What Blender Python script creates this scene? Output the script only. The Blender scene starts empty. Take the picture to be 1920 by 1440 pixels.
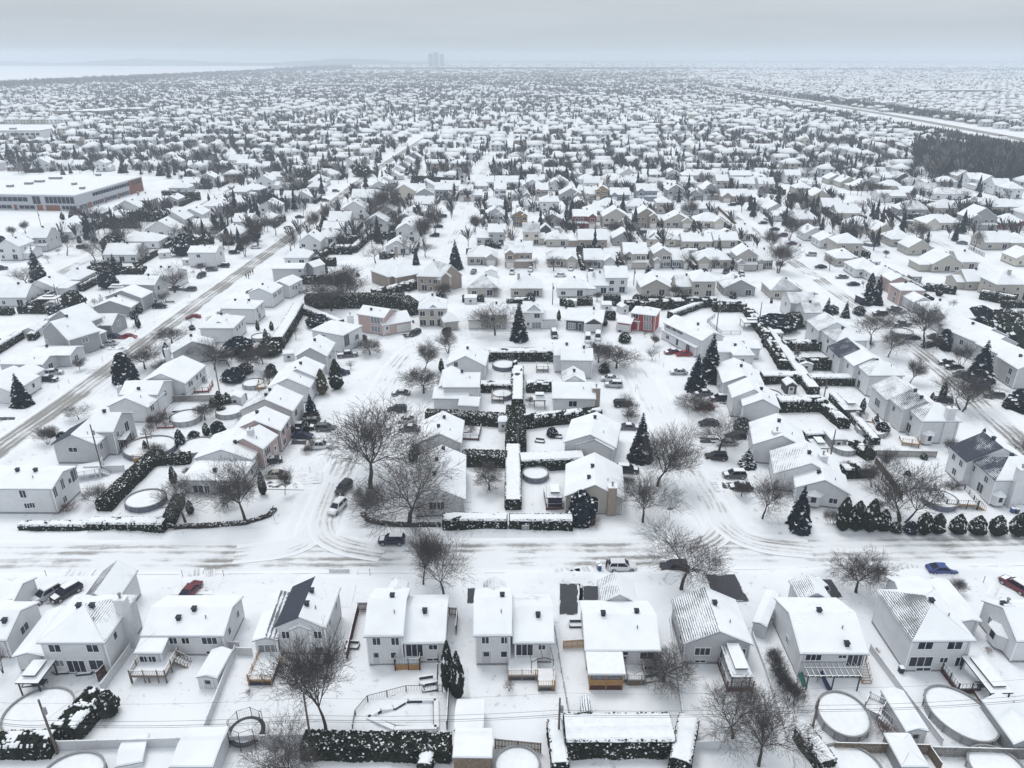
import bpy, math, random
import numpy as np
from mathutils import Vector, Matrix, noise
R = random.Random(7)
C = bpy.context.scene.collection
SC = bpy.context.scene
# ---------------------------------------------------------------- camera, sky, sun, exposure
H0, FPX, HORIZON = 75.0, 1378.0, 104.0
PITCH = math.atan((720 - HORIZON) / FPX)
cd = bpy.data.cameras.new('camera'); cam = bpy.data.objects.new('camera', cd); C.objects.link(cam)
cd.sensor_width = 36.0; cd.lens = 36.0 * FPX / 1920.0; cd.clip_start = 1.0; cd.clip_end = 40000.0
cam.location = (0, 0, H0); cam.rotation_euler = (math.pi / 2 - PITCH, 0, 0); SC.camera = cam
SP, CP = math.sin(PITCH), math.cos(PITCH)
def P(px, py, z=0.0):
    "ground point (at height z) seen at photo position px, py"
    u = (px - 960.0) / FPX; v = (py - 720.0) / FPX
    d = (u, CP - v * SP, -SP - v * CP)
    t = (H0 - z) / -d[2]
    return Vector((d[0] * t, d[1] * t, z))
def ray(px, py):
    u = (px - 960.0) / FPX; v = (py - 720.0) / FPX
    return Vector((u, CP - v * SP, -SP - v * CP))
def proj(p):
    x, y, z = p[0], p[1], p[2] - H0
    dep = y * CP - z * SP
    return 960 + FPX * x / dep, 720 - FPX * (y * SP + z * CP) / dep
def height_at(base, topy):
    "height of an upright thing standing at base whose top shows at photo row topy"
    b = P(*base); v = (topy - 720.0) / FPX
    d2, d1 = -SP - v * CP, CP - v * SP
    return max(0.3, H0 + d2 / d1 * b.y)
def mpp(py, z=0.0):
    "metres per photo pixel across the view at photo row py"
    p = P(960, py, z); return (p.y * CP + (H0 - z) * SP) / FPX
SUN_EL, SUN_ROT = math.radians(66), math.radians(150)
w = bpy.data.worlds.new('World'); SC.world = w; w.use_nodes = True
nt = w.node_tree; nt.nodes.clear()
def N(nt, t, **k):
    n = nt.nodes.new(t)
    for a, b in k.items(): setattr(n, a, b)
    return n
def mth(nt, op, a, b=None, c=None, clamp=False):
    n = N(nt, 'ShaderNodeMath', operation=op, use_clamp=clamp)
    for i, x in enumerate((a, b, c)):
        if x is None: continue
        if isinstance(x, (int, float)): n.inputs[i].default_value = x
        else: nt.links.new(x, n.inputs[i])
    return n.outputs[0]
def mixc(nt, fac, a, b, mode='MIX'):
    n = N(nt, 'ShaderNodeMix', data_type='RGBA', blend_type=mode)
    for i, x in ((0, fac), (6, a), (7, b)):
        if isinstance(x, (int, float)): n.inputs[i].default_value = x
        elif isinstance(x, tuple): n.inputs[i].default_value = (*x, 1) if len(x) == 3 else x
        else: nt.links.new(x, n.inputs[i])
    return n.outputs[2]
def ramp(nt, fac, stops):
    n = N(nt, 'ShaderNodeValToRGB'); cr = n.color_ramp
    while len(cr.elements) < len(stops): cr.elements.new(0.5)
    for e, (p, c) in zip(cr.elements, stops):
        e.position = p; e.color = (*c, 1) if isinstance(c, tuple) else (c, c, c, 1)
    nt.links.new(fac, n.inputs[0]); return n.outputs[0]
def smooth(nt, x, lo, hi):
    n = N(nt, 'ShaderNodeMapRange', interpolation_type='SMOOTHSTEP')
    for i, q in ((0, x), (1, lo), (2, hi)):
        if isinstance(q, (int, float)): n.inputs[i].default_value = q
        else: nt.links.new(q, n.inputs[i])
    return n.outputs[0]
sky = N(nt, 'ShaderNodeTexSky', sky_type='NISHITA', sun_disc=False, sun_elevation=SUN_EL, sun_rotation=SUN_ROT)
sky.air_density = 1.2; sky.dust_density = 6.0
tc = N(nt, 'ShaderNodeTexCoord'); sx = N(nt, 'ShaderNodeSeparateXYZ'); nt.links.new(tc.outputs['Generated'], sx.inputs[0])
el = ramp(nt, sx.outputs[2], [(0.0, (0.560, 0.615, 0.655)), (0.025, (0.560, 0.615, 0.658)), (0.07, (0.610, 0.660, 0.700)), (0.25, (0.70, 0.755, 0.80)), (1.0, (0.86, 0.90, 0.95))])
mp = N(nt, 'ShaderNodeMapping'); mp.inputs['Scale'].default_value = (1.6, 1.6, 16.0); nt.links.new(tc.outputs['Generated'], mp.inputs[0])
cn = N(nt, 'ShaderNodeTexNoise'); cn.inputs['Scale'].default_value = 2.2; cn.inputs['Detail'].default_value = 4.0; nt.links.new(mp.outputs[0], cn.inputs[0])
cl = ramp(nt, cn.outputs[0], [(0.28, 0.92), (0.72, 1.05)])
ov = mixc(nt, 1.0, el, cl, 'MULTIPLY')
ovs = N(nt, 'ShaderNodeVectorMath', operation='SCALE'); nt.links.new(ov, ovs.inputs[0]); ovs.inputs[3].default_value = 10.4
bg = N(nt, 'ShaderNodeBackground'); bg.inputs[1].default_value = 0.1
nt.links.new(mixc(nt, 0.93, sky.outputs[0], ovs.outputs[0]), bg.inputs[0])
wo = N(nt, 'ShaderNodeOutputWorld'); nt.links.new(bg.outputs[0], wo.inputs[0])
sl = bpy.data.lights.new('sun', 'SUN'); sl.energy = 1.35; sl.angle = math.radians(25); sl.color = (1.0, 0.97, 0.93)
so = bpy.data.objects.new('sun', sl); C.objects.link(so)
so.rotation_euler = (math.pi / 2 - SUN_EL, 0, math.pi - SUN_ROT + math.pi)
vs = SC.view_settings; vs.view_transform = 'Standard'; vs.look = 'None'; vs.gamma = 1.0; vs.use_curve_mapping = False; vs.exposure = 0.0
cy = SC.cycles
cy.max_bounces = 6; cy.diffuse_bounces = 4; cy.glossy_bounces = 2; cy.transmission_bounces = 2; cy.volume_bounces = 2; cy.transparent_max_bounces = 4
cy.use_denoising = True; cy.use_adaptive_sampling = True; cy.adaptive_threshold = 0.015; cy.caustics_reflective = False; cy.caustics_refractive = False
cy.sample_clamp_indirect = 6.0

# ---------------------------------------------------------------- mesh building
class MB:
    def __init__(s): s.v = []; s.f = []; s.m = []; s.a = []
    def poly(s, pts, m=0, a=0.0):
        i = len(s.v); s.v.extend(tuple(p) for p in pts); s.f.append(tuple(range(i, i + len(pts)))); s.m.append(m); s.a.append(a)
    def box(s, c0, c1, m=0, top=None, T=None):
        x0, y0, z0 = c0; x1, y1, z1 = c1
        p = [(x0, y0, z0), (x1, y0, z0), (x1, y1, z0), (x0, y1, z0), (x0, y0, z1), (x1, y0, z1), (x1, y1, z1), (x0, y1, z1)]
        if T: p = [T(*q) for q in p]
        i = len(s.v); s.v.extend(tuple(q) for q in p)
        for k, f in enumerate(((3, 2, 1, 0), (4, 5, 6, 7), (0, 1, 5, 4), (1, 2, 6, 5), (2, 3, 7, 6), (3, 0, 4, 7))):
            s.f.append(tuple(i + j for j in f)); s.m.append(top if (k == 1 and top is not None) else m); s.a.append(0.0)
    def bar(s, p, q, wd, ht, m=0, top=None):
        "square bar between two points: wd across, ht upright"
        p, q = Vector(p), Vector(q); d = (q - p)
        if d.length < 1e-6: return
        d.normalize(); up = Vector((0, 0, 1))
        if abs(d.z) > 0.95: up = Vector((0, 1, 0))
        r = d.cross(up).normalized(); u = r.cross(d).normalized()
        i = len(s.v)
        for b in (p, q):
            for sa, sb in ((-1, -1), (1, -1), (1, 1), (-1, 1)): s.v.append(tuple(b + r * (sa * wd / 2) + u * (sb * ht / 2)))
        for k, f in enumerate(((0, 1, 5, 4), (1, 2, 6, 5), (2, 3, 7, 6), (3, 0, 4, 7), (3, 2, 1, 0), (4, 5, 6, 7))):
            s.f.append(tuple(i + j for j in f)); s.m.append(top if (k == 2 and top is not None) else m); s.a.append(0.0)
    def tube(s, p, q, r0, r1, n=4, m=0, cap=False):
        p, q = Vector(p), Vector(q); d = q - p
        if d.length < 1e-6: return
        d.normalize(); a = Vector((0, 0, 1)) if abs(d.z) < 0.9 else Vector((1, 0, 0))
        e = d.cross(a).normalized(); g = d.cross(e)
        i = len(s.v)
        for b, r in ((p, r0), (q, r1)):
            for k in range(n):
                t = 2 * math.pi * k / n; s.v.append(tuple(b + e * (r * math.cos(t)) + g * (r * math.sin(t))))
        for k in range(n):
            k2 = (k + 1) % n; s.f.append((i + k, i + k2, i + n + k2, i + n + k)); s.m.append(m); s.a.append(0.0)
        if cap: s.f.append(tuple(i + n + k for k in range(n))); s.m.append(m); s.a.append(0.0)
    def prism(s, pts, z0, z1, m=0, top=None):
        n = len(pts); i = len(s.v)
        s.v.extend((p[0], p[1], z0) for p in pts); s.v.extend((p[0], p[1], z1) for p in pts)
        for k in range(n):
            k2 = (k + 1) % n; s.f.append((i + k, i + k2, i + n + k2, i + n + k)); s.m.append(m); s.a.append(0.0)
        s.f.append(tuple(i + n + k for k in range(n))); s.m.append(m if top is None else top); s.a.append(0.0)
    def mesh(s, name, mats, attr=None, smooth=False):
        me = bpy.data.meshes.new(name); me.from_pydata(s.v, [], s.f)
        for m in mats: me.materials.append(m)
        me.polygons.foreach_set('material_index', s.m)
        if smooth: me.polygons.foreach_set('use_smooth', [True] * len(s.f))
        if attr:
            at = me.attributes.new(attr, 'FLOAT', 'FACE'); at.data.foreach_set('value', s.a)
        me.update(); return me
    def build(s, name, mats, parent=None, attr=None, smooth=False):
        return link(name, s.mesh(name, mats, attr, smooth), parent)
def link(name, me, parent=None, loc=None, rz=None, sc=None):
    o = bpy.data.objects.new(name, me); C.objects.link(o)
    if parent is not None: o.parent = parent
    if loc is not None: o.location = loc
    if rz is not None: o.rotation_euler = (0, 0, rz)
    if sc is not None: o.scale = sc
    return o
def np_mesh(name, V, F, mats, mi=None, smooth=False):
    "F: (n,4) or (n,3) index array"
    me = bpy.data.meshes.new(name); k = F.shape[1]
    me.vertices.add(len(V)); me.vertices.foreach_set('co', np.asarray(V, np.float32).ravel())
    me.loops.add(F.size); me.loops.foreach_set('vertex_index', F.astype(np.int32).ravel())
    me.polygons.add(len(F)); me.polygons.foreach_set('loop_start', np.arange(0, F.size, k, dtype=np.int32))
    for m in mats: me.materials.append(m)
    if mi is not None: me.polygons.foreach_set('material_index', np.asarray(mi, np.int32))
    if smooth: me.polygons.foreach_set('use_smooth', np.ones(len(F), bool))
    me.update(calc_edges=True); return me
def tag(o, label=None, cat=None, group=None, kind=None):
    if label: o['label'] = label
    if cat: o['category'] = cat
    if group: o['group'] = group
    if kind: o['kind'] = kind
    return o
def thing(name, loc, rz=0.0):
    o = bpy.data.objects.new(name, None); C.objects.link(o); o.location = loc; o.rotation_euler = (0, 0, rz); o.empty_display_size = 0.5
    return o
AUTO = []          # (object, phrase, position): labelled at the end by the house they stand beside
def auto(o, phrase, cat, group, pos=None):
    tag(o, None, cat, group); AUTO.append((o, phrase, Vector(pos) if pos is not None else o.location.copy())); return o

# ---------------------------------------------------------------- materials
def mat(name, col, rough=0.7, spec=0.3, var=0.0, scale=3.0, col2=None, metal=0.0, bump=0.0):
    m = bpy.data.materials.new(name); m.use_nodes = True; nt = m.node_tree; b = nt.nodes['Principled BSDF']
    b.inputs['Roughness'].default_value = rough; b.inputs['Specular IOR Level'].default_value = spec; b.inputs['Metallic'].default_value = metal
    b.inputs['Base Color'].default_value = (*col, 1)
    if var or col2 or bump:
        t = N(nt, 'ShaderNodeTexCoord'); n = N(nt, 'ShaderNodeTexNoise'); n.inputs['Scale'].default_value = scale; n.inputs['Detail'].default_value = 5
        nt.links.new(t.outputs['Object'], n.inputs[0])
        c2 = col2 or tuple(x * (1 - var) for x in col)
        nt.links.new(mixc(nt, smooth(nt, n.outputs[0], 0.38, 0.62), col, c2), b.inputs['Base Color'])
        if bump:
            bu = N(nt, 'ShaderNodeBump'); bu.inputs['Strength'].default_value = bump; bu.inputs['Distance'].default_value = 0.1
            nt.links.new(n.outputs[0], bu.inputs['Height']); nt.links.new(bu.outputs[0], b.inputs['Normal'])
    return m
SNOWC = (0.83, 0.86, 0.895)
M = {}
M['snow'] = mat('snow', SNOWC, 0.75, 0.2, 0.05, 1.4, bump=0.35)
M['glass'] = mat('window_glass', (0.008, 0.013, 0.032), 0.12, 0.35)
M['curtain'] = mat('curtained_glass', (0.20, 0.22, 0.24), 0.25, 0.5)
M['trim'] = mat('white_trim', (0.80, 0.81, 0.83), 0.5)
M['eave_shade'] = mat('eave_shade', (0.24, 0.25, 0.28), 0.5)  # dark edge colour standing in for the shade line under roof snow
M['conc'] = mat('concrete', (0.30, 0.30, 0.31), 0.9, var=0.3)
M['vent'] = mat('vent_metal', (0.012, 0.016, 0.035), 0.5)
M['door'] = mat('door_paint', (0.50, 0.51, 0.53), 0.5)
M['garage'] = mat('garage_panel', (0.66, 0.66, 0.66), 0.5)
M['darkdoor'] = mat('dark_door', (0.05, 0.055, 0.07), 0.5)
def siding(name, col, lines=True, brick=False):
    m = bpy.data.materials.new(name); m.use_nodes = True; nt = m.node_tree; b = nt.nodes['Principled BSDF']
    b.inputs['Roughness'].default_value = 0.65; b.inputs['Specular IOR Level'].default_value = 0.25
    t = N(nt, 'ShaderNodeTexCoord'); n = N(nt, 'ShaderNodeTexNoise'); n.inputs['Scale'].default_value = 0.9; n.inputs['Detail'].default_value = 6
    nt.links.new(t.outputs['Object'], n.inputs[0])
    c = mixc(nt, smooth(nt, n.outputs[0], 0.3, 0.75), tuple(x * 1.03 for x in col), tuple(x * 0.94 for x in col))
    if brick:
        n2 = N(nt, 'ShaderNodeTexNoise'); n2.inputs['Scale'].default_value = 7.0; nt.links.new(t.outputs['Object'], n2.inputs[0])
        c = mixc(nt, smooth(nt, n2.outputs[0], 0.4, 0.66), c, tuple(min(1, x * 1.5 + 0.02) for x in col))
    s = N(nt, 'ShaderNodeSeparateXYZ'); nt.links.new(t.outputs['Object'], s.inputs[0])
    fr = mth(nt, 'FRACT', mth(nt, 'MULTIPLY', s.outputs[2], 4.5))
    ln = mth(nt, 'MULTIPLY', mth(nt, 'LESS_THAN', fr, 0.14), 0.28)
    nt.links.new(mixc(nt, ln, c, tuple(x * 0.45 for x in col)), b.inputs['Base Color'])
    return m
WALL = {
 'w': ('white', siding('white_siding', (0.66, 0.67, 0.69))), 'l': ('pale grey', siding('pale_grey_siding', (0.50, 0.51, 0.53))),
 'g': ('grey', siding('grey_siding', (0.32, 0.325, 0.34))), 'b': ('beige', siding('beige_siding', (0.44, 0.42, 0.38))),
 'c': ('cream', siding('cream_siding', (0.57, 0.54, 0.47))), 'n': ('brown brick', siding('brown_brick', (0.26, 0.215, 0.185), brick=True)),
 's': ('grey stone', siding('grey_stone', (0.33, 0.32, 0.31), brick=True)), 'r': ('red brick', siding('red_brick', (0.25, 0.03, 0.03), brick=True)),
 'p': ('pink brick', siding('pink_brick', (0.38, 0.285, 0.27), brick=True)), 'd': ('charcoal', siding('charcoal_siding', (0.07, 0.075, 0.085))),
 'y': ('tan', siding('tan_siding', (0.30, 0.21, 0.12))), 'u': ('blue grey', siding('blue_grey_siding', (0.20, 0.235, 0.29))),
 'k': ('brick red', siding('dark_red_brick', (0.16, 0.05, 0.045), brick=True)),
}
def roof_mat():
    m = bpy.data.materials.new('snowy_shingle_roof'); m.use_nodes = True; nt = m.node_tree; b = nt.nodes['Principled BSDF']
    b.inputs['Roughness'].default_value = 0.8; b.inputs['Specular IOR Level'].default_value = 0.2
    a = N(nt, 'ShaderNodeAttribute', attribute_name='bare'); t = N(nt, 'ShaderNodeTexCoord'); g = N(nt, 'ShaderNodeNewGeometry')
    s = N(nt, 'ShaderNodeSeparateXYZ'); nt.links.new(t.outputs['Object'], s.inputs[0])
    n = N(nt, 'ShaderNodeTexNoise'); n.inputs['Scale'].default_value = 0.33; n.inputs['Detail'].default_value = 3; nt.links.new(g.outputs['Position'], n.inputs[0])
    n2 = N(nt, 'ShaderNodeTexNoise'); n2.inputs['Scale'].default_value = 2.4; n2.inputs['Detail'].default_value = 4; nt.links.new(g.outputs['Position'], n2.inputs[0])
    wob = mth(nt, 'ADD', s.outputs[2], mth(nt, 'MULTIPLY', n2.outputs[0], 0.13))
    st = mth(nt, 'ABSOLUTE', mth(nt, 'SUBTRACT', mth(nt, 'FRACT', mth(nt, 'MULTIPLY', wob, 7.5)), 0.5))          # 0..0.5 ribs of snow on shingle courses
    val = mth(nt, 'ADD', mth(nt, 'ADD', mth(nt, 'MULTIPLY', n.outputs[0], 0.75), mth(nt, 'MULTIPLY', st, 0.85)), mth(nt, 'MULTIPLY', n2.outputs[0], 0.28))   # about 0.5 .. 1.15
    th = mth(nt, 'ADD', mth(nt, 'MULTIPLY', mth(nt, 'FRACT', mth(nt, 'MINIMUM', a.outputs['Fac'], 1.98)), 1.0), 0.0)
    thr = mth(nt, 'ADD', mth(nt, 'MULTIPLY', th, 1.05), 0.12)
    sn = smooth(nt, val, mth(nt, 'SUBTRACT', thr, 0.07), mth(nt, 'ADD', thr, 0.07))
    dark = mth(nt, 'GREATER_THAN', a.outputs['Fac'], 0.999)
    sh = mixc(nt, dark, (0.19, 0.20, 0.215), (0.025, 0.033, 0.058))
    sh = mixc(nt, mth(nt, 'MULTIPLY', n2.outputs[0], 0.6), sh, (0.10, 0.105, 0.12))
    snc = mixc(nt, smooth(nt, n.outputs[0], 0.35, 0.7), tuple(x * 1.02 for x in SNOWC), tuple(x * 0.95 for x in SNOWC))
    nt.links.new(mixc(nt, sn, sh, snc), b.inputs['Base Color'])
    bu = N(nt, 'ShaderNodeBump'); bu.inputs['Strength'].default_value = 0.3; bu.inputs['Distance'].default_value = 0.12
    nt.links.new(mth(nt, 'ADD', mth(nt, 'MULTIPLY', sn, 0.8), mth(nt, 'MULTIPLY', n2.outputs[0], 0.5)), bu.inputs['Height']); nt.links.new(bu.outputs[0], b.inputs['Normal'])
    return m
M['roof'] = roof_mat()
def ground_mat(name, dirt):
    m = bpy.data.materials.new(name); m.use_nodes = True; nt = m.node_tree; b = nt.nodes['Principled BSDF']
    b.inputs['Roughness'].default_value = 0.85; b.inputs['Specular IOR Level'].default_value = 0.15
    g = N(nt, 'ShaderNodeNewGeometry')
    n1 = N(nt, 'ShaderNodeTexNoise'); n1.inputs['Scale'].default_value = 0.09; n1.inputs['Detail'].default_value = 5; nt.links.new(g.outputs['Position'], n1.inputs[0])
    n2 = N(nt, 'ShaderNodeTexNoise'); n2.inputs['Scale'].default_value = 0.9; n2.inputs['Detail'].default_value = 6; n2.inputs['Roughness'].default_value = 0.65; nt.links.new(g.outputs['Position'], n2.inputs[0])
    if not dirt:
        c = mixc(nt, smooth(nt, n1.outputs[0], 0.4, 0.7), SNOWC, tuple(x * 0.92 for x in SNOWC))
        pt = mth(nt, 'MULTIPLY', smooth(nt, n2.outputs[0], 0.57, 0.70), mth(nt, 'MULTIPLY', smooth(nt, n1.outputs[0], 0.42, 0.58), 0.75))
        c = mixc(nt, pt, c, (0.42, 0.44, 0.48))
        h = n2.outputs[0]
    else:
        uv = N(nt, 'ShaderNodeUVMap'); s = N(nt, 'ShaderNodeSeparateXYZ'); nt.links.new(uv.outputs[0], s.inputs[0])
        a = N(nt, 'ShaderNodeAttribute', attribute_name='dirt')
        mp = N(nt, 'ShaderNodeMapping'); mp.inputs['Scale'].default_value = (0.05, 1.7, 1); nt.links.new(uv.outputs[0], mp.inputs[0])
        ns = N(nt, 'ShaderNodeTexNoise'); ns.inputs['Scale'].default_value = 1.6; ns.inputs['Detail'].default_value = 7; ns.inputs['Roughness'].default_value = 0.7; ns.inputs['Distortion'].default_value = 1.6
        nt.links.new(mp.outputs[0], ns.inputs[0])
        wv = mth(nt, 'ADD', s.outputs[1], mth(nt, 'MULTIPLY', mth(nt, 'SUBTRACT', n1.outputs[0], 0.5), 0.3))
        lane = mth(nt, 'ABSOLUTE', mth(nt, 'SUBTRACT', mth(nt, 'ABSOLUTE', wv), 0.38))            # two lanes
        trk = mth(nt, 'ABSOLUTE', mth(nt, 'SUBTRACT', lane, 0.16))                                 # two wheel tracks each
        tr = mth(nt, 'SUBTRACT', 1.0, smooth(nt, trk, 0.0, 0.2))
        val = mth(nt, 'ADD', mth(nt, 'MULTIPLY', tr, mth(nt, 'ADD', 0.08, mth(nt, 'MULTIPLY', a.outputs['Fac'], 0.24))), mth(nt, 'ADD', mth(nt, 'MULTIPLY', ns.outputs[0], 0.75), mth(nt, 'MULTIPLY', mth(nt, 'SUBTRACT', n2.outputs[0], 0.5), 0.35)))
        edge = smooth(nt, mth(nt, 'ABSOLUTE', wv), 1.0, 0.72)
        val = mth(nt, 'MULTIPLY', mth(nt, 'MULTIPLY', val, edge), mth(nt, 'ADD', 0.62, mth(nt, 'MULTIPLY', smooth(nt, n1.outputs[0], 0.3, 0.7), 0.75)))
        lo = mth(nt, 'SUBTRACT', 0.72, mth(nt, 'MULTIPLY', a.outputs['Fac'], 0.50))
        fac = smooth(nt, val, lo, mth(nt, 'ADD', lo, 0.42))
        dirtc = mixc(nt, n2.outputs[0], (0.19, 0.185, 0.18), (0.36, 0.355, 0.345))
        slush = mixc(nt, mth(nt, 'MULTIPLY', edge, mth(nt, 'MINIMUM', mth(nt, 'MULTIPLY', a.outputs['Fac'], 0.34), 0.5)), SNOWC, (0.52, 0.53, 0.545))
        c = mixc(nt, fac, slush, dirtc); h = val
    nt.links.new(c, b.inputs['Base Color'])
    bu = N(nt, 'ShaderNodeBump'); bu.inputs['Strength'].default_value = 0.5; bu.inputs['Distance'].default_value = 0.25
    nt.links.new(h, bu.inputs['Height']); nt.links.new(bu.outputs[0], b.inputs['Normal'])
    return m
M['ground'] = ground_mat('snow_ground', False); M['road'] = ground_mat('snowy_road', True)
def patch_mat():
    m = bpy.data.materials.new('cleared_asphalt'); m.use_nodes = True; nt = m.node_tree; b = nt.nodes['Principled BSDF']; b.inputs['Roughness'].default_value = 0.8
    uv = N(nt, 'ShaderNodeUVMap'); s = N(nt, 'ShaderNodeSeparateXYZ'); nt.links.new(uv.outputs[0], s.inputs[0])
    g = N(nt, 'ShaderNodeNewGeometry'); n = N(nt, 'ShaderNodeTexNoise'); n.inputs['Scale'].default_value = 0.8; n.inputs['Detail'].default_value = 6; nt.links.new(g.outputs['Position'], n.inputs[0])
    a = N(nt, 'ShaderNodeAttribute', attribute_name='dirt')
    ex = mth(nt, 'MINIMUM', mth(nt, 'MINIMUM', s.outputs[0], mth(nt, 'SUBTRACT', 1.0, s.outputs[0])), mth(nt, 'MINIMUM', s.outputs[1], mth(nt, 'SUBTRACT', 1.0, s.outputs[1])))
    v = mth(nt, 'ADD', mth(nt, 'MULTIPLY', smooth(nt, ex, 0.0, 0.16), 0.5), n.outputs[0])
    f = smooth(nt, v, mth(nt, 'SUBTRACT', 1.45, a.outputs['Fac']), mth(nt, 'SUBTRACT', 1.28, a.outputs['Fac']))
    nt.links.new(mixc(nt, f, mixc(nt, n.outputs[0], (0.022, 0.026, 0.036), (0.052, 0.056, 0.066)), SNOWC), b.inputs['Base Color']); return m
M['asphalt'] = patch_mat()
M['bark'] = mat('bark', (0.062, 0.053, 0.048), 0.9, var=0.4, scale=6)
M['twig'] = mat('twig_bark', (0.082, 0.073, 0.071), 0.9, var=0.3, scale=2)
M['twig_far'] = mat('far_twig_bark', (0.048, 0.047, 0.055), 0.9, var=0.25, scale=.2)
M['twig_pale'] = mat('pale_twig_bark', (0.24, 0.23, 0.23), 0.9, var=0.2, scale=.3)
M['twig_red'] = mat('red_twigs', (0.13, 0.06, 0.055), 0.9, var=0.3, scale=2)
M['needle'] = mat('spruce_needles', (0.007, 0.013, 0.022), 0.8, 0.1, scale=1.5, col2=(0.020, 0.031, 0.044))
M['cedar'] = mat('cedar_foliage', (0.009, 0.014, 0.010), 0.8, 0.1, scale=1.1, col2=(0.030, 0.038, 0.027))
M['cedar_brown'] = mat('browned_cedar', (0.085, 0.06, 0.04), 0.85, 0.1, scale=1.1, col2=(0.04, 0.05, 0.03))
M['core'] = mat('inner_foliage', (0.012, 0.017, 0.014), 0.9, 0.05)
M['wood'] = mat('weathered_wood', (0.20, 0.15, 0.11), 0.8, var=0.35, scale=4)
M['newwood'] = mat('honey_wood', (0.42, 0.24, 0.10), 0.7, var=0.25, scale=4)
M['redwood'] = mat('red_stained_wood', (0.10, 0.035, 0.03), 0.8, var=0.3, scale=4)
M['redpaint'] = mat('red_deck_paint', (0.26, 0.06, 0.045), 0.7, var=0.2)
M['greywood'] = mat('grey_wood', (0.24, 0.235, 0.23), 0.85, var=0.3, scale=4)
M['black'] = mat('black_metal', (0.02, 0.021, 0.025), 0.5)
M['dkgrey'] = mat('dark_grey_fabric', (0.06, 0.065, 0.075), 0.7, var=0.3)
M['grey'] = mat('grey_metal', (0.26, 0.27, 0.28), 0.5, var=0.15)
M['pvc'] = mat('pale_vinyl', (0.62, 0.63, 0.65), 0.5, var=0.08)
M['poolwall'] = mat('pool_wall', (0.40, 0.41, 0.43), 0.5, var=0.2, scale=2)
M['poolblue'] = mat('blue_pool_wall', (0.16, 0.18, 0.25), 0.5, var=0.2, scale=2)
M['pole'] = mat('pole_wood', (0.16, 0.135, 0.12), 0.9, var=0.3)
M['wire'] = mat('wire', (0.05, 0.05, 0.055), 0.6)
M['bluebin'] = mat('blue_bin', (0.03, 0.075, 0.22), 0.5)
M['bluetarp'] = mat('blue_tarp', (0.035, 0.04, 0.13), 0.6, var=0.3)
M['navy'] = mat('navy_screen', (0.02, 0.022, 0.055), 0.6)
M['green'] = mat('green_plastic', (0.03, 0.16, 0.12), 0.5)
M['tyre'] = mat('tyre_rubber', (0.015, 0.015, 0.016), 0.8)
M['rim'] = mat('alloy_rim', (0.38, 0.39, 0.40), 0.3, metal=0.8)
M['lamp'] = mat('headlamp_lens', (0.6, 0.62, 0.64), 0.15, 0.5)
M['tail'] = mat('taillight_lens', (0.28, 0.01, 0.012), 0.2, 0.5)
M['skin'] = mat('skin', (0.42, 0.27, 0.20), 0.6)
M['jacket'] = mat('dark_winter_jacket', (0.018, 0.020, 0.03), 0.8)
M['trousers'] = mat('dark_trousers', (0.03, 0.032, 0.04), 0.85)
M['orange'] = mat('orange_brick', (0.23, 0.10, 0.07), 0.8, var=0.2)
M['schoolgrey'] = mat('metal_cladding', (0.42, 0.44, 0.48), 0.5, var=0.08)
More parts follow.
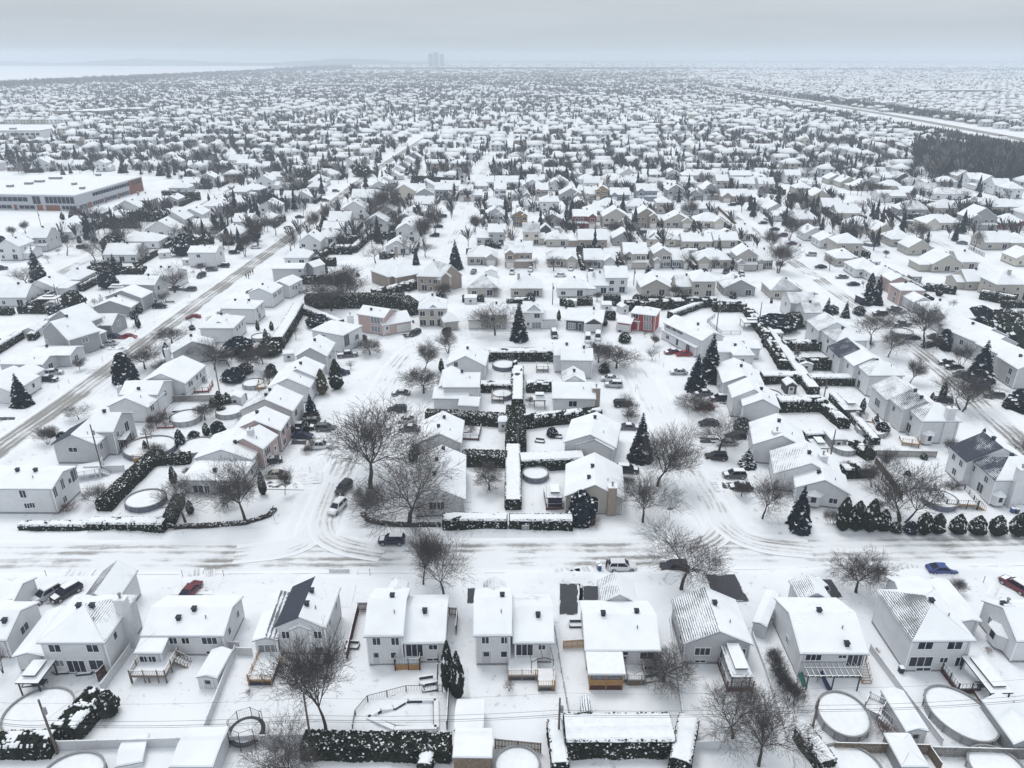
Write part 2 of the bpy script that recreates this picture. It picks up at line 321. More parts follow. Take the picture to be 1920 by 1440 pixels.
# ---------------------------------------------------------------- roads (centre lines by ground point), then the ground sheet shaped round them
ROADS = [ # name, half width m, dirt, points
 ('front_street', 4.6, 0.62, [(-330, 1048), (-60, 1045), (300, 1043), (600, 1041), (960, 1040), (1300, 1036), (1600, 1031), (1920, 1027), (2250, 1022)]),
 ('west_avenue', 3.9, 1.0, [(-190, 985), (-60, 886), (0, 840), (120, 756), (240, 666), (330, 600), (400, 548), (470, 498), (560, 432), (640, 367), (700, 322), (760, 283), (800, 257)]),
 ('loop_street', 3.6, 0.44, [(585, 1012), (594, 985), (618, 925), (650, 860), (690, 785), (722, 722), (750, 678), (790, 645), (850, 655), (930, 655), (1010, 656), (1090, 655), (1150, 665), (1195, 700), (1225, 755), (1262, 830), (1300, 900), (1340, 965), (1366, 1008)]),
 ('outer_west_street', 3.6, 0.62, [(-120, 620), (0, 568), (95, 520), (165, 487), (250, 446), (330, 410), (400, 374), (440, 352)]),
 ('east_street', 3.7, 0.70, [(2080, 985), (1930, 845), (1830, 752), (1760, 690), (1690, 634), (1600, 570), (1520, 514), (1440, 458), (1380, 410), (1330, 384)]),
 ('upper_east_street', 3.6, 0.45, [(2010, 610), (1920, 545), (1860, 509), (1800, 476), (1740, 445), (1680, 415), (1620, 388), (1560, 360), (1500, 336)]),
 ('upper_loop_street', 3.6, 0.40, [(786, 548), (806, 530), (833, 504), (850, 452), (862, 430), (876, 405), (872, 391), (850, 386), (815, 382)]),
 ('upper_street', 3.4, 0.55, [(893, 352), (900, 337), (908, 318), (918, 301), (928, 292)]),
 ('row_street', 3.4, 0.20, [(806, 533), (900, 527), (1040, 525), (1200, 523), (1340, 524), (1470, 524), (1525, 518)]),
 ('middle_row_street', 3.3, 0.18, [(862, 443), (960, 441), (1100, 440), (1250, 440), (1420, 441)]),
 ('far_row_street', 3.3, 0.25, [(876, 388), (960, 386), (1100, 385), (1250, 384), (1370, 388)]),
 ('east_cross_street', 3.5, 0.25, [(1560, 362), (1640, 388), (1720, 384), (1800, 382), (1900, 385)]),
 ('motorway', 8.0, 2.0, [(2250, 323), (2080, 291), (1920, 262), (1800, 240), (1680, 218), (1560, 198), (1430, 178), (1340, 165), (1285, 156)]),
 ('motorway_far_lanes', 7.0, 1.9, [(2250, 300), (2080, 270), (1920, 243), (1800, 224), (1680, 205), (1560, 187), (1430, 170), (1340, 159), (1290, 153)]),
 ('motorway_service_road', 6.0, 1.2, [(2250, 340), (2080, 306), (1920, 276), (1800, 252), (1680, 228), (1560, 206), (1430, 184), (1340, 169), (1280, 159)]),
]
def smooth_line(pts, step):
    pts = [Vector((p[0], p[1], 0)) for p in pts]; out = []
    for i in range(len(pts) - 1):
        p0 = pts[max(i - 1, 0)]; p1 = pts[i]; p2 = pts[i + 1]; p3 = pts[min(i + 2, len(pts) - 1)]
        n = max(1, int((p2 - p1).length / step))
        for k in range(n):
            t = k / n; out.append(0.5 * ((2 * p1) + (p2 - p0) * t + (2 * p0 - 5 * p1 + 4 * p2 - p3) * t * t + (3 * p1 - p0 - 3 * p2 + p3) * t ** 3))
    out.append(pts[-1]); return out
def strip(name, line, hw, dirt, z, m, kind='structure', uvw=True):
    V = []; F = []; UV = []; s = 0.0; K = 5
    for i, p in enumerate(line):
        d = (line[min(i + 1, len(line) - 1)] - line[max(i - 1, 0)]); d.normalize(); n = Vector((-d.y, d.x, 0))
        if i: s += (p - line[i - 1]).length
        for k in range(K):
            v = -1 + 2 * k / (K - 1); q = p + n * (v * hw); V.append((q.x, q.y, z)); UV.append((s, v))
    for i in range(len(line) - 1):
        for k in range(K - 1):
            a = i * K + k; F.append((a, a + K, a + K + 1, a + 1))
    me = np_mesh(name, np.array(V), np.array(F), [m])
    if me.polygons and me.polygons[0].normal.z < 0: me.flip_normals()
    uv = me.uv_layers.new(name='UVMap'); li = np.empty(len(me.loops), np.int32); me.loops.foreach_get('vertex_index', li)
    uv.data.foreach_set('uv', np.array(UV, np.float32)[li].ravel())
    at = me.attributes.new('dirt', 'FLOAT', 'FACE'); at.data.foreach_set('value', np.full(len(F), dirt, np.float32))
    o = link(name, me); tag(o, kind=kind); return o
RLINES = []
for i, (nm, hw, dirt, pts) in enumerate(ROADS):
    ln = smooth_line([P(*p) for p in pts], 4.0); RLINES.append((np.array([(p.x, p.y) for p in ln]), hw))
    strip(nm, ln, hw, dirt, 0.010 + 0.004 * i, M['road'])
def road_dist(X, Y, only=None):
    "distance to the nearest road edge (negative on the road)"
    best = np.full(X.shape, 1e9)
    for k, (L, hw) in enumerate(RLINES):
        if only is not None and k not in only: continue
        for a, b in zip(L[:-1:2], list(L[2::2]) + [L[-1]]):
            d = b - a; q = (d * d).sum() + 1e-9
            m = (X > min(a[0], b[0]) - 14) & (X < max(a[0], b[0]) + 14) & (Y > min(a[1], b[1]) - 14) & (Y < max(a[1], b[1]) + 14)
            if not m.any(): continue
            x = X[m]; y = Y[m]; t = np.clip(((x - a[0]) * d[0] + (y - a[1]) * d[1]) / q, 0, 1)
            best[m] = np.minimum(best[m], np.hypot(x - a[0] - t * d[0], y - a[1] - t * d[1]) - hw)
    return best
def vnoise(X, Y, s, seed):
    "smooth value noise on arrays"
    rs = np.random.RandomState(seed); T = rs.rand(256, 256)
    x = X / s; y = Y / s; xi = np.floor(x).astype(int); yi = np.floor(y).astype(int); fx = x - xi; fy = y - yi
    fx = fx * fx * (3 - 2 * fx); fy = fy * fy * (3 - 2 * fy); g = lambda a, b: T[a % 256, b % 256]
    return (g(xi, yi) * (1 - fx) + g(xi + 1, yi) * fx) * (1 - fy) + (g(xi, yi + 1) * (1 - fx) + g(xi + 1, yi + 1) * fx) * fy
xs = np.concatenate([[-15000, -9000, -5000, -2500, -1200, -600, -330, -220], np.arange(-160, 161, 0.9), [220, 330, 600, 1200, 2500, 5000, 9000, 15000]])
ys = np.concatenate([[-400, -100, 0, 30], np.arange(48, 260, 0.9), np.arange(262, 400, 6), [430, 500, 650, 900, 1400, 2200, 3500, 6000, 10000, 15500]])
X, Y = np.meshgrid(xs, ys); RD = road_dist(X, Y)
Z = np.zeros_like(X)
near = (np.abs(X) < 165) & (Y > 46) & (Y < 262)
lump = vnoise(X, Y, 2.2, 1) * 0.6 + vnoise(X, Y, 0.95, 2) * 0.4
bank = np.exp(-((RD - 1.3) / 1.0) ** 2) * (0.14 + 0.9 * np.clip(vnoise(X, Y, 5, 3) * 1.7 - 0.45, 0, 1)) * (0.55 + 0.8 * lump)
field = (vnoise(X, Y, 9, 4) * 0.22 + np.clip(vnoise(X, Y, 1.6, 5) - 0.45, 0, 1) * 0.75 * np.clip(vnoise(X, Y, 17, 6) * 2 - 0.65, 0, 1))
Z[near] = (np.clip(RD / 1.5, 0, 1) * field + bank)[near]
Z[RD < 0.45] = -0.04
PATCHES = [
  ([(1323, 1079), (1377, 1078), (1404, 1128), (1340, 1130)], .9), ([(1050, 1096), (1084, 1096), (1083, 1155), (1049, 1154)], .9), ([(1093, 1100), (1123, 1099), (1122, 1128), (1093, 1127)], .9),
  ([(1538, 1088), (1558, 1088), (1581, 1123), (1560, 1124)], .9), ([(1711, 1101), (1732, 1100), (1741, 1112), (1718, 1113)], .6), ([(877, 1104), (893, 1104), (891, 1134), (876, 1133)], .9),
  ([(545, 826), (578, 827), (580, 836), (540, 836)], .55), ([(493, 900), (562, 904), (578, 920), (493, 918)], .32), ([(755, 796), (788, 799), (786, 814), (753, 812)], .45), ([(745, 775), (790, 780), (788, 790), (735, 786)], .25),
  ([(1306, 820), (1345, 821), (1348, 834), (1310, 834)], .5), ([(1343, 904), (1408, 905), (1410, 918), (1350, 920)], .4), ([(1345, 750), (1385, 748), (1388, 760), (1342, 762)], .4),
  ([(-20, 782), (35, 783), (32, 790), (-20, 791)], .5), ([(752, 626), (764, 626), (770, 634), (758, 636)], .5), ([(1645, 585), (1700, 583), (1705, 592), (1650, 594)], .35),
  ([(1695, 634), (1762, 634), (1765, 642), (1700, 643)], .3), ([(1760, 676), (1800, 680), (1800, 688), (1765, 686)], .25), ([(1850, 740), (1910, 742), (1905, 752), (1862, 750)], .25),
  ([(1470, 428), (1500, 430), (1496, 438), (1465, 436)], .4), ([(1430, 408), (1460, 410), (1456, 416), (1426, 414)], .4), ([(1528, 498), (1556, 500), (1552, 507), (1524, 505)], .4),
  ([(328, 1104), (352, 1104), (350, 1116), (322, 1117)], .22), ([(360, 1104), (398, 1108), (400, 1116), (366, 1116)], .3),
  ([(308, 565), (332, 565), (330, 569), (306, 568)], .45), ([(205, 650), (245, 651), (240, 657), (200, 656)], .3), ([(1430, 1070), (1478, 1068), (1480, 1076), (1425, 1076)], .22), ([(1770, 755), (1800, 757), (1796, 763), (1765, 761)], .3)]
for px, dirt in PATCHES:       # the ground lies level under cleared asphalt
    q = np.array([(P(*p).x, P(*p).y) for p in px]); c = q.mean(0); q = c + (q - c) * 1.08; ins = np.ones(X.shape, bool); sg = None
    for k in range(4):
        e = q[(k + 1) % 4] - q[k]; cr = e[0] * (Y - q[k][1]) - e[1] * (X - q[k][0]); sc = e[0] * (c[1] - q[k][1]) - e[1] * (c[0] - q[k][0]); ins &= cr * sc > 0
    Z[ins] = -.02
ny, nx = X.shape; idx = np.arange(ny * nx).reshape(ny, nx)
F = np.stack([idx[:-1, :-1].ravel(), idx[:-1, 1:].ravel(), idx[1:, 1:].ravel(), idx[1:, :-1].ravel()], 1)
g = link('ground', np_mesh('ground', np.stack([X.ravel(), Y.ravel(), Z.ravel()], 1), F, [M['ground']], smooth=True)); tag(g, kind='structure')
def patch(name, px, dirt, z, m=None):
    "a four-cornered cleared patch on the ground"
    pts = [P(*p) for p in px]; n = 10; V = []; UV = []
    for j in range(n + 1):
        for i in range(n + 1):
            u, v = i / n, j / n
            q = (pts[0] * (1 - u) + pts[1] * u) * (1 - v) + (pts[3] * (1 - u) + pts[2] * u) * v
            V.append((q.x, q.y, z)); UV.append((u, v))
    F = np.array([(j * (n + 1) + i, j * (n + 1) + i + 1, (j + 1) * (n + 1) + i + 1, (j + 1) * (n + 1) + i) for j in range(n) for i in range(n)])
    me = np_mesh(name, np.array(V), F, [m or M['asphalt']])
    if me.polygons[0].normal.z < 0: me.flip_normals()
    uv = me.uv_layers.new(name='UVMap'); li = np.empty(len(me.loops), np.int32); me.loops.foreach_get('vertex_index', li)
    uv.data.foreach_set('uv', np.array(UV, np.float32)[li].ravel())
    at = me.attributes.new('dirt', 'FLOAT', 'FACE'); at.data.foreach_set('value', np.full(len(F), dirt, np.float32))
    return tag(link(name, me), kind='structure')
for px, dirt in PATCHES:
    patch('driveway', px, dirt, 0.19 if px[0][1] > 640 else 0.17)
# ruts that cars left on their way over the verge
M['rut'] = mat('rut_slush', (0.66, 0.675, 0.70), 0.85, var=0.2, scale=1.2)
RUTN = [0]
def rut(pts, hw=0.16):
    ln = smooth_line([P(*p) for p in pts], 0.8)
    o = strip('tyre_track', ln, hw, 0, 0.13, M['rut']); RUTN[0] += 1; o.location.z = 0.04 + .003 * RUTN[0]
for base in ([(206, 1082), (210, 1072), (222, 1062)], [(216, 1084), (221, 1073), (233, 1062)], [(222, 1086), (230, 1074), (243, 1063)],
             [(1045, 1096), (1048, 1080), (1040, 1070)], [(1072, 1096), (1072, 1078), (1060, 1066)], [(1090, 1104), (1087, 1082), (1070, 1066)], [(1110, 1100), (1108, 1082), (1090, 1066)],
             [(1708, 1100), (1697, 1084), (1690, 1062)], [(1716, 1100), (1706, 1082), (1700, 1058)], [(1735, 1100), (1718, 1080), (1709, 1060)], [(1745, 1106), (1728, 1084), (1718, 1062)],
             [(345, 1112), (352, 1098), (358, 1080)], [(385, 1110), (391, 1090), (392, 1072)], [(1520, 1098), (1513, 1084), (1500, 1070)], [(1535, 1096), (1522, 1080), (1512, 1066)]):
    rut(base)
for n_, pts in enumerate(([(440, 1040), (545, 1026), (596, 990), (622, 930)], [(720, 1036), (640, 1020), (606, 985), (632, 905)], [(1230, 1034), (1315, 1020), (1350, 985), (1322, 930)], [(1520, 1030), (1425, 1019), (1368, 992), (1336, 940)])):
    strip('tyre_track', smooth_line([P(*p) for p in pts], 1.5), 2.6, .62, .075 + .004 * n_, M['road'])
for k in range(5):
    rut([(1850 + k * 8, 722 + k * 3), (1872 + k * 9, 730 + k * 3), (1900 + k * 9, 733 + k * 3)])
# packed-snow drives and trodden ways between the street and the houses
for pts, hw, dirt in (([(345, 1118), (356, 1095), (360, 1070)], 1.8, .5), ([(393, 1118), (393, 1090), (392, 1070)], .9, .4), ([(95, 1135), (125, 1100), (150, 1068)], 2.6, .55), ([(630, 1140), (640, 1100), (645, 1068)], 2.2, .3), ([(882, 1150), (888, 1100), (890, 1066)], 1.6, .4), ([(1066, 1170), (1067, 1110), (1058, 1066)], 2.4, .5), ([(1107, 1130), (1108, 1100), (1088, 1066)], 1.8, .5),
    ([(1350, 1120), (1348, 1090), (1345, 1066)], 2.6, .4), ([(1560, 1125), (1540, 1090), (1520, 1062)], 2.8, .55), ([(1735, 1115), (1715, 1085), (1702, 1058)], 2.4, .5), ([(1880, 1130), (1895, 1100), (1905, 1066)], 2.4, .45), ([(545, 822), (600, 818), (655, 812)], 2.2, .4), ([(540, 838), (600, 832), (638, 830)], 2.0, .45), ([(500, 895), (560, 898), (604, 895)], 2.2, .5), ([(720, 775), (760, 776), (790, 778)], 2.0, .5), ([(700, 800), (750, 803), (790, 806)], 2.0, .45),
    ([(1288, 826), (1310, 827), (1350, 828)], 2.2, .4), ([(1336, 912), (1360, 911), (1410, 912)], 2.0, .5), ([(1252, 752), (1300, 754), (1380, 756)], 2.4, .5), ([(1224, 700), (1250, 700), (1290, 700)], 1.8, .45), ([(1205, 668), (1250, 667), (1300, 670)], 2.4, .4), ([(780, 626), (790, 640), (795, 650)], 2.4, .4), ([(1100, 620), (1108, 640), (1110, 655)], 2.6, .4), ([(1036, 620), (1038, 640), (1040, 655)], 1.6, .4), ([(888, 618), (892, 638), (895, 655)], 2.0, .3), ([(1165, 622), (1168, 645), (1170, 665)], 2.4, .3),
    ([(185, 640), (225, 640), (252, 641)], 3.0, .45), ([(115, 690), (150, 694), (182, 692)], 2.6, .45), ([(330, 560), (345, 564), (358, 566)], 2.0, .4), ([(1662, 590), (1685, 591), (1705, 592)], 2.2, .3), ([(1724, 640), (1760, 640), (1820, 640)], 2.4, .4), ([(1782, 689), (1800, 688), (1830, 690)], 2.4, .4), ([(1840, 736), (1862, 738), (1900, 740)], 2.4, .4)):
    strip('driveway', smooth_line([P(*p) for p in pts], 1.5), hw, dirt, .15, M['road'])
# the frozen river and its far bank
rv = MB(); rv.poly([P(-600, 186), P(60, 156), P(330, 142), P(560, 130), P(640, 125.5), P(640, 121.5), P(-200, 121.5), P(-1100, 124)]); rv.v = [(a, b, 0.06) for a, b, c in rv.v]
M['ice'] = mat('snowy_ice', (0.88, 0.90, 0.92), 0.6, 0.2, 0.06, 0.01)
tag(rv.build('river', [M['ice']]), kind='structure')
# ---------------------------------------------------------------- houses
WINC = {}
def win_mesh(w, h, kind):
    key = (round(w, 1), round(h, 1), kind)
    if key in WINC: return WINC[key]
    w, h = key[0], key[1]; b = MB(); f = 0.09
    if kind == 'garage':
        b.box((-w / 2, -0.05, 0), (w / 2, 0, h), 0)
        for k in range(1, 4): b.box((-w / 2 + .05, -0.065, h * k / 4 - .03), (w / 2 - .05, -0.05, h * k / 4 + .02), 2)
        me = b.mesh('garage_door', [M['garage'], M['glass'], M['conc']])
    elif kind in ('door', 'darkdoor'):
        b.box((-w / 2, -0.06, 0), (w / 2, 0, h), 2)
        b.box((-w / 2 - f, -0.08, 0), (-w / 2, 0, h + f), 0); b.box((w / 2, -0.08, 0), (w / 2 + f, 0, h + f), 0); b.box((-w / 2, -0.08, h), (w / 2, 0, h + f), 0)
        b.box((-w * .28, -0.07, h * .55), (w * .28, -0.06, h * .9), 1)
        me = b.mesh('front_door', [M['trim'], M['glass'], M['door' if kind == 'door' else 'darkdoor']])
    else:
        z0 = 0
        b.box((-w / 2, -0.03, z0), (w / 2, 0, h), 1)
        b.box((-w / 2 - f, -0.08, -f), (w / 2 + f, 0, 0), 0); b.box((-w / 2 - f, -0.08, h), (w / 2 + f, 0, h + f), 0)
        b.box((-w / 2 - f, -0.08, 0), (-w / 2, 0, h), 0); b.box((w / 2, -0.08, 0), (w / 2 + f, 0, h), 0)
        n = 1 if w < 0.9 else (2 if w < 2.0 else 3)
        for k in range(1, n): b.box((-w / 2 + w * k / n - .035, -0.06, 0), (-w / 2 + w * k / n + .035, -0.03, h), 0)
        if kind == 'arch':
            b.poly([(-w / 2, -0.05, h + f)] + [(w / 2 * -math.cos(t), -0.05, h + f + w / 2 * math.sin(t)) for t in (0.5, 1.0, 1.57, 2.1, 2.6)] + [(w / 2, -0.05, h + f)], 1)
        if kind == 'shut':
            b.box((-w / 2 - .5, -0.07, 0), (-w / 2 - f - .02, 0, h), 2); b.box((w / 2 + f + .02, -0.07, 0), (w / 2 + .5, 0, h), 2)
        me = b.mesh('window', [M['trim'], M['curtain' if kind == 'cur' else 'glass'], M['darkdoor']])
    WINC[key] = me; return me
VENT = MB(); VENT.box((-.26, -.26, -.1), (.26, .26, .42)); VENT.box((-.34, -.34, .42), (.34, .34, .54)); VENT_ME = VENT.mesh('roof_vent', [M['vent']])
PIPE = MB(); PIPE.tube((0, 0, -.1), (0, 0, .5), .09, .09, 6, 0, True); PIPE_ME = PIPE.mesh('vent_pipe', [M['grey']])
HOUSES = []       # (centre, key, object)
OCC = []          # footprints (x, y, r)
OVER, TH = 0.35, 0.30
class Block:
    def __init__(s, nl, nr, depth, e, rt, pitch, bare):
        s.a = nl; d = nr - nl; s.W = d.length; s.d = d.normalized(); s.n = Vector((-s.d.y, s.d.x, 0)); s.D = depth; s.e = e; s.rt = rt; s.t = math.tan(math.radians(pitch)); s.bare = bare
    def T(s, u, w, z): q = s.a + s.d * u + s.n * w; return Vector((q.x, q.y, z))
    def ridge(s):
        return s.e + (min(s.W, s.D) if s.rt == 'H' else (s.D if s.rt == 'X' else s.W if s.rt == 'Y' else 0)) / 2 * s.t
    def top(s, u, w):
        "height of the roof plane over the point u, w"
        if s.rt == 'F': return s.e + 0.15
        if s.rt == 'S': return s.e + w * s.t
        a = min(w, s.D - w) * s.t; b = min(u, s.W - u) * s.t
        return s.e + (a if s.rt == 'X' else b if s.rt == 'Y' else min(a, b))
def build_house(blocks, wall, base, trim=None):
    "wall and roof meshes in coordinates relative to base"
    wb, rb = MB(), MB(); o = Vector((base.x, base.y, 0))
    L = lambda p: (p - o)
    for B in blocks:
        W, D, e, t = B.W, B.D, B.e, B.t; i = OVER; T = lambda u, w, z: L(B.T(u, w, z))
        lo = lambda u, w: B.top(u, w)
        fz = 0.45
        # walls: a five-sided gable or a plain rectangle on each side, over a concrete foot
        def side(p0, p1, m=None):
            (u0, w0), (u1, w1) = p0, p1; um, wm = (u0 + u1) / 2, (w0 + w1) / 2
            wb.poly([T(u0, w0, 0), T(u1, w1, 0), T(u1, w1, fz), T(u0, w0, fz)], 1)
            pts = [T(u0, w0, fz), T(u1, w1, fz), T(u1, w1, lo(u1, w1))]
            if lo(um, wm) > lo(u0, w0) + .05 and lo(um, wm) > lo(u1, w1) + .05: pts.append(T(um, wm, lo(um, wm)))
            pts.append(T(u0, w0, lo(u0, w0))); wb.poly(pts, 0)
        side((i, i), (W - i, i)); side((W - i, i), (W - i, D - i)); side((W - i, D - i), (i, D - i)); side((i, D - i), (i, i))
        bv = B.bare
        def plane(pts, k):
            "pts: u, w, z anticlockwise from above, at the underside of the roof"
            q = [T(*p) for p in pts]; up = Vector((0, 0, TH)); mid = Vector((0, 0, TH * .45))
            a = bv.get(k, bv.get('*', .06 + .17 * abs(math.sin(q[0].x * 7.3 + base.x * 3.1 + base.y + ord(k)))))
            cen = sum(q, Vector()) / len(q); zlo = min(p.z for p in q); tp = []
            for p in q:      # the snow is rounded back from the eaves
                d = cen - p; d = d.normalized() * .22 if p.z < zlo + .05 else Vector()
                tp.append(p + up + d)
            rb.poly(tp, 0, a); rb.poly(list(reversed(q)), 1)
            for j in range(len(q)):
                p0, p1 = q[j], q[(j + 1) % len(q)]
                rb.poly([p0, p1, p1 + mid, p0 + mid], 2); rb.poly([p0 + mid, p1 + mid, tp[(j + 1) % len(q)], tp[j]], 0, a)  # lower edge painted dark as eave shade, snow edge above it
        r = B.ridge()
        if B.rt == 'X':
            plane([(0, 0, e), (W, 0, e), (W, D / 2, r), (0, D / 2, r)], 'N'); plane([(W, D, e), (0, D, e), (0, D / 2, r), (W, D / 2, r)], 'F')
        elif B.rt == 'Y':
            plane([(W, 0, e), (W, D, e), (W / 2, D, r), (W / 2, 0, r)], 'R'); plane([(0, D, e), (0, 0, e), (W / 2, 0, r), (W / 2, D, r)], 'L')
        elif B.rt == 'H':
            if W >= D:
                h = D / 2; p, q = (h, h, r), (W - h, h, r)
                plane([(0, 0, e), (W, 0, e), q, p], 'N'); plane([(W, D, e), (0, D, e), p, q], 'F'); plane([(W, 0, e), (W, D, e), q], 'R'); plane([(0, D, e), (0, 0, e), p], 'L')
            else:
                h = W / 2; p, q = (h, h, r), (h, D - h, r)
                plane([(0, 0, e), (W, 0, e), p], 'N'); plane([(W, D, e), (0, D, e), q], 'F'); plane([(W, 0, e), (W, D, e), q, p], 'R'); plane([(0, D, e), (0, 0, e), p, q], 'L')
        elif B.rt == 'F':
            plane([(0, 0, e), (W, 0, e), (W, D, e), (0, D, e)], 'N')
        else:
            plane([(0, 0, e), (W, 0, e), (W, D, e + D * t), (0, D, e + D * t)], 'N')
    return wb, rb
def put_window(root, B, o, side, u, z, w, h, kind='win'):
    i = OVER; a = math.atan2(B.d.y, B.d.x)
    if side == 'N': p, r = B.T(u, i - .01, z), a
    elif side == 'R': p, r = B.T(B.W - i + .01, u, z), a + math.pi / 2
    elif side == 'L': p, r = B.T(i - .01, u, z), a - math.pi / 2
    else: p, r = B.T(u, B.D - i + .01, z), a + math.pi
    nm = {'garage': 'garage_door', 'door': 'front_door', 'darkdoor': 'front_door'}.get(kind, 'window')
    return link(nm, win_mesh(w, h, kind), root, p - o, r)
def chimney(root, base, px, h, wd, dp, m):
    "a boxed chimney standing on the ground at base point px"
    q = P(*px) - base; b = MB(); b.box((q.x - wd / 2, q.y - dp / 2, 0), (q.x + wd / 2, q.y + dp / 2, h), 0)
    b.box((q.x - wd / 2 - .08, q.y - dp / 2 - .08, h), (q.x + wd / 2 + .08, q.y + dp / 2 + .08, h + .16), 1); b.tube((q.x, q.y, h + .1), (q.x, q.y, h + .75), .16, .16, 8, 2, True); b.tube((q.x, q.y, h + .75), (q.x, q.y, h + .85), .28, .24, 8, 2, True)
    b.build('chimney', [m, M['snow'], M['grey']], root)
def bay(root, B, o, side, u, w, h, z, m):
    "bay window with its own small snowy roof"
    b = MB(); dpt = 0.9; pts = [(-w / 2, 0), (-w * .28, -dpt), (w * .28, -dpt), (w / 2, 0)]
    for k in range(3):
        a, c = pts[k], pts[k + 1]; b.poly([(a[0], a[1], 0), (c[0], c[1], 0), (c[0], c[1], h), (a[0], a[1], h)], 0)
        x0, y0, x1, y1 = a[0] * .75 + c[0] * .25, a[1] * .75 + c[1] * .25, a[0] * .25 + c[0] * .75, a[1] * .25 + c[1] * .75
        nx, ny = (y0 - y1), (x1 - x0); l = math.hypot(nx, ny); nx, ny = -nx / l * -.03, -ny / l * .03
        b.poly([(x0 + nx, y0 + ny, h * .38), (x1 + nx, y1 + ny, h * .38), (x1 + nx, y1 + ny, h * .9), (x0 + nx, y0 + ny, h * .9)], 1)
    rp = [(-w / 2 - .15, 0, h), (-w * .3, -dpt - .2, h), (w * .3, -dpt - .2, h), (w / 2 + .15, 0, h)]; ap = (0, 0, h + .9)
    for k in range(3): b.poly([rp[k], rp[k + 1], (ap[0], -.05, ap[2])], 2); b.poly([rp[k], rp[k + 1], (rp[k + 1][0], rp[k + 1][1], h - .12), (rp[k][0], rp[k][1], h - .12)], 2)
    a = math.atan2(B.d.y, B.d.x); i = OVER
    if side == 'N': p, r = B.T(u, i - .02, z), a
    elif side == 'L': p, r = B.T(i - .02, u, z), a - math.pi / 2
    else: p, r = B.T(B.W - i + .02, u, z), a + math.pi / 2
    q = link('bay_window', b.mesh('bay_window', [m, M['glass'], M['snow']]), root, p - o, r); return q
def H(label, key, wall, blocks, wins=(), vents=(), chims=(), bays=(), group='houses of the snowy suburb', auto_side=True, name='house'):
    BL = []
    for b in blocks:
        x1, y1, x2, y2, dep, e, rt, pitch = b[:8]; p1, p2 = P(x1, y1, e), P(x2, y2, e)
        if isinstance(dep, tuple):
            d = (p2 - p1).normalized(); dep = max(3.0, (P(*dep, e) - p1).dot(Vector((-d.y, d.x, 0))))
        BL.append(Block(p1, p2, dep, e, rt, pitch, b[8] if len(b) > 8 else {}))
    B0 = BL[0]; base = B0.T(B0.W / 2, 0, 0)
    root = thing(name, base); tag(root, label, 'house', group)
    wb, rb = build_house(BL, wall, base)
    WM = WALL[wall][1]
    o = Vector((base.x, base.y, 0))     # corner boards and downpipes
    for B in BL:
        for u, w_ in ((OVER, OVER), (B.W - OVER, OVER), (B.W - OVER, B.D - OVER), (OVER, B.D - OVER)):
            p = B.T(u, w_, 0) - o; wb.box((p.x - .07, p.y - .07, .4), (p.x + .07, p.y + .07, B.top(u, w_) - .02), 2)
        if B.e > 2.7 and B.rt != 'F': p = B.T(B.W - OVER - .35, OVER - .08, 0) - o; wb.box((p.x - .05, p.y - .05, .2), (p.x + .05, p.y + .05, B.e), 3)
    wb.build('wall', [WM, M['conc'], M['trim'], M['pvc']], root); ro = rb.build('roof', [M['roof'], M['trim'], M['eave_shade']], root, attr='bare')
    o = Vector((base.x, base.y, 0))
    for wn in wins:   # photo position on a block's near wall, or ('R'/'L', block, along, z)
        if isinstance(wn[0], str):
            sd, k, u, z, w, h = wn[:6]; put_window(root, BL[k], o, sd, u * BL[k].D if sd in 'RL' else u * BL[k].W, z, w, h, wn[6] if len(wn) > 6 else 'win'); continue
        k, px, py, w, h = wn[:5]; B = BL[k]; d = ray(px, py); p0 = B.T(0, OVER, 0); n = B.n; t = (p0 - Vector((0, 0, H0))).dot(n) / d.dot(n); q = Vector((0, 0, H0)) + d * t
        u = (q - B.a).dot(B.d); z = max(0.35, q.z - h / 2); u = min(max(u, OVER + w / 2 + .15), B.W - OVER - w / 2 - .15)
        put_window(root, B, o, 'N', u, z, w, h, wn[5] if len(wn) > 5 else 'win')
    for k, u, wv in vents:
        B = BL[k]; q = B.T(u * B.W, wv * B.D, B.top(u * B.W, wv * B.D) + TH) - o; link('roof_vent', VENT_ME, ro, q)
    if vents:
        B = BL[0]; q = B.T(.72 * B.W, .3 * B.D, B.top(.72 * B.W, .3 * B.D) + TH) - o; link('vent_pipe', PIPE_ME, ro, q)
    for c in chims: chimney(root, o, c[0], c[1], c[2], c[3], c[4] if len(c) > 4 else WM)
    for bb in bays: bay(root, BL[bb[0]], o, *bb[1:], WM)
    if auto_side:
        sd = 'R' if base.x < -4 else 'L' if base.x > 4 else None
        if sd:
            B = B0
            if B.rt != 'F':
                for u in (.3, .72): put_window(root, B, o, sd, u * B.D, max(1.2, B.e - 1.7), .8, 1.1)
    ctr = B0.T(B0.W / 2, B0.D / 2, 0); HOUSES.append((ctr, key, root))
    for B in BL:
        OCC.append((*(B.T(B.W / 2, B.D / 2, 0))[:2], max(B.W, B.D) * .62))
    return root
FR = 'houses in the front row'
ht = height_at
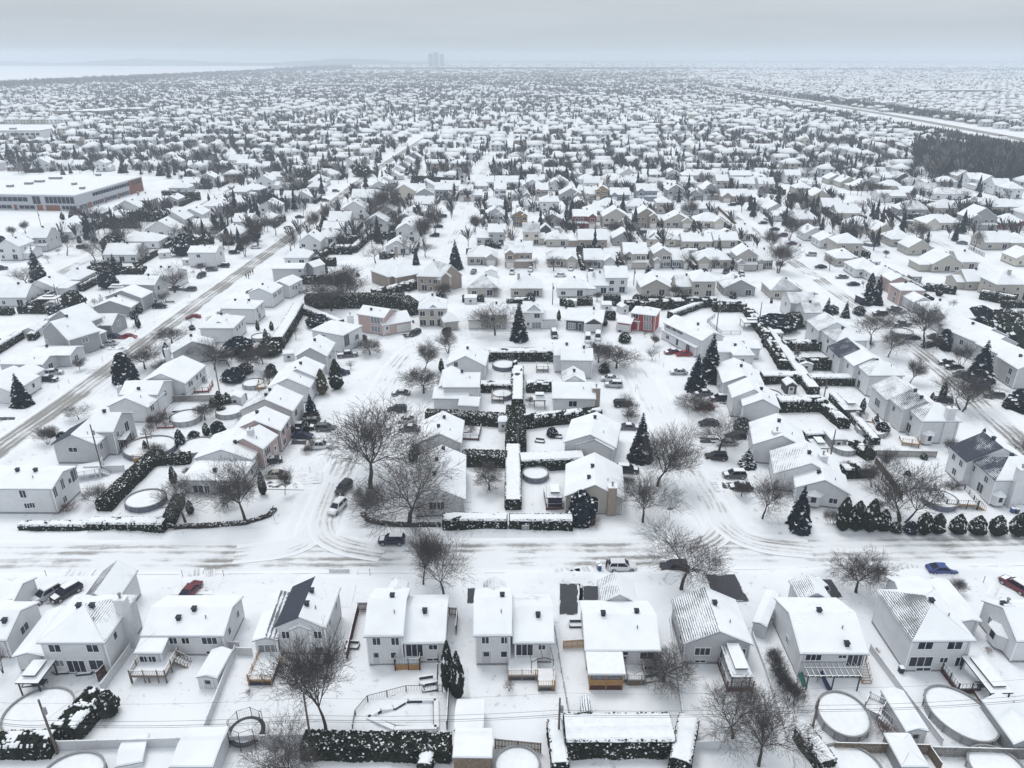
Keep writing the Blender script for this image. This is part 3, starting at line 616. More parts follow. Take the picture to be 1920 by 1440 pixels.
# ---- front row, seen from their back gardens
H('white bungalow cut off by the picture edge beside two parked cars', 'the cut-off white bungalow', 'w', [(-62, 1203, 13, 1203, (77, 1130), 3.4, 'X', 24), (-40, 1135, 24, 1135, 6, 3.2, 'X', 22, {'*': .3})], [('R', 0, .5, 1.6, 1.6, 1.2)], [(0, .75, .3)], group=FR, auto_side=False)
H('white two-storey house with hipped roof, tall side chimney and exposed shingle gable', 'the hipped house with gazebo', 'w',
  [(68, 1208, 197, 1208, (262, 1118), 5.5, 'H', 27, {'R': .42, 'F': .25}), (148, 1136, 218, 1134, 7.5, 4.3, 'Y', 36, {'L': .72, 'R': .3}), (22, 1234, 84, 1232, 9, 2.8, 'Y', 16)],
  [(0, 103, 1215, 1.5, 1.2), (0, 174, 1215, 1.5, 1.2), (0, 112, 1243, 1.1, 1.0, 'cur'), (0, 144, 1249, 2.3, 2.0), (0, 182, 1246, 1.9, 1.6), (2, 66, 1246, 1.3, .9)],
  [(0, .40, .50), (0, .6, .5)], [((250, 1212), ht((250, 1212), 1122), 1.5, 1.0)], group=FR)
H('white raised bungalow with sunroom and wooden balcony deck at the back', 'the bungalow with the balcony deck', 'w',
  [(262, 1195, 420, 1195, (457, 1119), 3.7, 'X', 19, {'F': .22}), (250, 1227, 304, 1227, (263, 1196), 3.0, 'S', 10)],
  [(0, 325, 1201, 1.0, 1.0), (0, 348, 1201, 1.0, 1.0), (0, 393, 1201, 2.0, 1.1), (0, 395, 1223, 1.1, .5), (1, 265, 1236, 1.1, 1.1), (1, 285, 1236, 1.1, 1.1)], [(0, .55, .44), (0, .40, .28)], group=FR)
H('white split-level house with dark bare shingles on its gable roof', 'the house with dark bare shingles', 'w',
  [(514, 1178, 612, 1180, (633, 1103), 5.0, 'Y', 27, {'L': 1.95, 'R': .30}), (472, 1204, 522, 1202, 9.5, 3.3, 'Y', 14, {'R': .6, 'L': .22}), (541, 1184, 584, 1184, 1.2, 4.6, 'Y', 26)],
  [(0, 536, 1190, 1.0, 1.2), (0, 596, 1190, 1.0, 1.2), (1, 507, 1219, 2.4, 2.0, 'cur'), (0, 561, 1219, 1.0, .6), (0, 598, 1217, 1.1, .8), (0, 565, 1241, 1.4, .5)], [(0, .55, .62), (0, .56, .3)], group=FR)
H('white semi-detached pair with small front gable, red fence on its left', 'the pair with the red fence', 'w',
  [(681, 1196, 757, 1195, 9.6, 5.3, 'X', 24, {'F': .3}), (753, 1209, 836, 1208, 9.6, 3.7, 'X', 22, {'F': .25}), (722, 1128, 760, 1128, 4, 5.0, 'Y', 32, {'*': .42})],
  [(0, 706, 1202, 1.0, 1.2), (0, 741, 1202, 1.0, 1.2), (0, 706, 1233, 1.0, 2.1, 'door'), (0, 738, 1228, .7, 1.0), (1, 773, 1219, 2.2, 2.0), (1, 812, 1213, 1.1, .8), (1, 812, 1236, 1.6, .4)],
  [(0, .62, .55), (1, .48, .42)], group=FR)
H('white semi-detached pair with curved arbour frame behind, between two long fences', 'the pair with the arbour', 'w',
  [(887, 1195, 961, 1194, 9.6, 5.3, 'X', 24, {'F': .32}), (961, 1208, 1040, 1208, 9.6, 3.7, 'X', 22, {'F': .36}), (904, 1128, 948, 1128, 4, 5.0, 'Y', 32, {'*': .48})],
  [(0, 910, 1200, .9, 1.1), (0, 946, 1200, .9, 1.1), (0, 912, 1231, 1.3, 2.1, 'door'), (0, 945, 1226, .8, 1.0), (1, 977, 1218, 2.2, 1.9), (1, 1016, 1213, .9, .8)], [(0, .75, .55), (1, .62, .36)], group=FR)
H('white bungalow with tarp-covered wooden porch and black asphalt driveway strips', 'the bungalow with the tarped porch', 'w',
  [(1096, 1222, 1240, 1223, (1231, 1129), 3.6, 'X', 20, {'F': .28}), (1126, 1133, 1196, 1133, 5, 3.5, 'Y', 30, {'*': .5, 'R': .1})],
  [(0, 1168, 1228, 1.3, 1.3), (0, 1213, 1229, 1.8, 1.1), (0, 1170, 1239, .9, 1.9, 'door'), (0, 1213, 1252, 1.8, .5)], [(0, .28, .49), (0, .74, .55)], group=FR)
H('pale grey bungalow with ribbed half-snowed gable roof and deck gazebo behind', 'the grey gable bungalow', 'l',
  [(1281, 1210, 1413, 1211, (1379, 1126), 3.6, 'Y', 25, {'L': .55}), ], [(0, 1317, 1221, 2.0, 1.2), (0, 1379, 1224, 2.5, 1.5), (0, 1312, 1244, 1.4, .4)], [(0, .56, .62)], group=FR)
H('white bungalow with steel pergola and outdoor stairs at its back', 'the bungalow with the pergola', 'w',
  [(1500, 1228, 1631, 1229, (1449, 1122), 4.3, 'X', 20, {'F': .3}), (1498, 1128, 1560, 1128, 4.5, 3.8, 'Y', 30, {'*': .5, 'R': .2})],
  [(0, 1525, 1232, 2.0, 1.0), (0, 1579, 1231, 1.0, .45), (0, 1605, 1237, 2.1, 2.0), ('L', 0, .45, 1.6, .9, 1.1, 'cur')], [(0, .46, .52), (0, .7, .1)], group=FR, auto_side=False)
H('white two-storey house with half-bare hipped roof beside oval pool and gazebo', 'the two-storey house by the oval pool', 'w',
  [(1709, 1205, 1831, 1204, (1643, 1108), 5.5, 'H', 30, {'L': .62, 'F': .3}), (1690, 1126, 1758, 1126, 5, 5.0, 'X', 22, {'*': .05}), (1800, 1168, 1842, 1168, 9, 2.8, 'Y', 12)],
  [(0, 1735, 1210, 1.9, 1.2), (0, 1790, 1210, 1.9, 1.2), (0, 1726, 1240, 3.0, 1.6), (0, 1769, 1237, 1.0, .8), (0, 1806, 1240, 1.2, 1.5), (0, 1729, 1261, 1.9, .5)], [(0, .52, .46)], group=FR, auto_side=False)
H('white gabled house with bay window and chimney at the right picture edge', 'the bay-windowed house at the edge', 'w',
  [(1906, 1205, 2010, 1205, (1838, 1127), 3.9, 'X', 28, {'F': .2}), ], [('L', 0, .7, 1.8, .9, 1.2, 'cur')], [(0, .1, .62)], [((1866, 1196), 6.2, 1.3, 1.3)], [(0, 'L', 3.6, 3.4, 2.3, .6)], group=FR, auto_side=False)
# ---- across the front street, left corner
WC = 'houses beside the front street'
H('white two-storey house behind the low front hedge at the left edge', 'the white house by the left edge', 'w', [(-75, 918, 98, 919, (158, 876), 5.3, 'X', 17), (8, 923, 42, 923, .8, 4.0, 'X', 20)],
  [(0, 43, 926, 1.1, 1.5), (0, 51, 948, .9, 1.0), (0, 61, 947, .9, 1.0), ('R', 0, .12, 3.3, .9, 2.0), ('R', 0, .42, 3.5, .9, 2.0), ('R', 0, .36, 1.0, 1.0, 1.2), ('R', 0, .68, 3.4, .8, 1.0), ('R', 0, .88, 3.0, 1.8, 2.4)], [(0, .7, .5), (0, .5, .5)], group=WC, auto_side=False)
H('grey two-storey house with dark bare gable slope and small rear balcony', 'the grey house with the dark slope', 'l', [(95, 836, 182, 836, 7, 4.3, 'Y', 27, {'L': 1.92, 'R': .1}), (158, 812, 213, 812, 9, 5.4, 'X', 26, {'F': .2})],
  [(0, 137, 843, 1.7, 1.0), ('R', 0, .25, 2.6, .9, 1.3), ('R', 0, .65, 2.8, .9, 1.3), ('R', 1, .2, 3.6, .9, 1.2), ('R', 1, .62, 3.0, 1.5, 2.1), ('R', 1, .2, .8, 1.2, 2.0)], [(1, .4, .5)], group=WC, auto_side=False)
H('white corner bungalow with low roof behind large bare tree and hedge', 'the low corner bungalow', 'w', [(337, 902, 452, 905, 8, 3.0, 'H', 14), (362, 862, 474, 864, 10, 3.6, 'Y', 20, {'L': 1.3, 'N': .2})],
  [(0, 374, 927, 1.9, 1.6), (0, 390, 925, .9, 1.6), (0, 424, 915, 1.8, 1.3), (0, 424, 938, 1.8, 1.3)], [(1, .62, .35), (0, .5, .3)], group=WC)
# ---- west side of the loop street
WL = 'houses along the left arm of the loop street'
H('pink brick fronted house with tall white chimney, first above the corner bungalow', 'the pink brick house with chimney', 'p', [(424, 836, 494, 844, (515, 816), 4.6, 'Y', 25)], [('R', 0, .3, 2.6, 2.0, 1.5), ('R', 0, .3, .8, 1.8, 1.2), ('R', 0, .75, 1.0, 1.0, 2.1, 'door')], [(0, .45, .6)], [((479, 868), 7.6, 1.1, 1.1, WALL['w'][1])], group=WL, auto_side=False)
H('white house with pink brick front, second above the corner bungalow', 'the white and pink house', 'p', [(434, 809, 527, 810, (541, 783), 5.0, 'Y', 25, {'L': .3})], [('R', 0, .3, 3.2, 1.4, 1.4), ('R', 0, .72, 3.2, 1.2, 1.4), ('R', 0, .3, 1.0, 1.6, 1.4)], [(0, .42, .6)], group=WL, auto_side=False)
H('long white house with streaky bare roof ridge, third above the corner bungalow', 'the long streaky-roofed house', 'w', [(449, 771, 550, 773, (568, 744), 5.0, 'Y', 25, {'L': .46, 'R': .2})], [('R', 0, .3, 3.0, 1.4, 1.4), ('R', 0, .7, 1.0, 1.0, 2.0, 'door')], [(0, .46, .6), (0, .47, .25)], group=WL, auto_side=False)
H('white gabled house with double roof ridge near the small round pool', 'the double-ridged white house', 'w', [(500, 729, 582, 729, (598, 698), 4.0, 'Y', 25), (520, 710, 596, 710, 8, 4.6, 'Y', 25)], [(0, 575, 733, 1.6, 2.2, 'garage')], [(0, .55, .6), (1, .52, .4)], group=WL)
H('tall pale house with dark streaked gable roof beside two brown cedars', 'the tall pale gabled house', 'l', [(553, 670, 614, 670, (620, 644), 5.2, 'Y', 30, {'L': .25, 'F': .3})], [('R', 0, .4, 3.2, 1.2, 1.2)], [(0, .5, .5)], group=WL)
H('large white house with big chimney at the head of the loop street', 'the large house at the loop head', 'w', [(582, 620, 643, 631, (677, 611), 5.4, 'H', 22)], [(0, 606, 630, 1.4, .8), ('R', 0, .2, 2.0, 2.2, 3.2), ('R', 0, .7, 2.4, 1.6, 1.4)], [], [((661, 640), 7.8, 1.6, 1.2)], group=WL, auto_side=False)
CR = 'houses at the head of the loop street'
H('pink brick two-storey house with white bay front and white garage door', 'the pink house at the loop head', 'p', [(668, 590, 720, 598, 7.5, 5.6, 'X', 24), (716, 612, 773, 603, 9, 3.4, 'X', 24), (716, 594, 742, 591, 3, 5.0, 'Y', 30)],
  [(0, 704, 601, 3.2, 1.8, 'cur'), (0, 705, 617, 3.2, 1.8, 'cur'), (1, 760, 614, 4.2, 2.2, 'garage'), (1, 726, 618, 1.0, 2.1, 'door')], [(0, .4, .3)], group=CR, auto_side=False)
H('beige brick two-storey house with pyramid porch roof and pointed entrance gable', 'the beige brick house', 'b', [(783, 581, 838, 580, 9, 5.6, 'H', 32, {'F': .4, 'L': .4}), (802, 580, 822, 580, 2, 5.6, 'Y', 38), (832, 606, 862, 603, 6, 2.8, 'H', 40)],
  [(0, 792, 588, 1.5, 1.5), (0, 810, 588, 1.1, 1.8, 'arch'), (0, 826, 588, 1.5, 1.5), (0, 792, 605, 1.8, 1.8), (0, 810, 606, 1.4, 1.9), (0, 823, 606, 1.0, 2.1, 'darkdoor')], [(0, .5, .5)], group=CR)
H('beige bungalow with white garage door half hidden by a bare tree', 'the beige bungalow with garage', 'b', [(876, 601, 908, 601, 9, 3.0, 'X', 20), (898, 592, 952, 592, 9, 4.6, 'X', 24)], [(0, 888, 612, 4.2, 2.2, 'garage'), (1, 916, 613, 1.4, 1.4, 'cur'), (1, 935, 613, 1.4, 1.4, 'cur'), (1, 924, 598, 1.2, 1.2)], [(1, .6, .5)], group=CR)
H('white half-timbered house with steep gable beside the tall spruce', 'the half-timbered house', 'w', [(980, 588, 1020, 588, 8, 5.2, 'X', 30), (984, 587, 1018, 587, 1.4, 5.2, 'Y', 42), (1018, 600, 1044, 600, 8, 3.0, 'X', 22)],
  [(0, 1007, 592, 1.6, 1.3), (0, 1006, 610, 2.6, 2.0, 'cur'), (2, 1032, 611, 4.0, 2.2, 'garage'), (0, 990, 611, 1.0, 2.1, 'door')], [(0, .5, .5)], group=CR)
H('charcoal bungalow with broad snowy roof and pale garage door', 'the charcoal bungalow', 'd', [(1059, 601, 1131, 606, 10, 3.2, 'X', 24), (1096, 608, 1130, 608, 2.5, 3.1, 'Y', 30)], [(0, 1072, 611, 2.0, 1.7, 'cur'), (1, 1112, 615, 5.0, 2.3, 'garage'), (0, 1088, 613, 1.0, 2.1, 'darkdoor')], [(0, .7, .5)], group=CR)
H('bright red two-storey house with white windows and white garage door', 'the bright red house', 'r', [(1181, 588, 1231, 594, 7, 5.4, 'H', 22, {'F': .4, 'L': .2}), (1155, 605, 1184, 609, 7, 3.0, 'X', 18), (1182, 603, 1200, 605, 2, 3.0, 'S', 8)],
  [(0, 1192, 593, 1.5, 1.5), (0, 1214, 597, 2.2, 2.0, 'cur'), (0, 1214, 612, 2.2, 2.0, 'cur'), (1, 1168, 615, 4.2, 2.1, 'garage'), (0, 1190, 611, 2.0, 2.1, 'cur')], [(0, .4, .5)], [], group=CR, auto_side=False)
H('white two-storey house with long covered veranda and shuttered windows', 'the white house with veranda', 'w', [(1243, 606, 1316, 641, 8, 5.2, 'X', 24), (1238, 619, 1304, 654, 2.4, 2.8, 'S', 16)],
  [(0, 1253, 612, 1.1, 1.2, 'shut'), (0, 1264, 617, 1.1, 1.2, 'shut'), (0, 1275, 622, 1.1, 1.2, 'shut'), (1, 1252, 632, 1.4, 1.2), (1, 1270, 641, 1.0, 2.0, 'darkdoor'), (1, 1290, 652, 1.6, 2.0)], [(0, .6, .5)], group=CR, auto_side=False)
# ---- the block inside the loop
CB = 'houses inside the loop street block'
H('white gabled bungalow on the front corner behind two big bare trees', 'the corner bungalow inside the loop', 'w', [(773, 941, 874, 938, (887, 854), 3.6, 'Y', 26)], [(0, 812, 948, 1.3, 1.5), (0, 826, 948, 1.3, 1.5), ('R', 0, .4, 1.4, 1.2, 1.1)], [(0, .54, .9), (0, .42, .66), (0, .40, .34)], group=CB)
H('white gabled bungalow with two roof vents and small railed deck', 'the bungalow with railed deck', 'w', [(782, 833, 866, 833, (870, 790), 3.6, 'Y', 26)], [('R', 0, .4, 1.4, 1.4, 2.0)], [(0, .55, .7), (0, .46, .3)], group=CB)
H('white two-storey house with low snowy garage wing beside a white tent shelter', 'the house with the low wing', 'w', [(829, 728, 900, 728, 8.5, 5.2, 'X', 24), (810, 749, 879, 750, 7, 3.0, 'X', 20), (822, 727, 860, 727, 10, 4.6, 'Y', 26)], [], [(0, .5, .5), (1, .5, .48)], group=CB, auto_side=False)
H('white gabled house at the top of the block near a large round pool', 'the gabled house by the large round pool', 'w', [(835, 686, 911, 688, (914, 662), 4.4, 'Y', 27)], [(0, 855, 683, .9, 1.3), ('R', 0, .5, 1.5, 1.6, 1.2)], [(0, .5, .5)], group=CB)
H('beige gabled house with tall brick chimney and arched bay window', 'the beige house with brick chimney', 'b', [(1057, 933, 1172, 939, (1173, 877), 3.5, 'Y', 27, {'L': .16})], [(0, 1112, 950, 1.8, 2.3, 'arch')], [(0, .46, .55), (0, .4, .25)], [((1145, 966), ht((1145, 966), 912), 1.5, 1.3, WALL['n'][1])], group=CB)
H('white bungalow with low side gable between two snow-topped hedges', 'the bungalow between snowy hedges', 'w', [(1056, 831, 1156, 842, (1158, 797), 3.6, 'Y', 24, {'L': .12}), (1078, 836, 1152, 846, 4, 3.4, 'Y', 24, {'L': .5})], [], [(0, .5, .7)], group=CB)
H('white bungalow with square brick chimney and snowy broad roof', 'the bungalow with square brick chimney', 'w', [(1035, 749, 1118, 750, 9.5, 3.6, 'X', 22), (1055, 718, 1100, 718, 6, 4.2, 'Y', 30, {'*': .5, 'R': .2})], [(0, 1074, 757, 1.8, 1.4), ('R', 0, .5, 1.4, 1.4, 1.3)], [(1, .5, .4)], [((1116, 768), 5.6, 1.8, 1.2, WALL['n'][1])], group=CB, auto_side=False)
H('white two-storey house at the top right of the block behind bushy bare trees', 'the house behind bushy bare trees', 'w', [(1051, 677, 1113, 678, 8, 5.0, 'X', 24), (1038, 668, 1090, 668, 9, 4.8, 'X', 22, {'*': .12})], [], [(0, .72, .5), (1, .5, .4)], group=CB, auto_side=False)
# ---- east side of the loop street
EL = 'houses along the right arm of the loop street'
H('white house with box chimney and rounded bay windows behind the corner spruce', 'the corner house behind the spruce', 'w', [(1490, 916, 1596, 930, 7, 3.4, 'Y', 26), (1450, 890, 1584, 905, 9, 3.6, 'Y', 26, {'L': .42})], [(0, 1562, 939, 1.4, 1.0)], [(0, .42, .4), (1, .5, .4)], [((1532, 912), 6.8, 1.4, 1.3)], [(0, 'N', 3.4, 3.2, 2.2, .5)], group=EL)
H('white two-storey house with wide chimney beside a snow-covered small spruce', 'the wide-chimneyed house', 'w', [(1411, 835, 1516, 845, (1480, 800), 4.2, 'Y', 26), ], [('L', 0, .3, 1.6, 1.0, 1.3)], [(0, .5, .6)], [((1447, 866), 7.0, 1.6, 1.2)], [(0, 'N', 5.2, 2.6, 2.0, .4)], group=EL)
H('white gabled two-storey house with L-shaped snowy roof next to long hedge', 'the L-roofed gabled house', 'w', [(1392, 763, 1464, 768, 9, 4.6, 'Y', 26), (1372, 748, 1450, 752, 7, 4.8, 'Y', 28, {'L': .2})], [('L', 0, .4, 3.0, 1.0, 1.3), ('L', 0, .4, .8, 1.6, 1.6)], [(0, .55, .6)], group=EL)
H('white house with two low gables just right of the twin spruces', 'the house right of the twin spruces', 'w', [(1354, 720, 1434, 724, 9, 4.4, 'Y', 24), (1348, 702, 1420, 704, 6, 4.2, 'Y', 22)], [('L', 0, .5, 1.2, 1.4, 1.2)], [(0, .5, .6), (1, .6, .4)], group=EL)
H('white cross-roofed bungalow with hedged lawn above the twin spruces', 'the cross-roofed bungalow', 'w', [(1375, 668, 1416, 668, 10, 3.4, 'H', 24), (1345, 662, 1380, 662, 8, 3.2, 'X', 22), (1400, 655, 1428, 655, 6, 3.2, 'X', 20)], [(0, 1381, 677, 1.2, 1.2), (0, 1392, 677, .9, 1.2)], [(0, .3, .5)], group=EL)
# ---- semi-detached row backing onto the hedged lane, facing the east street
ER = 'white semi-detached houses on the east street'
H('long white semi-detached house with black bare roof at the right edge', 'the black-roofed semi', 'w', [(1866, 903, 1985, 903, 9, 5.4, 'H', 27, {'L': 1.72, 'N': 0}), (1812, 868, 1932, 868, (1762, 838), 5.4, 'Y', 27, {'L': 1.85, 'R': 0})], [('L', 0, .3, 3.6, 1.0, 1.2), ('L', 0, .75, 3.6, 1.0, 1.2), ('L', 1, .3, 3.6, 1.0, 1.2), ('L', 1, .7, 3.6, 1.0, 1.2), ('L', 0, .4, .9, 1.6, 1.9), ('L', 1, .5, 1.0, 1.2, 1.4)], [(1, .5, .5), (0, .5, .6)], [((1893, 952), 8.2, 1.4, 1.2)], [(0, 'N', 1.6, 2.4, 2.0, .6)], group=ER, auto_side=False)
H('long white semi-detached house with streaked dark roof and box chimney above gazebo', 'the streaked-roof semi', 'w', [(1728, 792, 1804, 792, 9, 5.4, 'H', 27, {'L': 1.5, 'N': 0}), (1692, 772, 1772, 772, 8, 5.4, 'Y', 27, {'L': 1.58}), (1662, 752, 1745, 752, 8, 5.2, 'Y', 27, {'L': .5})],
  [('L', 0, .5, 3.6, 1.0, 1.2), ('L', 1, .5, 3.6, 1.0, 1.2), ('L', 0, .5, .8, 1.6, 2.0), ('L', 2, .5, 2.0, 2.2, 1.8)], [(1, .5, .6), (1, .47, .2)], [((1766, 832), 8.4, 1.7, 1.2)], [(0, 'N', 2.2, 2.6, 2.2, .5)], group=ER, auto_side=False)
H('white semi-detached house with half dark roof and bay window, middle of the lane', 'the half-dark-roofed semi', 'w', [(1628, 706, 1697, 706, 8.5, 5.4, 'H', 27, {'L': 1.45, 'N': 0}), (1600, 688, 1668, 688, 7, 5.4, 'Y', 27, {'L': 0.05}), (1574, 672, 1644, 672, 8, 5.2, 'Y', 27, {'L': 1.8})], [('L', 0, .6, 3.6, 1.0, 1.2), ('L', 1, .5, 3.6, 1.0, 1.2), ('L', 2, .5, 3.6, 1.0, 1.2), ('L', 0, .5, .6, 1.4, 2.0)], [(0, .5, .7)], [], [(0, 'N', 2.0, 2.6, 2.2, .4)], group=ER, auto_side=False)
H('white semi-detached house with grey streaked roof beside two leaning bare trees', 'the grey-streaked semi', 'w', [(1566, 642, 1630, 640, 8.5, 5.4, 'H', 27, {'L': .55, 'N': 0}), (1534, 622, 1600, 622, 9, 5.4, 'Y', 27, {'L': .48})], [('L', 0, .5, 3.6, 1.0, 1.2), ('L', 1, .5, 3.6, 1.0, 1.2), ('L', 0, .4, .8, 1.4, 1.8)], [(0, .4, .5)], group=ER, auto_side=False)
H('white semi-detached house with grey gable roof, topmost before the hipped bungalow', 'the topmost semi', 'w', [(1508, 588, 1544, 588, 8, 5.0, 'X', 26, {'*': .5}), (1482, 570, 1530, 570, 9, 5.2, 'X', 26, {'*': .5})], [('L', 0, .5, 3.2, 1.0, 1.2), ('L', 1, .5, 3.2, 1.0, 1.2)], [(0, .5, .5)], group=ER, auto_side=False)
# ---- west avenue, right-hand side going away
WR = 'houses on the right side of the west avenue'
H('white house with low twin roofs, beside two pools near the avenue', 'the twin-roofed avenue house', 'w', [(200, 764, 278, 766, (302, 737), 3.9, 'Y', 25), (222, 742, 296, 742, 8, 5.0, 'X', 22)], [('R', 0, .25, 2.4, 1.4, 2.0), ('R', 1, .5, 3.2, 1.0, 1.2)], [(0, .55, .6)], [((233, 766), 5.6, .9, .9)], group=WR)
H('white broad gabled house above the rounded spruce on the avenue', 'the broad gabled avenue house', 'w', [(262, 719, 348, 721, (387, 686), 4.2, 'Y', 24, {'L': .12, 'F': .3})], [(0, 299, 717, 1.2, 1.0), ('R', 0, .2, 2.6, 1.0, 1.3), ('R', 0, .55, 2.6, 1.0, 1.3), ('R', 0, .8, .8, 1.6, 1.4)], [], [((322, 702), 7.0, 1.0, 1.0)], group=WR)
H('white gabled house with dark ridge among bare trees on the avenue', 'the dark-ridged avenue house', 'l', [(321, 664, 405, 652, (420, 634), 3.8, 'Y', 24, {'L': 1.4})], [], [(0, .5, .6)], group=WR)
H('white hipped house with front gable above the red parked car', 'the hipped avenue house', 'w', [(372, 617, 438, 617, (458, 594), 4.6, 'H', 24), (388, 614, 434, 614, 7, 4.4, 'Y', 24)], [(1, 401, 617, 1.4, 1.1), ('R', 0, .5, 2.8, 1.2, 1.2)], [(0, .5, .5)], group=WR)
H('white two-storey hipped house with railed deck, fifth along the avenue', 'the fifth avenue house', 'w', [(413, 580, 478, 581, (503, 565), 4.8, 'H', 20)], [('R', 0, .3, 2.9, 1.2, 1.3), ('R', 0, .7, 2.9, 1.2, 1.3), ('R', 0, .4, .8, 1.6, 1.8)], [(0, .3, .5), (0, .7, .5)], group=WR)
H('white gabled house with shuttered side windows, sixth along the avenue', 'the sixth avenue house', 'w', [(464, 550, 510, 552, (529, 537), 4.8, 'Y', 22)], [('R', 0, .3, 3.0, 1.0, 1.3, 'shut'), ('R', 0, .7, 3.0, 1.0, 1.3, 'shut')], [(0, .4, .5)], group=WR)
H('white gabled house with red rear deck, seventh along the avenue', 'the seventh avenue house', 'w', [(506, 535, 543, 538, (563, 524), 4.4, 'Y', 20)], [('R', 0, .5, 2.2, 1.2, 1.3)], [], group=WR)
H('pale flat-eaved two-storey house above the group of walkers', 'the house above the walkers', 'l', [(508, 505, 569, 505, 8, 5.0, 'X', 14), (568, 499, 588, 503, 6, 4.4, 'Y', 30)], [(0, 562, 508, .9, 1.0)], [], group=WR)
# ---- west avenue, left-hand side
WV = 'houses on the left side of the west avenue'
H('white bungalow cut by the left edge beside the wide snowy spruce', 'the edge bungalow by the spruce', 'w', [(-70, 735, 24, 738, 10, 3.2, 'Y', 22), (10, 706, 60, 708, 5, 3.0, 'Y', 24)], [('R', 0, .2, 1.0, 1.6, 1.3)], [], group=WV)
H('white L-shaped house with navy car in its drive, second from the left edge spruce', 'the L-shaped avenue house', 'l', [(-4, 684, 80, 686, 7, 3.2, 'X', 18), (52, 668, 132, 668, 7, 3.4, 'X', 16, {'F': .5})], [(0, 34, 690, 1.0, .9), ('R', 0, .45, 1.0, 1.6, 1.6), ('R', 1, .4, 1.0, 1.6, 1.6)], [(1, .3, .5)], group=WV, auto_side=False)
H('tall grey house with white trim and porch beside the red car', 'the tall grey house', 'g', [(76, 622, 128, 640, 9, 5.2, 'Y', 30), (88, 602, 150, 612, 8, 5.4, 'Y', 30), (122, 640, 142, 648, 9, 2.8, 'S', 8)], [('R', 0, .5, 3.4, 1.6, 1.5, 'cur'), ('R', 1, .5, 3.4, 1.6, 1.5, 'cur'), (0, 89, 643, .9, 2.2, 'cur')], [(0, .5, .5)], group=WV, auto_side=False)
H('grey bungalow with broad hipped snow roof and arched gable window', 'the broad hipped grey bungalow', 'g', [(138, 612, 210, 612, 9, 3.4, 'X', 26), (176, 619, 200, 613, 5, 3.0, 'Y', 26)], [('R', 0, .5, 2.0, 1.8, 1.6, 'cur')], [(0, .1, .5), (0, .25, .5)], group=WV, auto_side=False)
H('grey house with two stepped snowy roofs, rounded shrubs at its corner', 'the stepped-roof grey house', 'g', [(172, 578, 246, 578, 8, 3.0, 'Y', 20), (195, 558, 266, 560, 7, 4.4, 'Y', 20)], [('R', 0, .5, .8, 1.6, 1.6)], [(0, .5, .5)], [((194, 582), 4.4, .9, .9, WALL['w'][1])], group=WV, auto_side=False)
H('pale two-storey house with tall front gable beside blue bins', 'the pale house by the blue bins', 'l', [(228, 535, 290, 536, (310, 522), 5.4, 'X', 24)], [('R', 0, .3, 3.2, 1.4, 1.5), ('R', 0, .7, .8, 2.0, 2.0, 'garage')], [(0, .65, .5)], group=WV, auto_side=False)
H('white house with pointed front gables above the grey parked car', 'the pointed-gable house', 'w', [(268, 517, 330, 519, 8, 4.4, 'X', 24), (330, 520, 344, 510, 3, 4.4, 'Y', 34)], [('R', 0, .4, 2.6, 1.2, 1.6), ('R', 0, .4, .4, 2.0, 2.0, 'garage')], [(0, .4, .5), (0, .65, .5)], group=WV, auto_side=False)
H('white two-storey house with large blank back wall beside the avenue', 'the blank-backed white house', 'w', [(350, 475, 405, 475, 9, 5.6, 'X', 20)], [(0, 372, 480, 1.4, 1.2), ('R', 0, .6, 3.4, 1.4, 1.5), ('R', 0, .5, .6, 2.2, 2.0, 'garage')], [(0, .5, .5)], group=WV, auto_side=False)
# ---- far right, below the cedar grove
RG = 'houses on the right side of the east street'
H('pink walled house with red brick front beside the twin spruces', 'the pink walled house', 'p', [(1688, 546, 1736, 546, 8, 5.2, 'H', 22), (1670, 528, 1706, 528, 8, 4.6, 'Y', 24)], [(0, 1713, 553, .9, 1.1), ('L', 0, .4, 2.6, 1.2, 1.4), ('L', 0, .4, .5, 1.2, 1.8)], [(0, .4, .5)], group=RG, auto_side=False)
H('white bungalow with long hipped roof behind the large bare maple', 'the long hipped bungalow', 'w', [(1741, 586, 1803, 588, 10, 3.4, 'H', 24), (1712, 568, 1750, 568, 8, 3.4, 'Y', 26)], [('L', 0, .4, 1.2, 1.4, 1.4)], [(0, .5, .5)], group=RG)
H('grey house row with jagged double gables and arched wall window', 'the jagged double-gabled house', 'l', [(1822, 640, 1893, 632, 11, 5.2, 'Y', 24, {'L': .3}), (1795, 622, 1830, 618, 7, 5.4, 'Y', 28, {'R': .3}), (1775, 600, 1830, 598, 8, 5.0, 'X', 24)], [(0, 1857, 637, 1.2, 2.0, 'arch'), ('L', 0, .3, 3.0, 1.2, 1.4), ('L', 1, .5, 3.0, 1.2, 1.4), ('L', 0, .3, .6, 2.2, 2.0, 'garage')], [(0, .4, .5)], group=RG, auto_side=False)
H('grey townhouse with stepped gabled front behind the large blue spruce', 'the stepped townhouse', 'l', [(1908, 694, 1985, 694, 9, 5.4, 'Y', 26), (1876, 668, 1930, 664, 9, 5.4, 'Y', 26), (1850, 652, 1910, 646, 9, 5.2, 'Y', 26, {'R': .4})], [('L', 0, .3, 3.2, 1.2, 1.5), ('L', 1, .3, 3.2, 1.2, 1.5), ('L', 0, .3, .6, 1.6, 1.8, 'cur'), ('L', 1, .3, .6, 1.6, 1.8, 'cur')], [(0, .3, .5)], group=RG, auto_side=False)

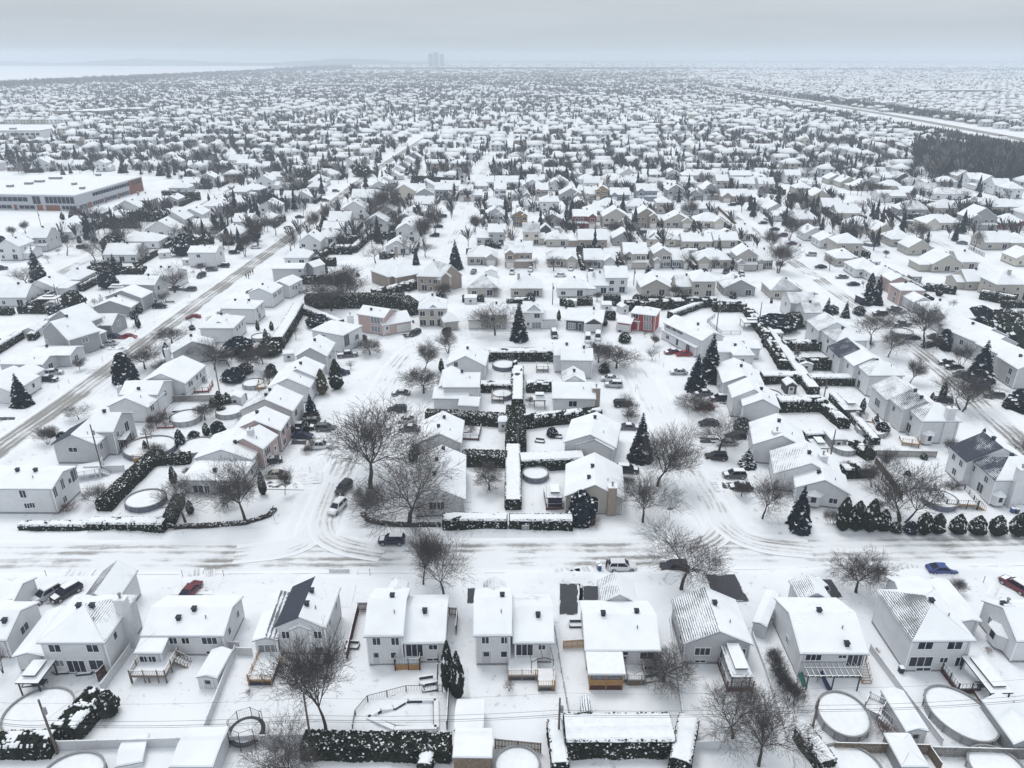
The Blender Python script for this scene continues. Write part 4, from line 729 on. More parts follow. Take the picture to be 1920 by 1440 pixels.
H('large brown brick house with huge hipped roof above the cul-de-sac hedge', 'the large brown brick house', 'n', [(700, 501, 742, 522, 12, 4.4, 'H', 34), (728, 521, 788, 508, 12, 4.4, 'H', 36, {'R': .2, 'F': .4})], [(0, 712, 512, 1.0, 1.4), (0, 724, 518, 1.0, 1.4), (0, 712, 525, 1.0, 1.4)], [(1, .5, .5)], [((745, 505), 9.0, 1.0, .9, WALL['n'][1])], group=CR, auto_side=False)
H('brown brick two-storey house with bare peaked grey roof beside the street mouth', 'the peaked brown house', 'n', [(780, 519, 832, 521, 11, 5.2, 'H', 40, {'R': .5, 'F': .5, 'L': .3}), (826, 527, 868, 517, 9, 4.4, 'Y', 42, {'R': .35, 'L': .5}), (826, 522, 846, 522, 3, 5.2, 'Y', 42, {'*': .5})], [(0, 791, 527, 1.0, 1.5), (0, 806, 527, 1.0, 1.5), (0, 816, 528, 1.4, 1.5), (0, 796, 542, 1.8, 2.0), (0, 808, 541, 1.0, 1.2), (1, 838, 528, 1.2, 1.6)], [(0, .5, .6)], group=CR, auto_side=False)
# ---------------------------------------------------------------- middle distance: rows of houses, one entry per house (near-wall foot x, y, width in photo px, storeys, roof, wall)
ORD = 'first second third fourth fifth sixth seventh eighth ninth tenth eleventh twelfth thirteenth fourteenth fifteenth sixteenth seventeenth eighteenth nineteenth twentieth'.split()
ROOFN = {'x': 'side-gabled', 'y': 'front-gabled', 'h': 'hip-roofed'}
RM = random.Random(11); GAPS = []
ROWS = [
 ('in the row facing the outer west street', 'the outer west street', 'from front', '22 489 45 2 y w;75 471 40 2 X l;108 449 60 1 x w;140 434 52 1 h l;177 412 38 1 h d;240 402 54 1 y w;268 396 36 2 h n;322 386 28 1 y l;336 363 38 1 h l;358 353 34 1 x w;390 351 32 2 y l'),
 ('between outer west street and avenue', 'the inner west strip', 'from front', '24 576 62 1 x w;80 557 58 1 y w;134 541 44 1 h w;228 493 64 1 x w;268 467 66 1 h w;303 446 60 1 y w;331 435 42 2 y w;362 425 44 2 y w;400 408 42 2 h w;440 391 40 1 h w;448 379 34 2 h l;472 367 42 1 h u;497 357 32 2 y w;516 341 40 1 h l'),
 ('left of the upper avenue', 'the upper avenue left', 'from front', '432 453 44 1 h w;456 429 38 1 x w;500 423 26 1 h w;507 409 40 2 y w;546 392 30 2 x l;568 381 36 1 y l;592 361 32 1 h w;596 350 36 1 h w;611 337 44 1 h w;632 322 34 1 x w'),
 ('right of the upper avenue', 'the upper avenue right', 'from front', '557 499 48 1 h w;583 479 42 2 y w;612 459 38 1 h w;626 442 42 1 x w;638 438 42 2 x w;666 412 42 2 y w;681 391 42 2 x w;712 357 26 1 y w;722 348 26 1 y w;735 338 26 1 y w;745 329 26 1 y w;755 320 26 1 y l;764 312 26 1 y w;776 303 26 1 y u'),
 ('left of the upper loop street', 'the upper loop left', 'from front', '745 478 46 1 y w;763 455 42 2 y w;760 425 42 1 y g;781 408 36 1 h w;795 394 38 1 x w;797 382 34 2 y g;780 368 34 1 x l;832 375 34 2 X g'),
 ('backing onto the cul-de-sac hedges', 'the back row above', 'from left', '905 557 60 1 h b;987 558 62 1 h b;1072 558 56 1 h w;1122 553 26 1 x w;1155 551 44 2 x w;1228 556 58 1 y b;1285 555 28 1 x b;1318 558 46 2 h b;1385 557 62 1 y g;1472 562 60 1 h b'),
 ('facing south over the row street', 'the row street front', 'from left', '904 497 58 1 H s;972 501 54 2 X n;1054 501 58 1 H b;1124 503 60 1 X l;1190 503 46 2 X b;1240 503 36 2 Y s;1275 503 32 1 X s;1337 503 68 1 H b;1398 507 42 2 Y s;1432 504 26 1 X s'),
 ('backing onto the row street', 'the row street backs', 'from left', '932 460 34 2 x l;908 460 18 1 x l;996 460 33 2 x c;1045 463 44 1 h b;1111 464 56 1 x n;1170 461 46 1 y g;1240 463 56 1 h c;1306 467 58 1 x b;1360 465 48 1 x b;1396 452 26 1 x b'),
 ('facing south over the middle row street', 'the middle row front', 'from left', '928 424 38 2 Y l;975 425 30 2 Y y;1035 427 50 1 y g;1096 428 46 2 X k;1153 429 50 2 Y b;1210 427 44 2 Y n;1270 427 54 1 Y b;1330 428 54 1 H c'),
 ('backing onto the middle row street', 'the middle row backs', 'from left', '928 397 44 1 h w;985 397 36 1 h l;1030 399 38 2 h w;1085 398 34 1 y b;1142 398 46 1 h w;1198 399 52 1 h w;1245 401 30 2 h b;1312 403 60 1 h l'),
 ('facing south over the far row street', 'the far row front', 'from left', '874 377 27 2 X n;893 377 14 1 X l;938 374 24 2 X w;977 376 36 1 H g;1016 375 25 2 X n;1070 376 44 1 Y g;1107 375 18 1 X b;1128 375 26 2 Y y;1162 376 38 1 X u;1212 377 40 2 X u;1265 375 34 2 Y g;1302 375 28 1 Y g;1330 374 32 2 Y g;1377 379 54 1 X n'),
 ('backing onto the far row street', 'the far row backs', 'from left', '910 352 34 1 x w;950 352 44 1 x w;1005 348 34 1 x w;1050 352 34 1 y w;1110 353 32 1 x w;1160 353 32 1 x l;1185 353 26 1 x w;1232 353 32 1 x w;1288 352 26 1 x w;1353 357 24 2 x b;1393 355 44 1 x w;1437 355 32 1 x w'),
 ('in the line beyond the far row', 'the pale bungalow line', 'from left', '943 336 30 1 h w;995 334 38 2 x w;1040 333 40 1 x w;1096 336 30 1 x l;1140 337 20 1 x w;1177 337 36 1 y w;1219 337 30 1 x w;1260 337 34 1 y w;1305 338 34 1 x w;1355 336 38 1 x w;1394 338 38 1 y g;1428 335 24 1 x w;1462 338 40 1 x w'),
 ('left of the upper east street', 'the east street left', 'from front', '1590 482 50 2 h b;1555 466 42 1 y w;1525 452 40 1 y w;1512 424 46 1 h s;1478 416 36 1 y w;1455 405 40 1 y l;1432 395 36 1 h l;1588 498 32 1 h b'),
 ('between the two east streets', 'the strip between streets', 'from front', '1830 545 46 1 x b;1888 564 58 2 h b;1773 511 60 1 y b;1810 507 30 1 x b;1722 479 46 1 y b;1690 463 44 1 h b;1655 447 38 1 y b;1612 436 50 1 h b;1588 412 44 1 x b;1560 400 38 1 x b;1536 388 34 2 y b;1505 372 32 2 h b;1515 356 36 1 h w;1660 535 46 1 h w;1625 521 50 1 h w;1580 500 32 1 h b'),
 ('right of the upper east street', 'the upper east right', 'from front', '1925 500 50 1 y c;1868 469 52 1 x b;1912 470 40 1 h b;1895 431 46 1 H k;1838 431 56 2 Y g;1765 431 72 1 H c;1713 405 58 1 h g;1775 402 46 1 h b;1835 396 48 1 h b;1890 400 62 1 h b;1672 379 52 1 X w;1623 358 36 1 y b;1590 352 34 1 y b;1566 346 32 1 y b'),
 ('in the lane of townhouses below the wood', 'the lane below the wood', 'from left', '1668 343 34 1 x w;1692 346 36 1 y d;1718 353 30 1 y w;1740 365 36 1 x w;1778 375 60 1 h w;1755 332 32 1 x w;1782 337 30 1 x w;1805 347 30 2 y b;1828 353 30 2 x w;1852 358 30 2 y w;1876 366 32 2 x w;1900 373 32 2 h w'),
 ('on the left beyond the school', 'the beyond-school row', 'from left', '78 321 34 2 y w;118 320 30 1 x w;143 319 26 1 x b;190 322 22 2 y w;245 318 26 1 x w;284 320 34 1 x b;328 319 26 2 y w;370 319 38 1 x w;415 320 30 1 h w;462 322 34 2 x w;508 321 34 1 x w;533 312 30 1 x w;447 309 36 1 x w;413 307 30 1 x w;485 309 34 1 x w;562 330 30 1 x w;580 318 30 1 x w;655 315 30 1 y w'),
]
for ph, short, how, ents in ROWS:
    for i, e in enumerate(ents.split(';')):
        x, y, wpx, st, rt, c = e.split(); x, y, wpx, st = float(x), float(y), float(wpx), int(st); front = rt.isupper(); rt = rt.lower()
        s = mpp(y); W = min(max(wpx * s, 7.0), 19.0); e_ = 3.1 if st == 1 else 5.5; D = RM.uniform(9.5, 11.5) if W < 14 else 10.5
        b = P(x, y); nl = Vector((b.x - W / 2, b.y - OVER, 0)); nr = Vector((b.x + W / 2, b.y - OVER, 0))
        bv = {'F': .25, 'N': RM.uniform(0, .2), 'L': RM.uniform(0, .25), 'R': RM.uniform(0, .25)}
        if RM.random() < .3: bv[RM.choice('LRN')] = RM.uniform(.35, .6)
        if c == 'd': bv = {'*': 1.5}
        pitch = RM.uniform(26, 35) if rt != 'h' else RM.uniform(28, 36)
        BL = [Block(nl, nr, D, e_, rt.upper(), pitch, bv)]
        if front:   # entrance gable over the garage, facing the street
            gw = W * .38; gx = -W / 2 + .2 if RM.random() < .5 else W / 2 - gw - .2
            BL.append(Block(Vector((b.x + gx, b.y - 2.0, 0)), Vector((b.x + gx + gw, b.y - 2.0, 0)), D * .6, e_ if st == 1 else e_ - RM.choice((0, 0, 2.2)), 'Y', 36, {}))
            if st == 2 and RM.random() < .6: BL.append(Block(Vector((b.x - W / 2 + .3, b.y - 1.8, 0)), Vector((b.x + W / 2 - .3, b.y - 1.8, 0)), 2.6, 2.6, 'S', 12, {}))
        elif RM.random() < .3:   # lower wing at one side
            ww = W * .4; sd = RM.choice((-1, 1)); cx = b.x + sd * (W / 2 + ww / 2 - .8)
            if not any(abs(q[0] - cx) < 6 and abs(q[1] - b.y - 5) < 8 for q in OCC): BL.append(Block(Vector((cx - ww / 2, b.y + .8, 0)), Vector((cx + ww / 2, b.y + .8, 0)), D - 2, 2.6, RM.choice('XH'), 22, {}))
        root = thing('house', b); cname = WALL[c][0]
        nth = ORD[i] if i < 20 else str(i + 1)
        tag(root, f"{cname} {ROOFN[rt]} {'two-storey house' if st == 2 else 'bungalow'}, {nth} {how} {ph}", 'house', f'houses {ph}')
        wb, rb = build_house(BL, c, b); WM = WALL[c][1]
        wb.build('wall', [WM, M['conc']], root); ro = rb.build('roof', [M['roof'], M['trim'], M['eave_shade']], root, attr='bare')
        B = BL[0]; o = Vector((b.x, b.y, 0)); k = 2 if W < 12 else 3
        if front:
            G = BL[1]; put_window(root, G, o, 'N', G.W / 2, .1, min(3.6, G.W * .66), 2.2, 'garage')
            if G.e > 4: put_window(root, G, o, 'N', G.W / 2, 3.5, 1.6, 1.4)
            side = 1 if gx < 0 else -1
            for f in (.12, .32): put_window(root, B, o, 'N', B.W / 2 + side * B.W * f, .9, 1.5, 1.5, 'shut' if c == 'b' and st == 2 else 'win')
            if st == 2:
                for f in (.12, .32): put_window(root, B, o, 'N', B.W / 2 + side * B.W * f, 3.5, 1.3, 1.3)
            put_window(root, B, o, 'N', B.W / 2 + side * B.W * .02, .2, 1.0, 2.1, 'darkdoor')
        else:
            for q in range(k):
                u = B.W * (q + .5 + RM.uniform(-.12, .12)) / k
                if st == 2: put_window(root, B, o, 'N', u, 3.5, RM.choice((1.0, 1.4)), 1.2)
                if q == k // 2: put_window(root, B, o, 'N', u, .55, 1.9, 2.0)
                else: put_window(root, B, o, 'N', u, 1.0, RM.choice((1.0, 1.5)), 1.2)
        sd = 'R' if b.x < -6 else 'L' if b.x > 6 else None
        if sd and y > 340:
            put_window(root, B, o, sd, B.D * .35, e_ - 1.8, .9, 1.1); put_window(root, B, o, sd, B.D * .7, e_ - 1.8, .9, 1.1)
        link('roof_vent', VENT_ME, ro, B.T(.6 * B.W, .5 * B.D - .2, B.top(.6 * B.W, .5 * B.D) + TH - .1) - o)
        if RM.random() < .22:
            cb = MB(); q = B.T(B.W * RM.uniform(.2, .8), B.D * .35, 0) - o; tz = B.ridge() + .8; cb.box((q.x - .45, q.y - .4, 2.2), (q.x + .45, q.y + .4, tz), 0, top=1); cb.build('chimney', [WM, M['snow']], root)
        GAPS.append((b.x - W / 2, b.x + W / 2, b.y, b.y + D, front))
        HOUSES.append((b + Vector((0, D / 2, 0)), f'{nth} house of {short}', root))
        for Bk in BL[:2]: OCC.append((*(Bk.T(Bk.W / 2, Bk.D / 2, 0))[:2], max(Bk.W, Bk.D) * .6))
# ---------------------------------------------------------------- the school and the low buildings beyond it
def school():
    a = P(-70, 392); c = P(148, 396); r = P(270, 357)
    root = thing('school_building', c); tag(root, 'long flat-roofed grey school with red brick base and tall corner windows', 'school')
    o = Vector((c.x, c.y, 0)); hgt = 8.0; back = r - c
    quad = [a, c, r, a + back]
    wb, rb, br = MB(), MB(), MB()
    def wall(p, q, z0, z1, b, off=0.0, mi=0):
        n = (q - p).normalized(); n = Vector((n.y, -n.x, 0)) * off; p, q = p - o + n, q - o + n
        b.poly([p + Vector((0, 0, z0)), q + Vector((0, 0, z0)), q + Vector((0, 0, z1)), p + Vector((0, 0, z1))], mi)
    for k in range(4):
        p, q = quad[k], quad[(k + 1) % 4]; wall(p, q, 0, hgt, wb)
    rp = [p - o for p in quad]; rb.prism(rp, hgt - .02, hgt + .45, 1, 0)
    d0, d9 = (c - a).normalized(), back.normalized(); L0 = (c - a).length
    for f0, f1 in ((L0 - 110, L0 - 76), (L0 - 67, L0 - 47), (L0 - 36, L0 - 34), (L0 - 23, L0 - 19.5), (L0 - 18, L0 - 10)): wall(a + d0 * f0, a + d0 * f1, 0, 2.9, wb, .05, 1)
    for f0, f1 in ((.13, .19), (.37, .40), (.57, .60), (.76, .84)): wall(c + back * f0, c + back * f1, 0, 2.9, wb, .05, 1)
    wb.build('wall', [M['schoolgrey'], M['orange']], root); rb.build('roof', [M['snow'], M['trim']], root)
    rw = MB(); e1 = r - back.normalized() * 15; wall(e1, r, 0, hgt - .3, rw, .06); rw.build('brick_end', [M['orange']], root)
    d = (c - a).normalized(); L = (c - a).length
    def strip_(p, dd, u0, u1, z0, z1, name, n):
        b = MB(); nn = Vector((dd.y, -dd.x, 0)); p0 = p - o + nn * .09
        for i in range(n):
            s0 = u0 + (u1 - u0) * i / n + .15; s1 = u0 + (u1 - u0) * (i + 1) / n - .15
            b.poly([p0 + dd * s0 + Vector((0, 0, z0)), p0 + dd * s1 + Vector((0, 0, z0)), p0 + dd * s1 + Vector((0, 0, z1)), p0 + dd * s0 + Vector((0, 0, z1))])
        b.build(name, [M['glass']], root)
    for u0, u1, z0, z1, n in ((L - 70, L - 54, 4.6, 6.8, 5), (L - 50, L - 27, 4.6, 6.8, 8), (L - 24.5, L - 20, 3.4, 7.4, 2), (L - 17.5, L - 1.2, 3.9, 7.2, 7), (L - 46, L - 37, .8, 2.6, 3), (L - 33, L - 24, .8, 2.6, 3), (L - 9, L - .8, .8, 2.7, 4), (L - 75, L - 68, .8, 2.6, 3)):
        strip_(a, d, u0, u1, z0, z1, 'window', n)
    d2 = back.normalized(); L2 = back.length
    for u0, u1, z0, z1, n in ((L2 * .22, L2 * .78, 5.2, 7.0, 14), (L2 * .82, L2 * .86, 4.2, 7.4, 2), (L2 * .88, L2 * .97, 5.0, 7.0, 3), (L2 * .02, L2 * .12, .7, 2.7, 3), (L2 * .2, L2 * .36, .7, 2.6, 5), (L2 * .4, L2 * .56, .7, 2.6, 5), (L2 * .6, L2 * .75, .7, 2.6, 5)):
        strip_(c, d2, u0, u1, z0, z1, 'window', n)
    hv = MB()
    for px, py, sx in ((55, 347, 4), (75, 343, 5), (105, 337, 7), (140, 348, 2.2), (155, 356, 2.2), (185, 331, 2.5), (20, 352, 3)):
        q = P(px, py, hgt) - o; hv.box((q.x - sx / 2, q.y - 1.2, hgt + .3), (q.x + sx / 2, q.y + 1.2, hgt + 1.7), 0, top=1)
    hv.build('roof_units', [M['grey'], M['snow']], root)
    OCC.append((*((a + r) / 2)[:2], 70)); OCC.append((*c[:2], 25)); OCC.append((*r[:2], 30))
    HOUSES.append(((c + r) / 2, 'the school', root))
school()
def flat_block(label, p, w, d, h, m, band=True):
    b0 = P(*p); root = thing('flat_roofed_building', b0); tag(root, label, 'building', 'flat roofed buildings far off')
    b = MB(); b.box((-w / 2, 0, 0), (w / 2, d, h), 0); b.build('wall', [m], root)
    r = MB(); r.box((-w / 2 - .3, -.3, h), (w / 2 + .3, d + .3, h + .7), 1, top=0); r.box((-w * .2, d * .4, h + .7), (-w * .1, d * .6, h + 2.4), 1, top=0); r.build('roof', [M['snow'], M['grey']], root)
    if band:
        q = MB()
        for k in range(int(w / 5)): q.box((-w / 2 + 5 * k + .7, -.06, h * .45), (-w / 2 + 5 * k + 4.2, 0, h * .75), 0)
        q.build('window_band', [M['glass']], root)
    OCC.append((b0.x, b0.y + d / 2, max(w, d) * .6)); return root
flat_block('wide pale flat-roofed building left of the school on open ground', (30, 260), 50, 22, 7, M['pvc'])
flat_block('brown low building beyond the wide pale one on the left', (150, 221), 65, 40, 8, WALL['n'][1])
flat_block('long grey low building beyond the brown one on the left', (225, 215), 60, 30, 7, M['grey'])
flat_block('long low white building in the middle distance near two conifers', (1045, 186), 90, 40, 7, M['pvc'])
flat_block('dark grey shop block right of the motorway far off', (1800, 178), 150, 50, 9, M['grey'])
flat_block('white warehouse near the motorway far end', (1260, 153), 130, 60, 9, M['pvc'])
flat_block('long brick building far left of centre', (625, 166), 140, 40, 9, WALL['n'][1])
flat_block('pale warehouse on the far horizon right of centre', (1550, 148), 150, 60, 9, M['pvc'])
for i, (x, wd, hh, lab) in enumerate(((808, 30, 84, 'left one of three hazy apartment towers on the horizon'), (818, 38, 92, 'middle tallest hazy apartment tower on the horizon'), (829, 28, 80, 'right one of three hazy apartment towers on the horizon'))):
    q = P(x, 126.0); t = thing('apartment_tower', q); tag(t, lab, 'tower', 'hazy towers on the horizon'); b = MB(); b.box((-wd / 2, 0, 0), (wd / 2, 25, hh), 0); b.build('wall', [M['grey']], t)
    f = MB()
    for k in range(int(hh / 6)): f.box((-wd / 2 + 2, -.3, 4 + 6 * k), (wd / 2 - 2, 0, 6.5 + 6 * k), 0)
    f.build('window_band', [M['glass']], t); r = MB(); r.box((-wd / 4, 10, hh), (wd / 4, 30, hh + 5), 0); r.build('roof', [M['grey']], t)
# ---------------------------------------------------------------- trees and hedges
def bare_tree(seed, spread=.42, depth=5, up=.25, lean=0.0, trunk=.30, multi=1, fine=1.0):
    "a leafless tree of unit height: (trunk with limbs) and (crown of twigs), both tapered tubes"
    r = random.Random(seed); tb, cb = MB(), MB(); tb_m = 0
    def grow(p, d, ln, rad, lev):
        nseg = 3 if lev < 2 else 2
        for s in range(nseg):
            d2 = (d + Vector((r.uniform(-1, 1), r.uniform(-1, 1), r.uniform(-.4, 1) * up)) * (.16 if lev < 2 else .24)).normalized()
            q = p + d2 * (ln / nseg); r2 = rad * (.86 if s < nseg - 1 else .70)
            (tb if lev < 2 else cb).tube(p, q, max(rad, .00115), max(r2, .00095), 6 if lev == 0 else 5 if lev == 1 else 3)
            if lev < depth and (lev > 0 or s == nseg - 1):
                n = {0: r.randint(4, 6), 1: r.randint(2, 3), 2: 2, 3: 2, 4: 1}.get(lev, 1)
                if lev > 3: n = max(1, int(n * fine))
                for k in range(n):
                    a = r.uniform(0, 6.283) if lev else 6.283 * (k + r.uniform(-.25, .25)) / n
                    e = Vector((0, 0, 1)).cross(d2); e = e.normalized() if e.length > .05 else Vector((1, 0, 0)); e.rotate(Matrix.Rotation(a, 3, d2))
                    an = r.uniform(.45, 1.1) * (spread * 2.0 if lev < 2 else 1.0)
                    c = (d2 * math.cos(an) + e * math.sin(an)); c.z += up * .6; c.normalize()
                    grow(q, c, ln * r.uniform(.55, .85) * (1.25 if lev == 0 else 1), r2 * r.uniform(.5, .72), lev + 1)
            p, d, rad = q, d2, r2
        if lev < depth and lev > 0: grow(p, d, ln * .7, rad * .8, lev + 1)
    for m in range(multi):
        a = 6.283 * m / multi + seed; t = .35 if multi > 1 else 0
        grow(Vector((.02 * math.cos(a) * (multi > 1), .02 * math.sin(a) * (multi > 1), 0)), Vector((math.cos(a) * t + lean, math.sin(a) * t, 1)).normalized(), trunk, .021 / (multi ** .4), 0)
    zs = max(v[2] for v in cb.v); k = 1 / zs
    for b in (tb, cb): b.v = [(v[0] * k, v[1] * k, v[2] * k) for v in b.v]
    w = max(np.percentile(np.abs(np.array(cb.v)[:, 0]), 96), .05) * 2
    return tb, cb, w
BT = []
for sd, kw in ((3, {}), (5, dict(spread=.5, up=.2)), (9, dict(spread=.36, up=.4)), (14, dict(spread=.52, trunk=.22)), (21, dict(multi=3, trunk=.3, spread=.34, up=.5, depth=4)), (33, dict(multi=4, trunk=.25, spread=.4, depth=4))):
    tb, cb, w = bare_tree(sd, **kw); BT.append((tb.mesh('trunk', [M['bark']]), cb.mesh('crown', [M['twig']]), w))
BL_ = []
for sd, kw in ((4, dict(depth=4)), (8, dict(depth=4, up=.4)), (15, dict(depth=4, multi=3, trunk=.2))):
    tb, cb, w = bare_tree(sd, **kw); BL_.append((tb.mesh('trunk', [M['bark']]), cb.mesh('crown', [M['twig']]), w))
red = []
for sd in (41, 42):
    tb, cb, w = bare_tree(sd, multi=5, trunk=.22, depth=3, spread=.5); red.append((tb.mesh('trunk', [M['bark']]), cb.mesh('crown', [M['twig_red']]), w))
TREES = []
def place_tree(kind, meshes, base, h, wd, phrase, cat, group, name):
    t = thing(name, base, R.uniform(0, 6.28)); tm, cm, w = meshes; s = wd / w
    t.scale = (s, s, h); link('trunk', tm, t); link('crown', cm, t); auto(t, phrase, cat, group); TREES.append((base.x, base.y, wd / 2)); return t
def bare(x, y, top, wpx, v=None, phrase=None):
    h = height_at((x, y), top) * 1.03; wd = wpx * mpp(y) * 1.14; near = y > 560
    ms = (BT if near else BL_); m = ms[(v if v is not None else R.randrange(len(ms))) % len(ms)]
    if phrase is None: phrase = 'tall bare tree' if h > 9 else 'bare tree' if h > 5 else 'small bare tree'
    place_tree('bare', m, P(x, y), h, wd, phrase, 'tree', 'bare winter trees', 'bare_tree')
for a in [ (794, 1097, 988, 62, 2), (833, 1123, 1008, 68, 0), (1277, 1106, 1000, 100, 0), (1605, 1112, 1036, 74, 3), (1647, 1094, 1056, 22, 2), (1794, 1115, 1087, 27, 5), (695, 917, 766, 172, 1), (767, 985, 858, 140, 0), (686, 973, 900, 48, 2),
  (917, 920, 868, 46, 3), (1205, 981, 898, 92, 1), (1233, 912, 796, 98, 2), (1348, 845, 782, 64, 0), (1429, 974, 888, 68, 1), (1556, 989, 952, 24, 4), (1690, 981, 874, 110, 4), (1633, 914, 866, 36, 2), (1652, 900, 838, 40, 1),
  (612, 1375, 1180, 118, 2), (552, 1468, 1388, 130, 1), (1374, 1390, 1305, 96, 0), (1422, 1438, 1322, 122, 1), (1244, 1281, 1224, 84, 3), (460, 977, 868, 104, 1), (348, 980, 897, 64, 0), (535, 928, 872, 24, 2), (90, 834, 798, 34, 5),
  (323, 647, 609, 44, 3), (273, 693, 647, 44, 3), (368, 674, 634, 40, 0), (403, 694, 636, 46, 0), (430, 688, 652, 36, 1), (493, 684, 642, 36, 2), (150, 695, 670, 20, 2), (470, 698, 650, 40, 3), (797, 698, 636, 40, 2), (794, 738, 686, 56, 3),
  (840, 662, 618, 34, 4), (928, 630, 570, 54, 0), (693, 666, 634, 38, 3), (622, 584, 528, 70, 1), (833, 553, 533, 28, 5), (1122, 681, 634, 42, 3), (1155, 693, 644, 58, 3), (1225, 651, 625, 18, 2), (1176, 781, 740, 28, 0), (1306, 772, 742, 56, 5),
  (1632, 647, 584, 50, 0), (1665, 670, 614, 48, 1), (1732, 645, 566, 72, 1), (1804, 772, 700, 78, 4), (1706, 720, 668, 36, 2), (1755, 660, 624, 20, 2), (1672, 599, 576, 34, 1), (1800, 690, 640, 30, 4), (1918, 860, 820, 40, 1),
  (1459, 512, 450, 42, 2), (1444, 476, 424, 26, 2), (1480, 451, 402, 28, 2), (1555, 508, 478, 22, 0), (1512, 333, 304, 24, 1), (1723, 452, 418, 42, 2), (1659, 384, 358, 26, 0), (1615, 398, 374, 26, 1), (1813, 378, 356, 24, 0),
  (126, 479, 438, 34, 0), (184, 499, 446, 42, 0), (194, 487, 440, 34, 1), (267, 500, 456, 34, 0), (231, 463, 408, 44, 0), (221, 468, 424, 30, 2), (266, 445, 412, 30, 1), (50, 538, 500, 40, 1), (328, 549, 500, 52, 1), (25, 445, 422, 14, 2), (48, 437, 413, 14, 2),
  (484, 460, 410, 30, 2), (517, 441, 404, 24, 1), (546, 473, 438, 32, 1), (593, 434, 394, 24, 2), (460, 481, 436, 26, 2), (653, 537, 495, 40, 0), (704, 493, 458, 40, 0), (816, 438, 392, 26, 2), (798, 482, 452, 24, 1), (795, 461, 398, 34, 2), (756, 482, 440, 32, 0),
  (840, 394, 374, 16, 0), (931, 338, 308, 24, 1), (873, 342, 310, 26, 2), (976, 303, 280, 24, 0), (1106, 505, 484, 26, 1), (1176, 506, 470, 18, 0), (1290, 506, 470, 24, 1), (1332, 510, 480, 28, 0), (1038, 508, 478, 26, 1), (1296, 410, 374, 30, 2), (1360, 512, 490, 18, 0),
  (720, 412, 346, 44, 2), (708, 430, 360, 40, 1), (738, 440, 390, 36, 0), (690, 440, 400, 36, 1), (640, 552, 500, 60, 5), (600, 560, 520, 50, 1), (660, 560, 512, 60, 5), (470, 800, 770, 30, 3), (385, 788, 752, 34, 3), (1740, 300, 270, 20, 1), (850, 335, 305, 26, 1), (866, 345, 316, 22, 0), (1005, 505, 482, 20, 0)]:
    bare(*a)
# a line of bare shrubs beside the grey gable bungalow's fence
for k, (x, y) in enumerate(((1448, 1252), (1456, 1270), (1462, 1287), (1468, 1302), (1478, 1316), (1488, 1325))):
    h = height_at((x, y), y - 42); place_tree('shrub', BL_[2], P(x, y), h, 34 * mpp(y), 'bare shrub in a line', 'shrub', 'bare shrubs along the fence', 'bare_shrub')
for x, y, tp, wd in ((1110, 987, 966, 34), (468, 1306, 1290, 10), (955, 1296, 1272, 22), (1330, 772, 748, 30), (128, 960, 944, 34), (1588, 880, 862, 20), (1656, 1376, 1356, 40), (6, 1262, 1190, 26), (1640, 1228, 1214, 14), (1852, 1225, 1212, 16), (1303, 1370, 1350, 16)):
    h = height_at((x, y), tp); place_tree('shrub', red[(x + y) % 2], P(x, y), h, wd * mpp(y), 'reddish bare bush' if wd > 15 else 'small reddish bush', 'shrub', 'reddish bare bushes', 'bare_shrub')
def leaf_cloud(n, shape, size, r, flat=.5):
    "n small leaf faces spread over a surface-biased volume; shape(t, r) -> point and outward vector"
    V = []; F = []; MI = []
    for i in range(n):
        p, nrm = shape(r); a = Vector((r.uniform(-1, 1), r.uniform(-1, 1), r.uniform(-flat, flat))); u = nrm.cross(a)
        if u.length < 1e-3: continue
        u.normalize(); v = (nrm.cross(u) + nrm * r.uniform(-.6, .6)).normalized(); s = size * r.uniform(.6, 1.3); k = len(V)
        V += [tuple(p - u * s - v * s), tuple(p + u * s - v * s * .8), tuple(p + u * s * .7 + v * s), tuple(p - u * s * .8 + v * s * .9)]; F.append((k, k + 1, k + 2, k + 3)); MI.append(0)
    return V, F, MI
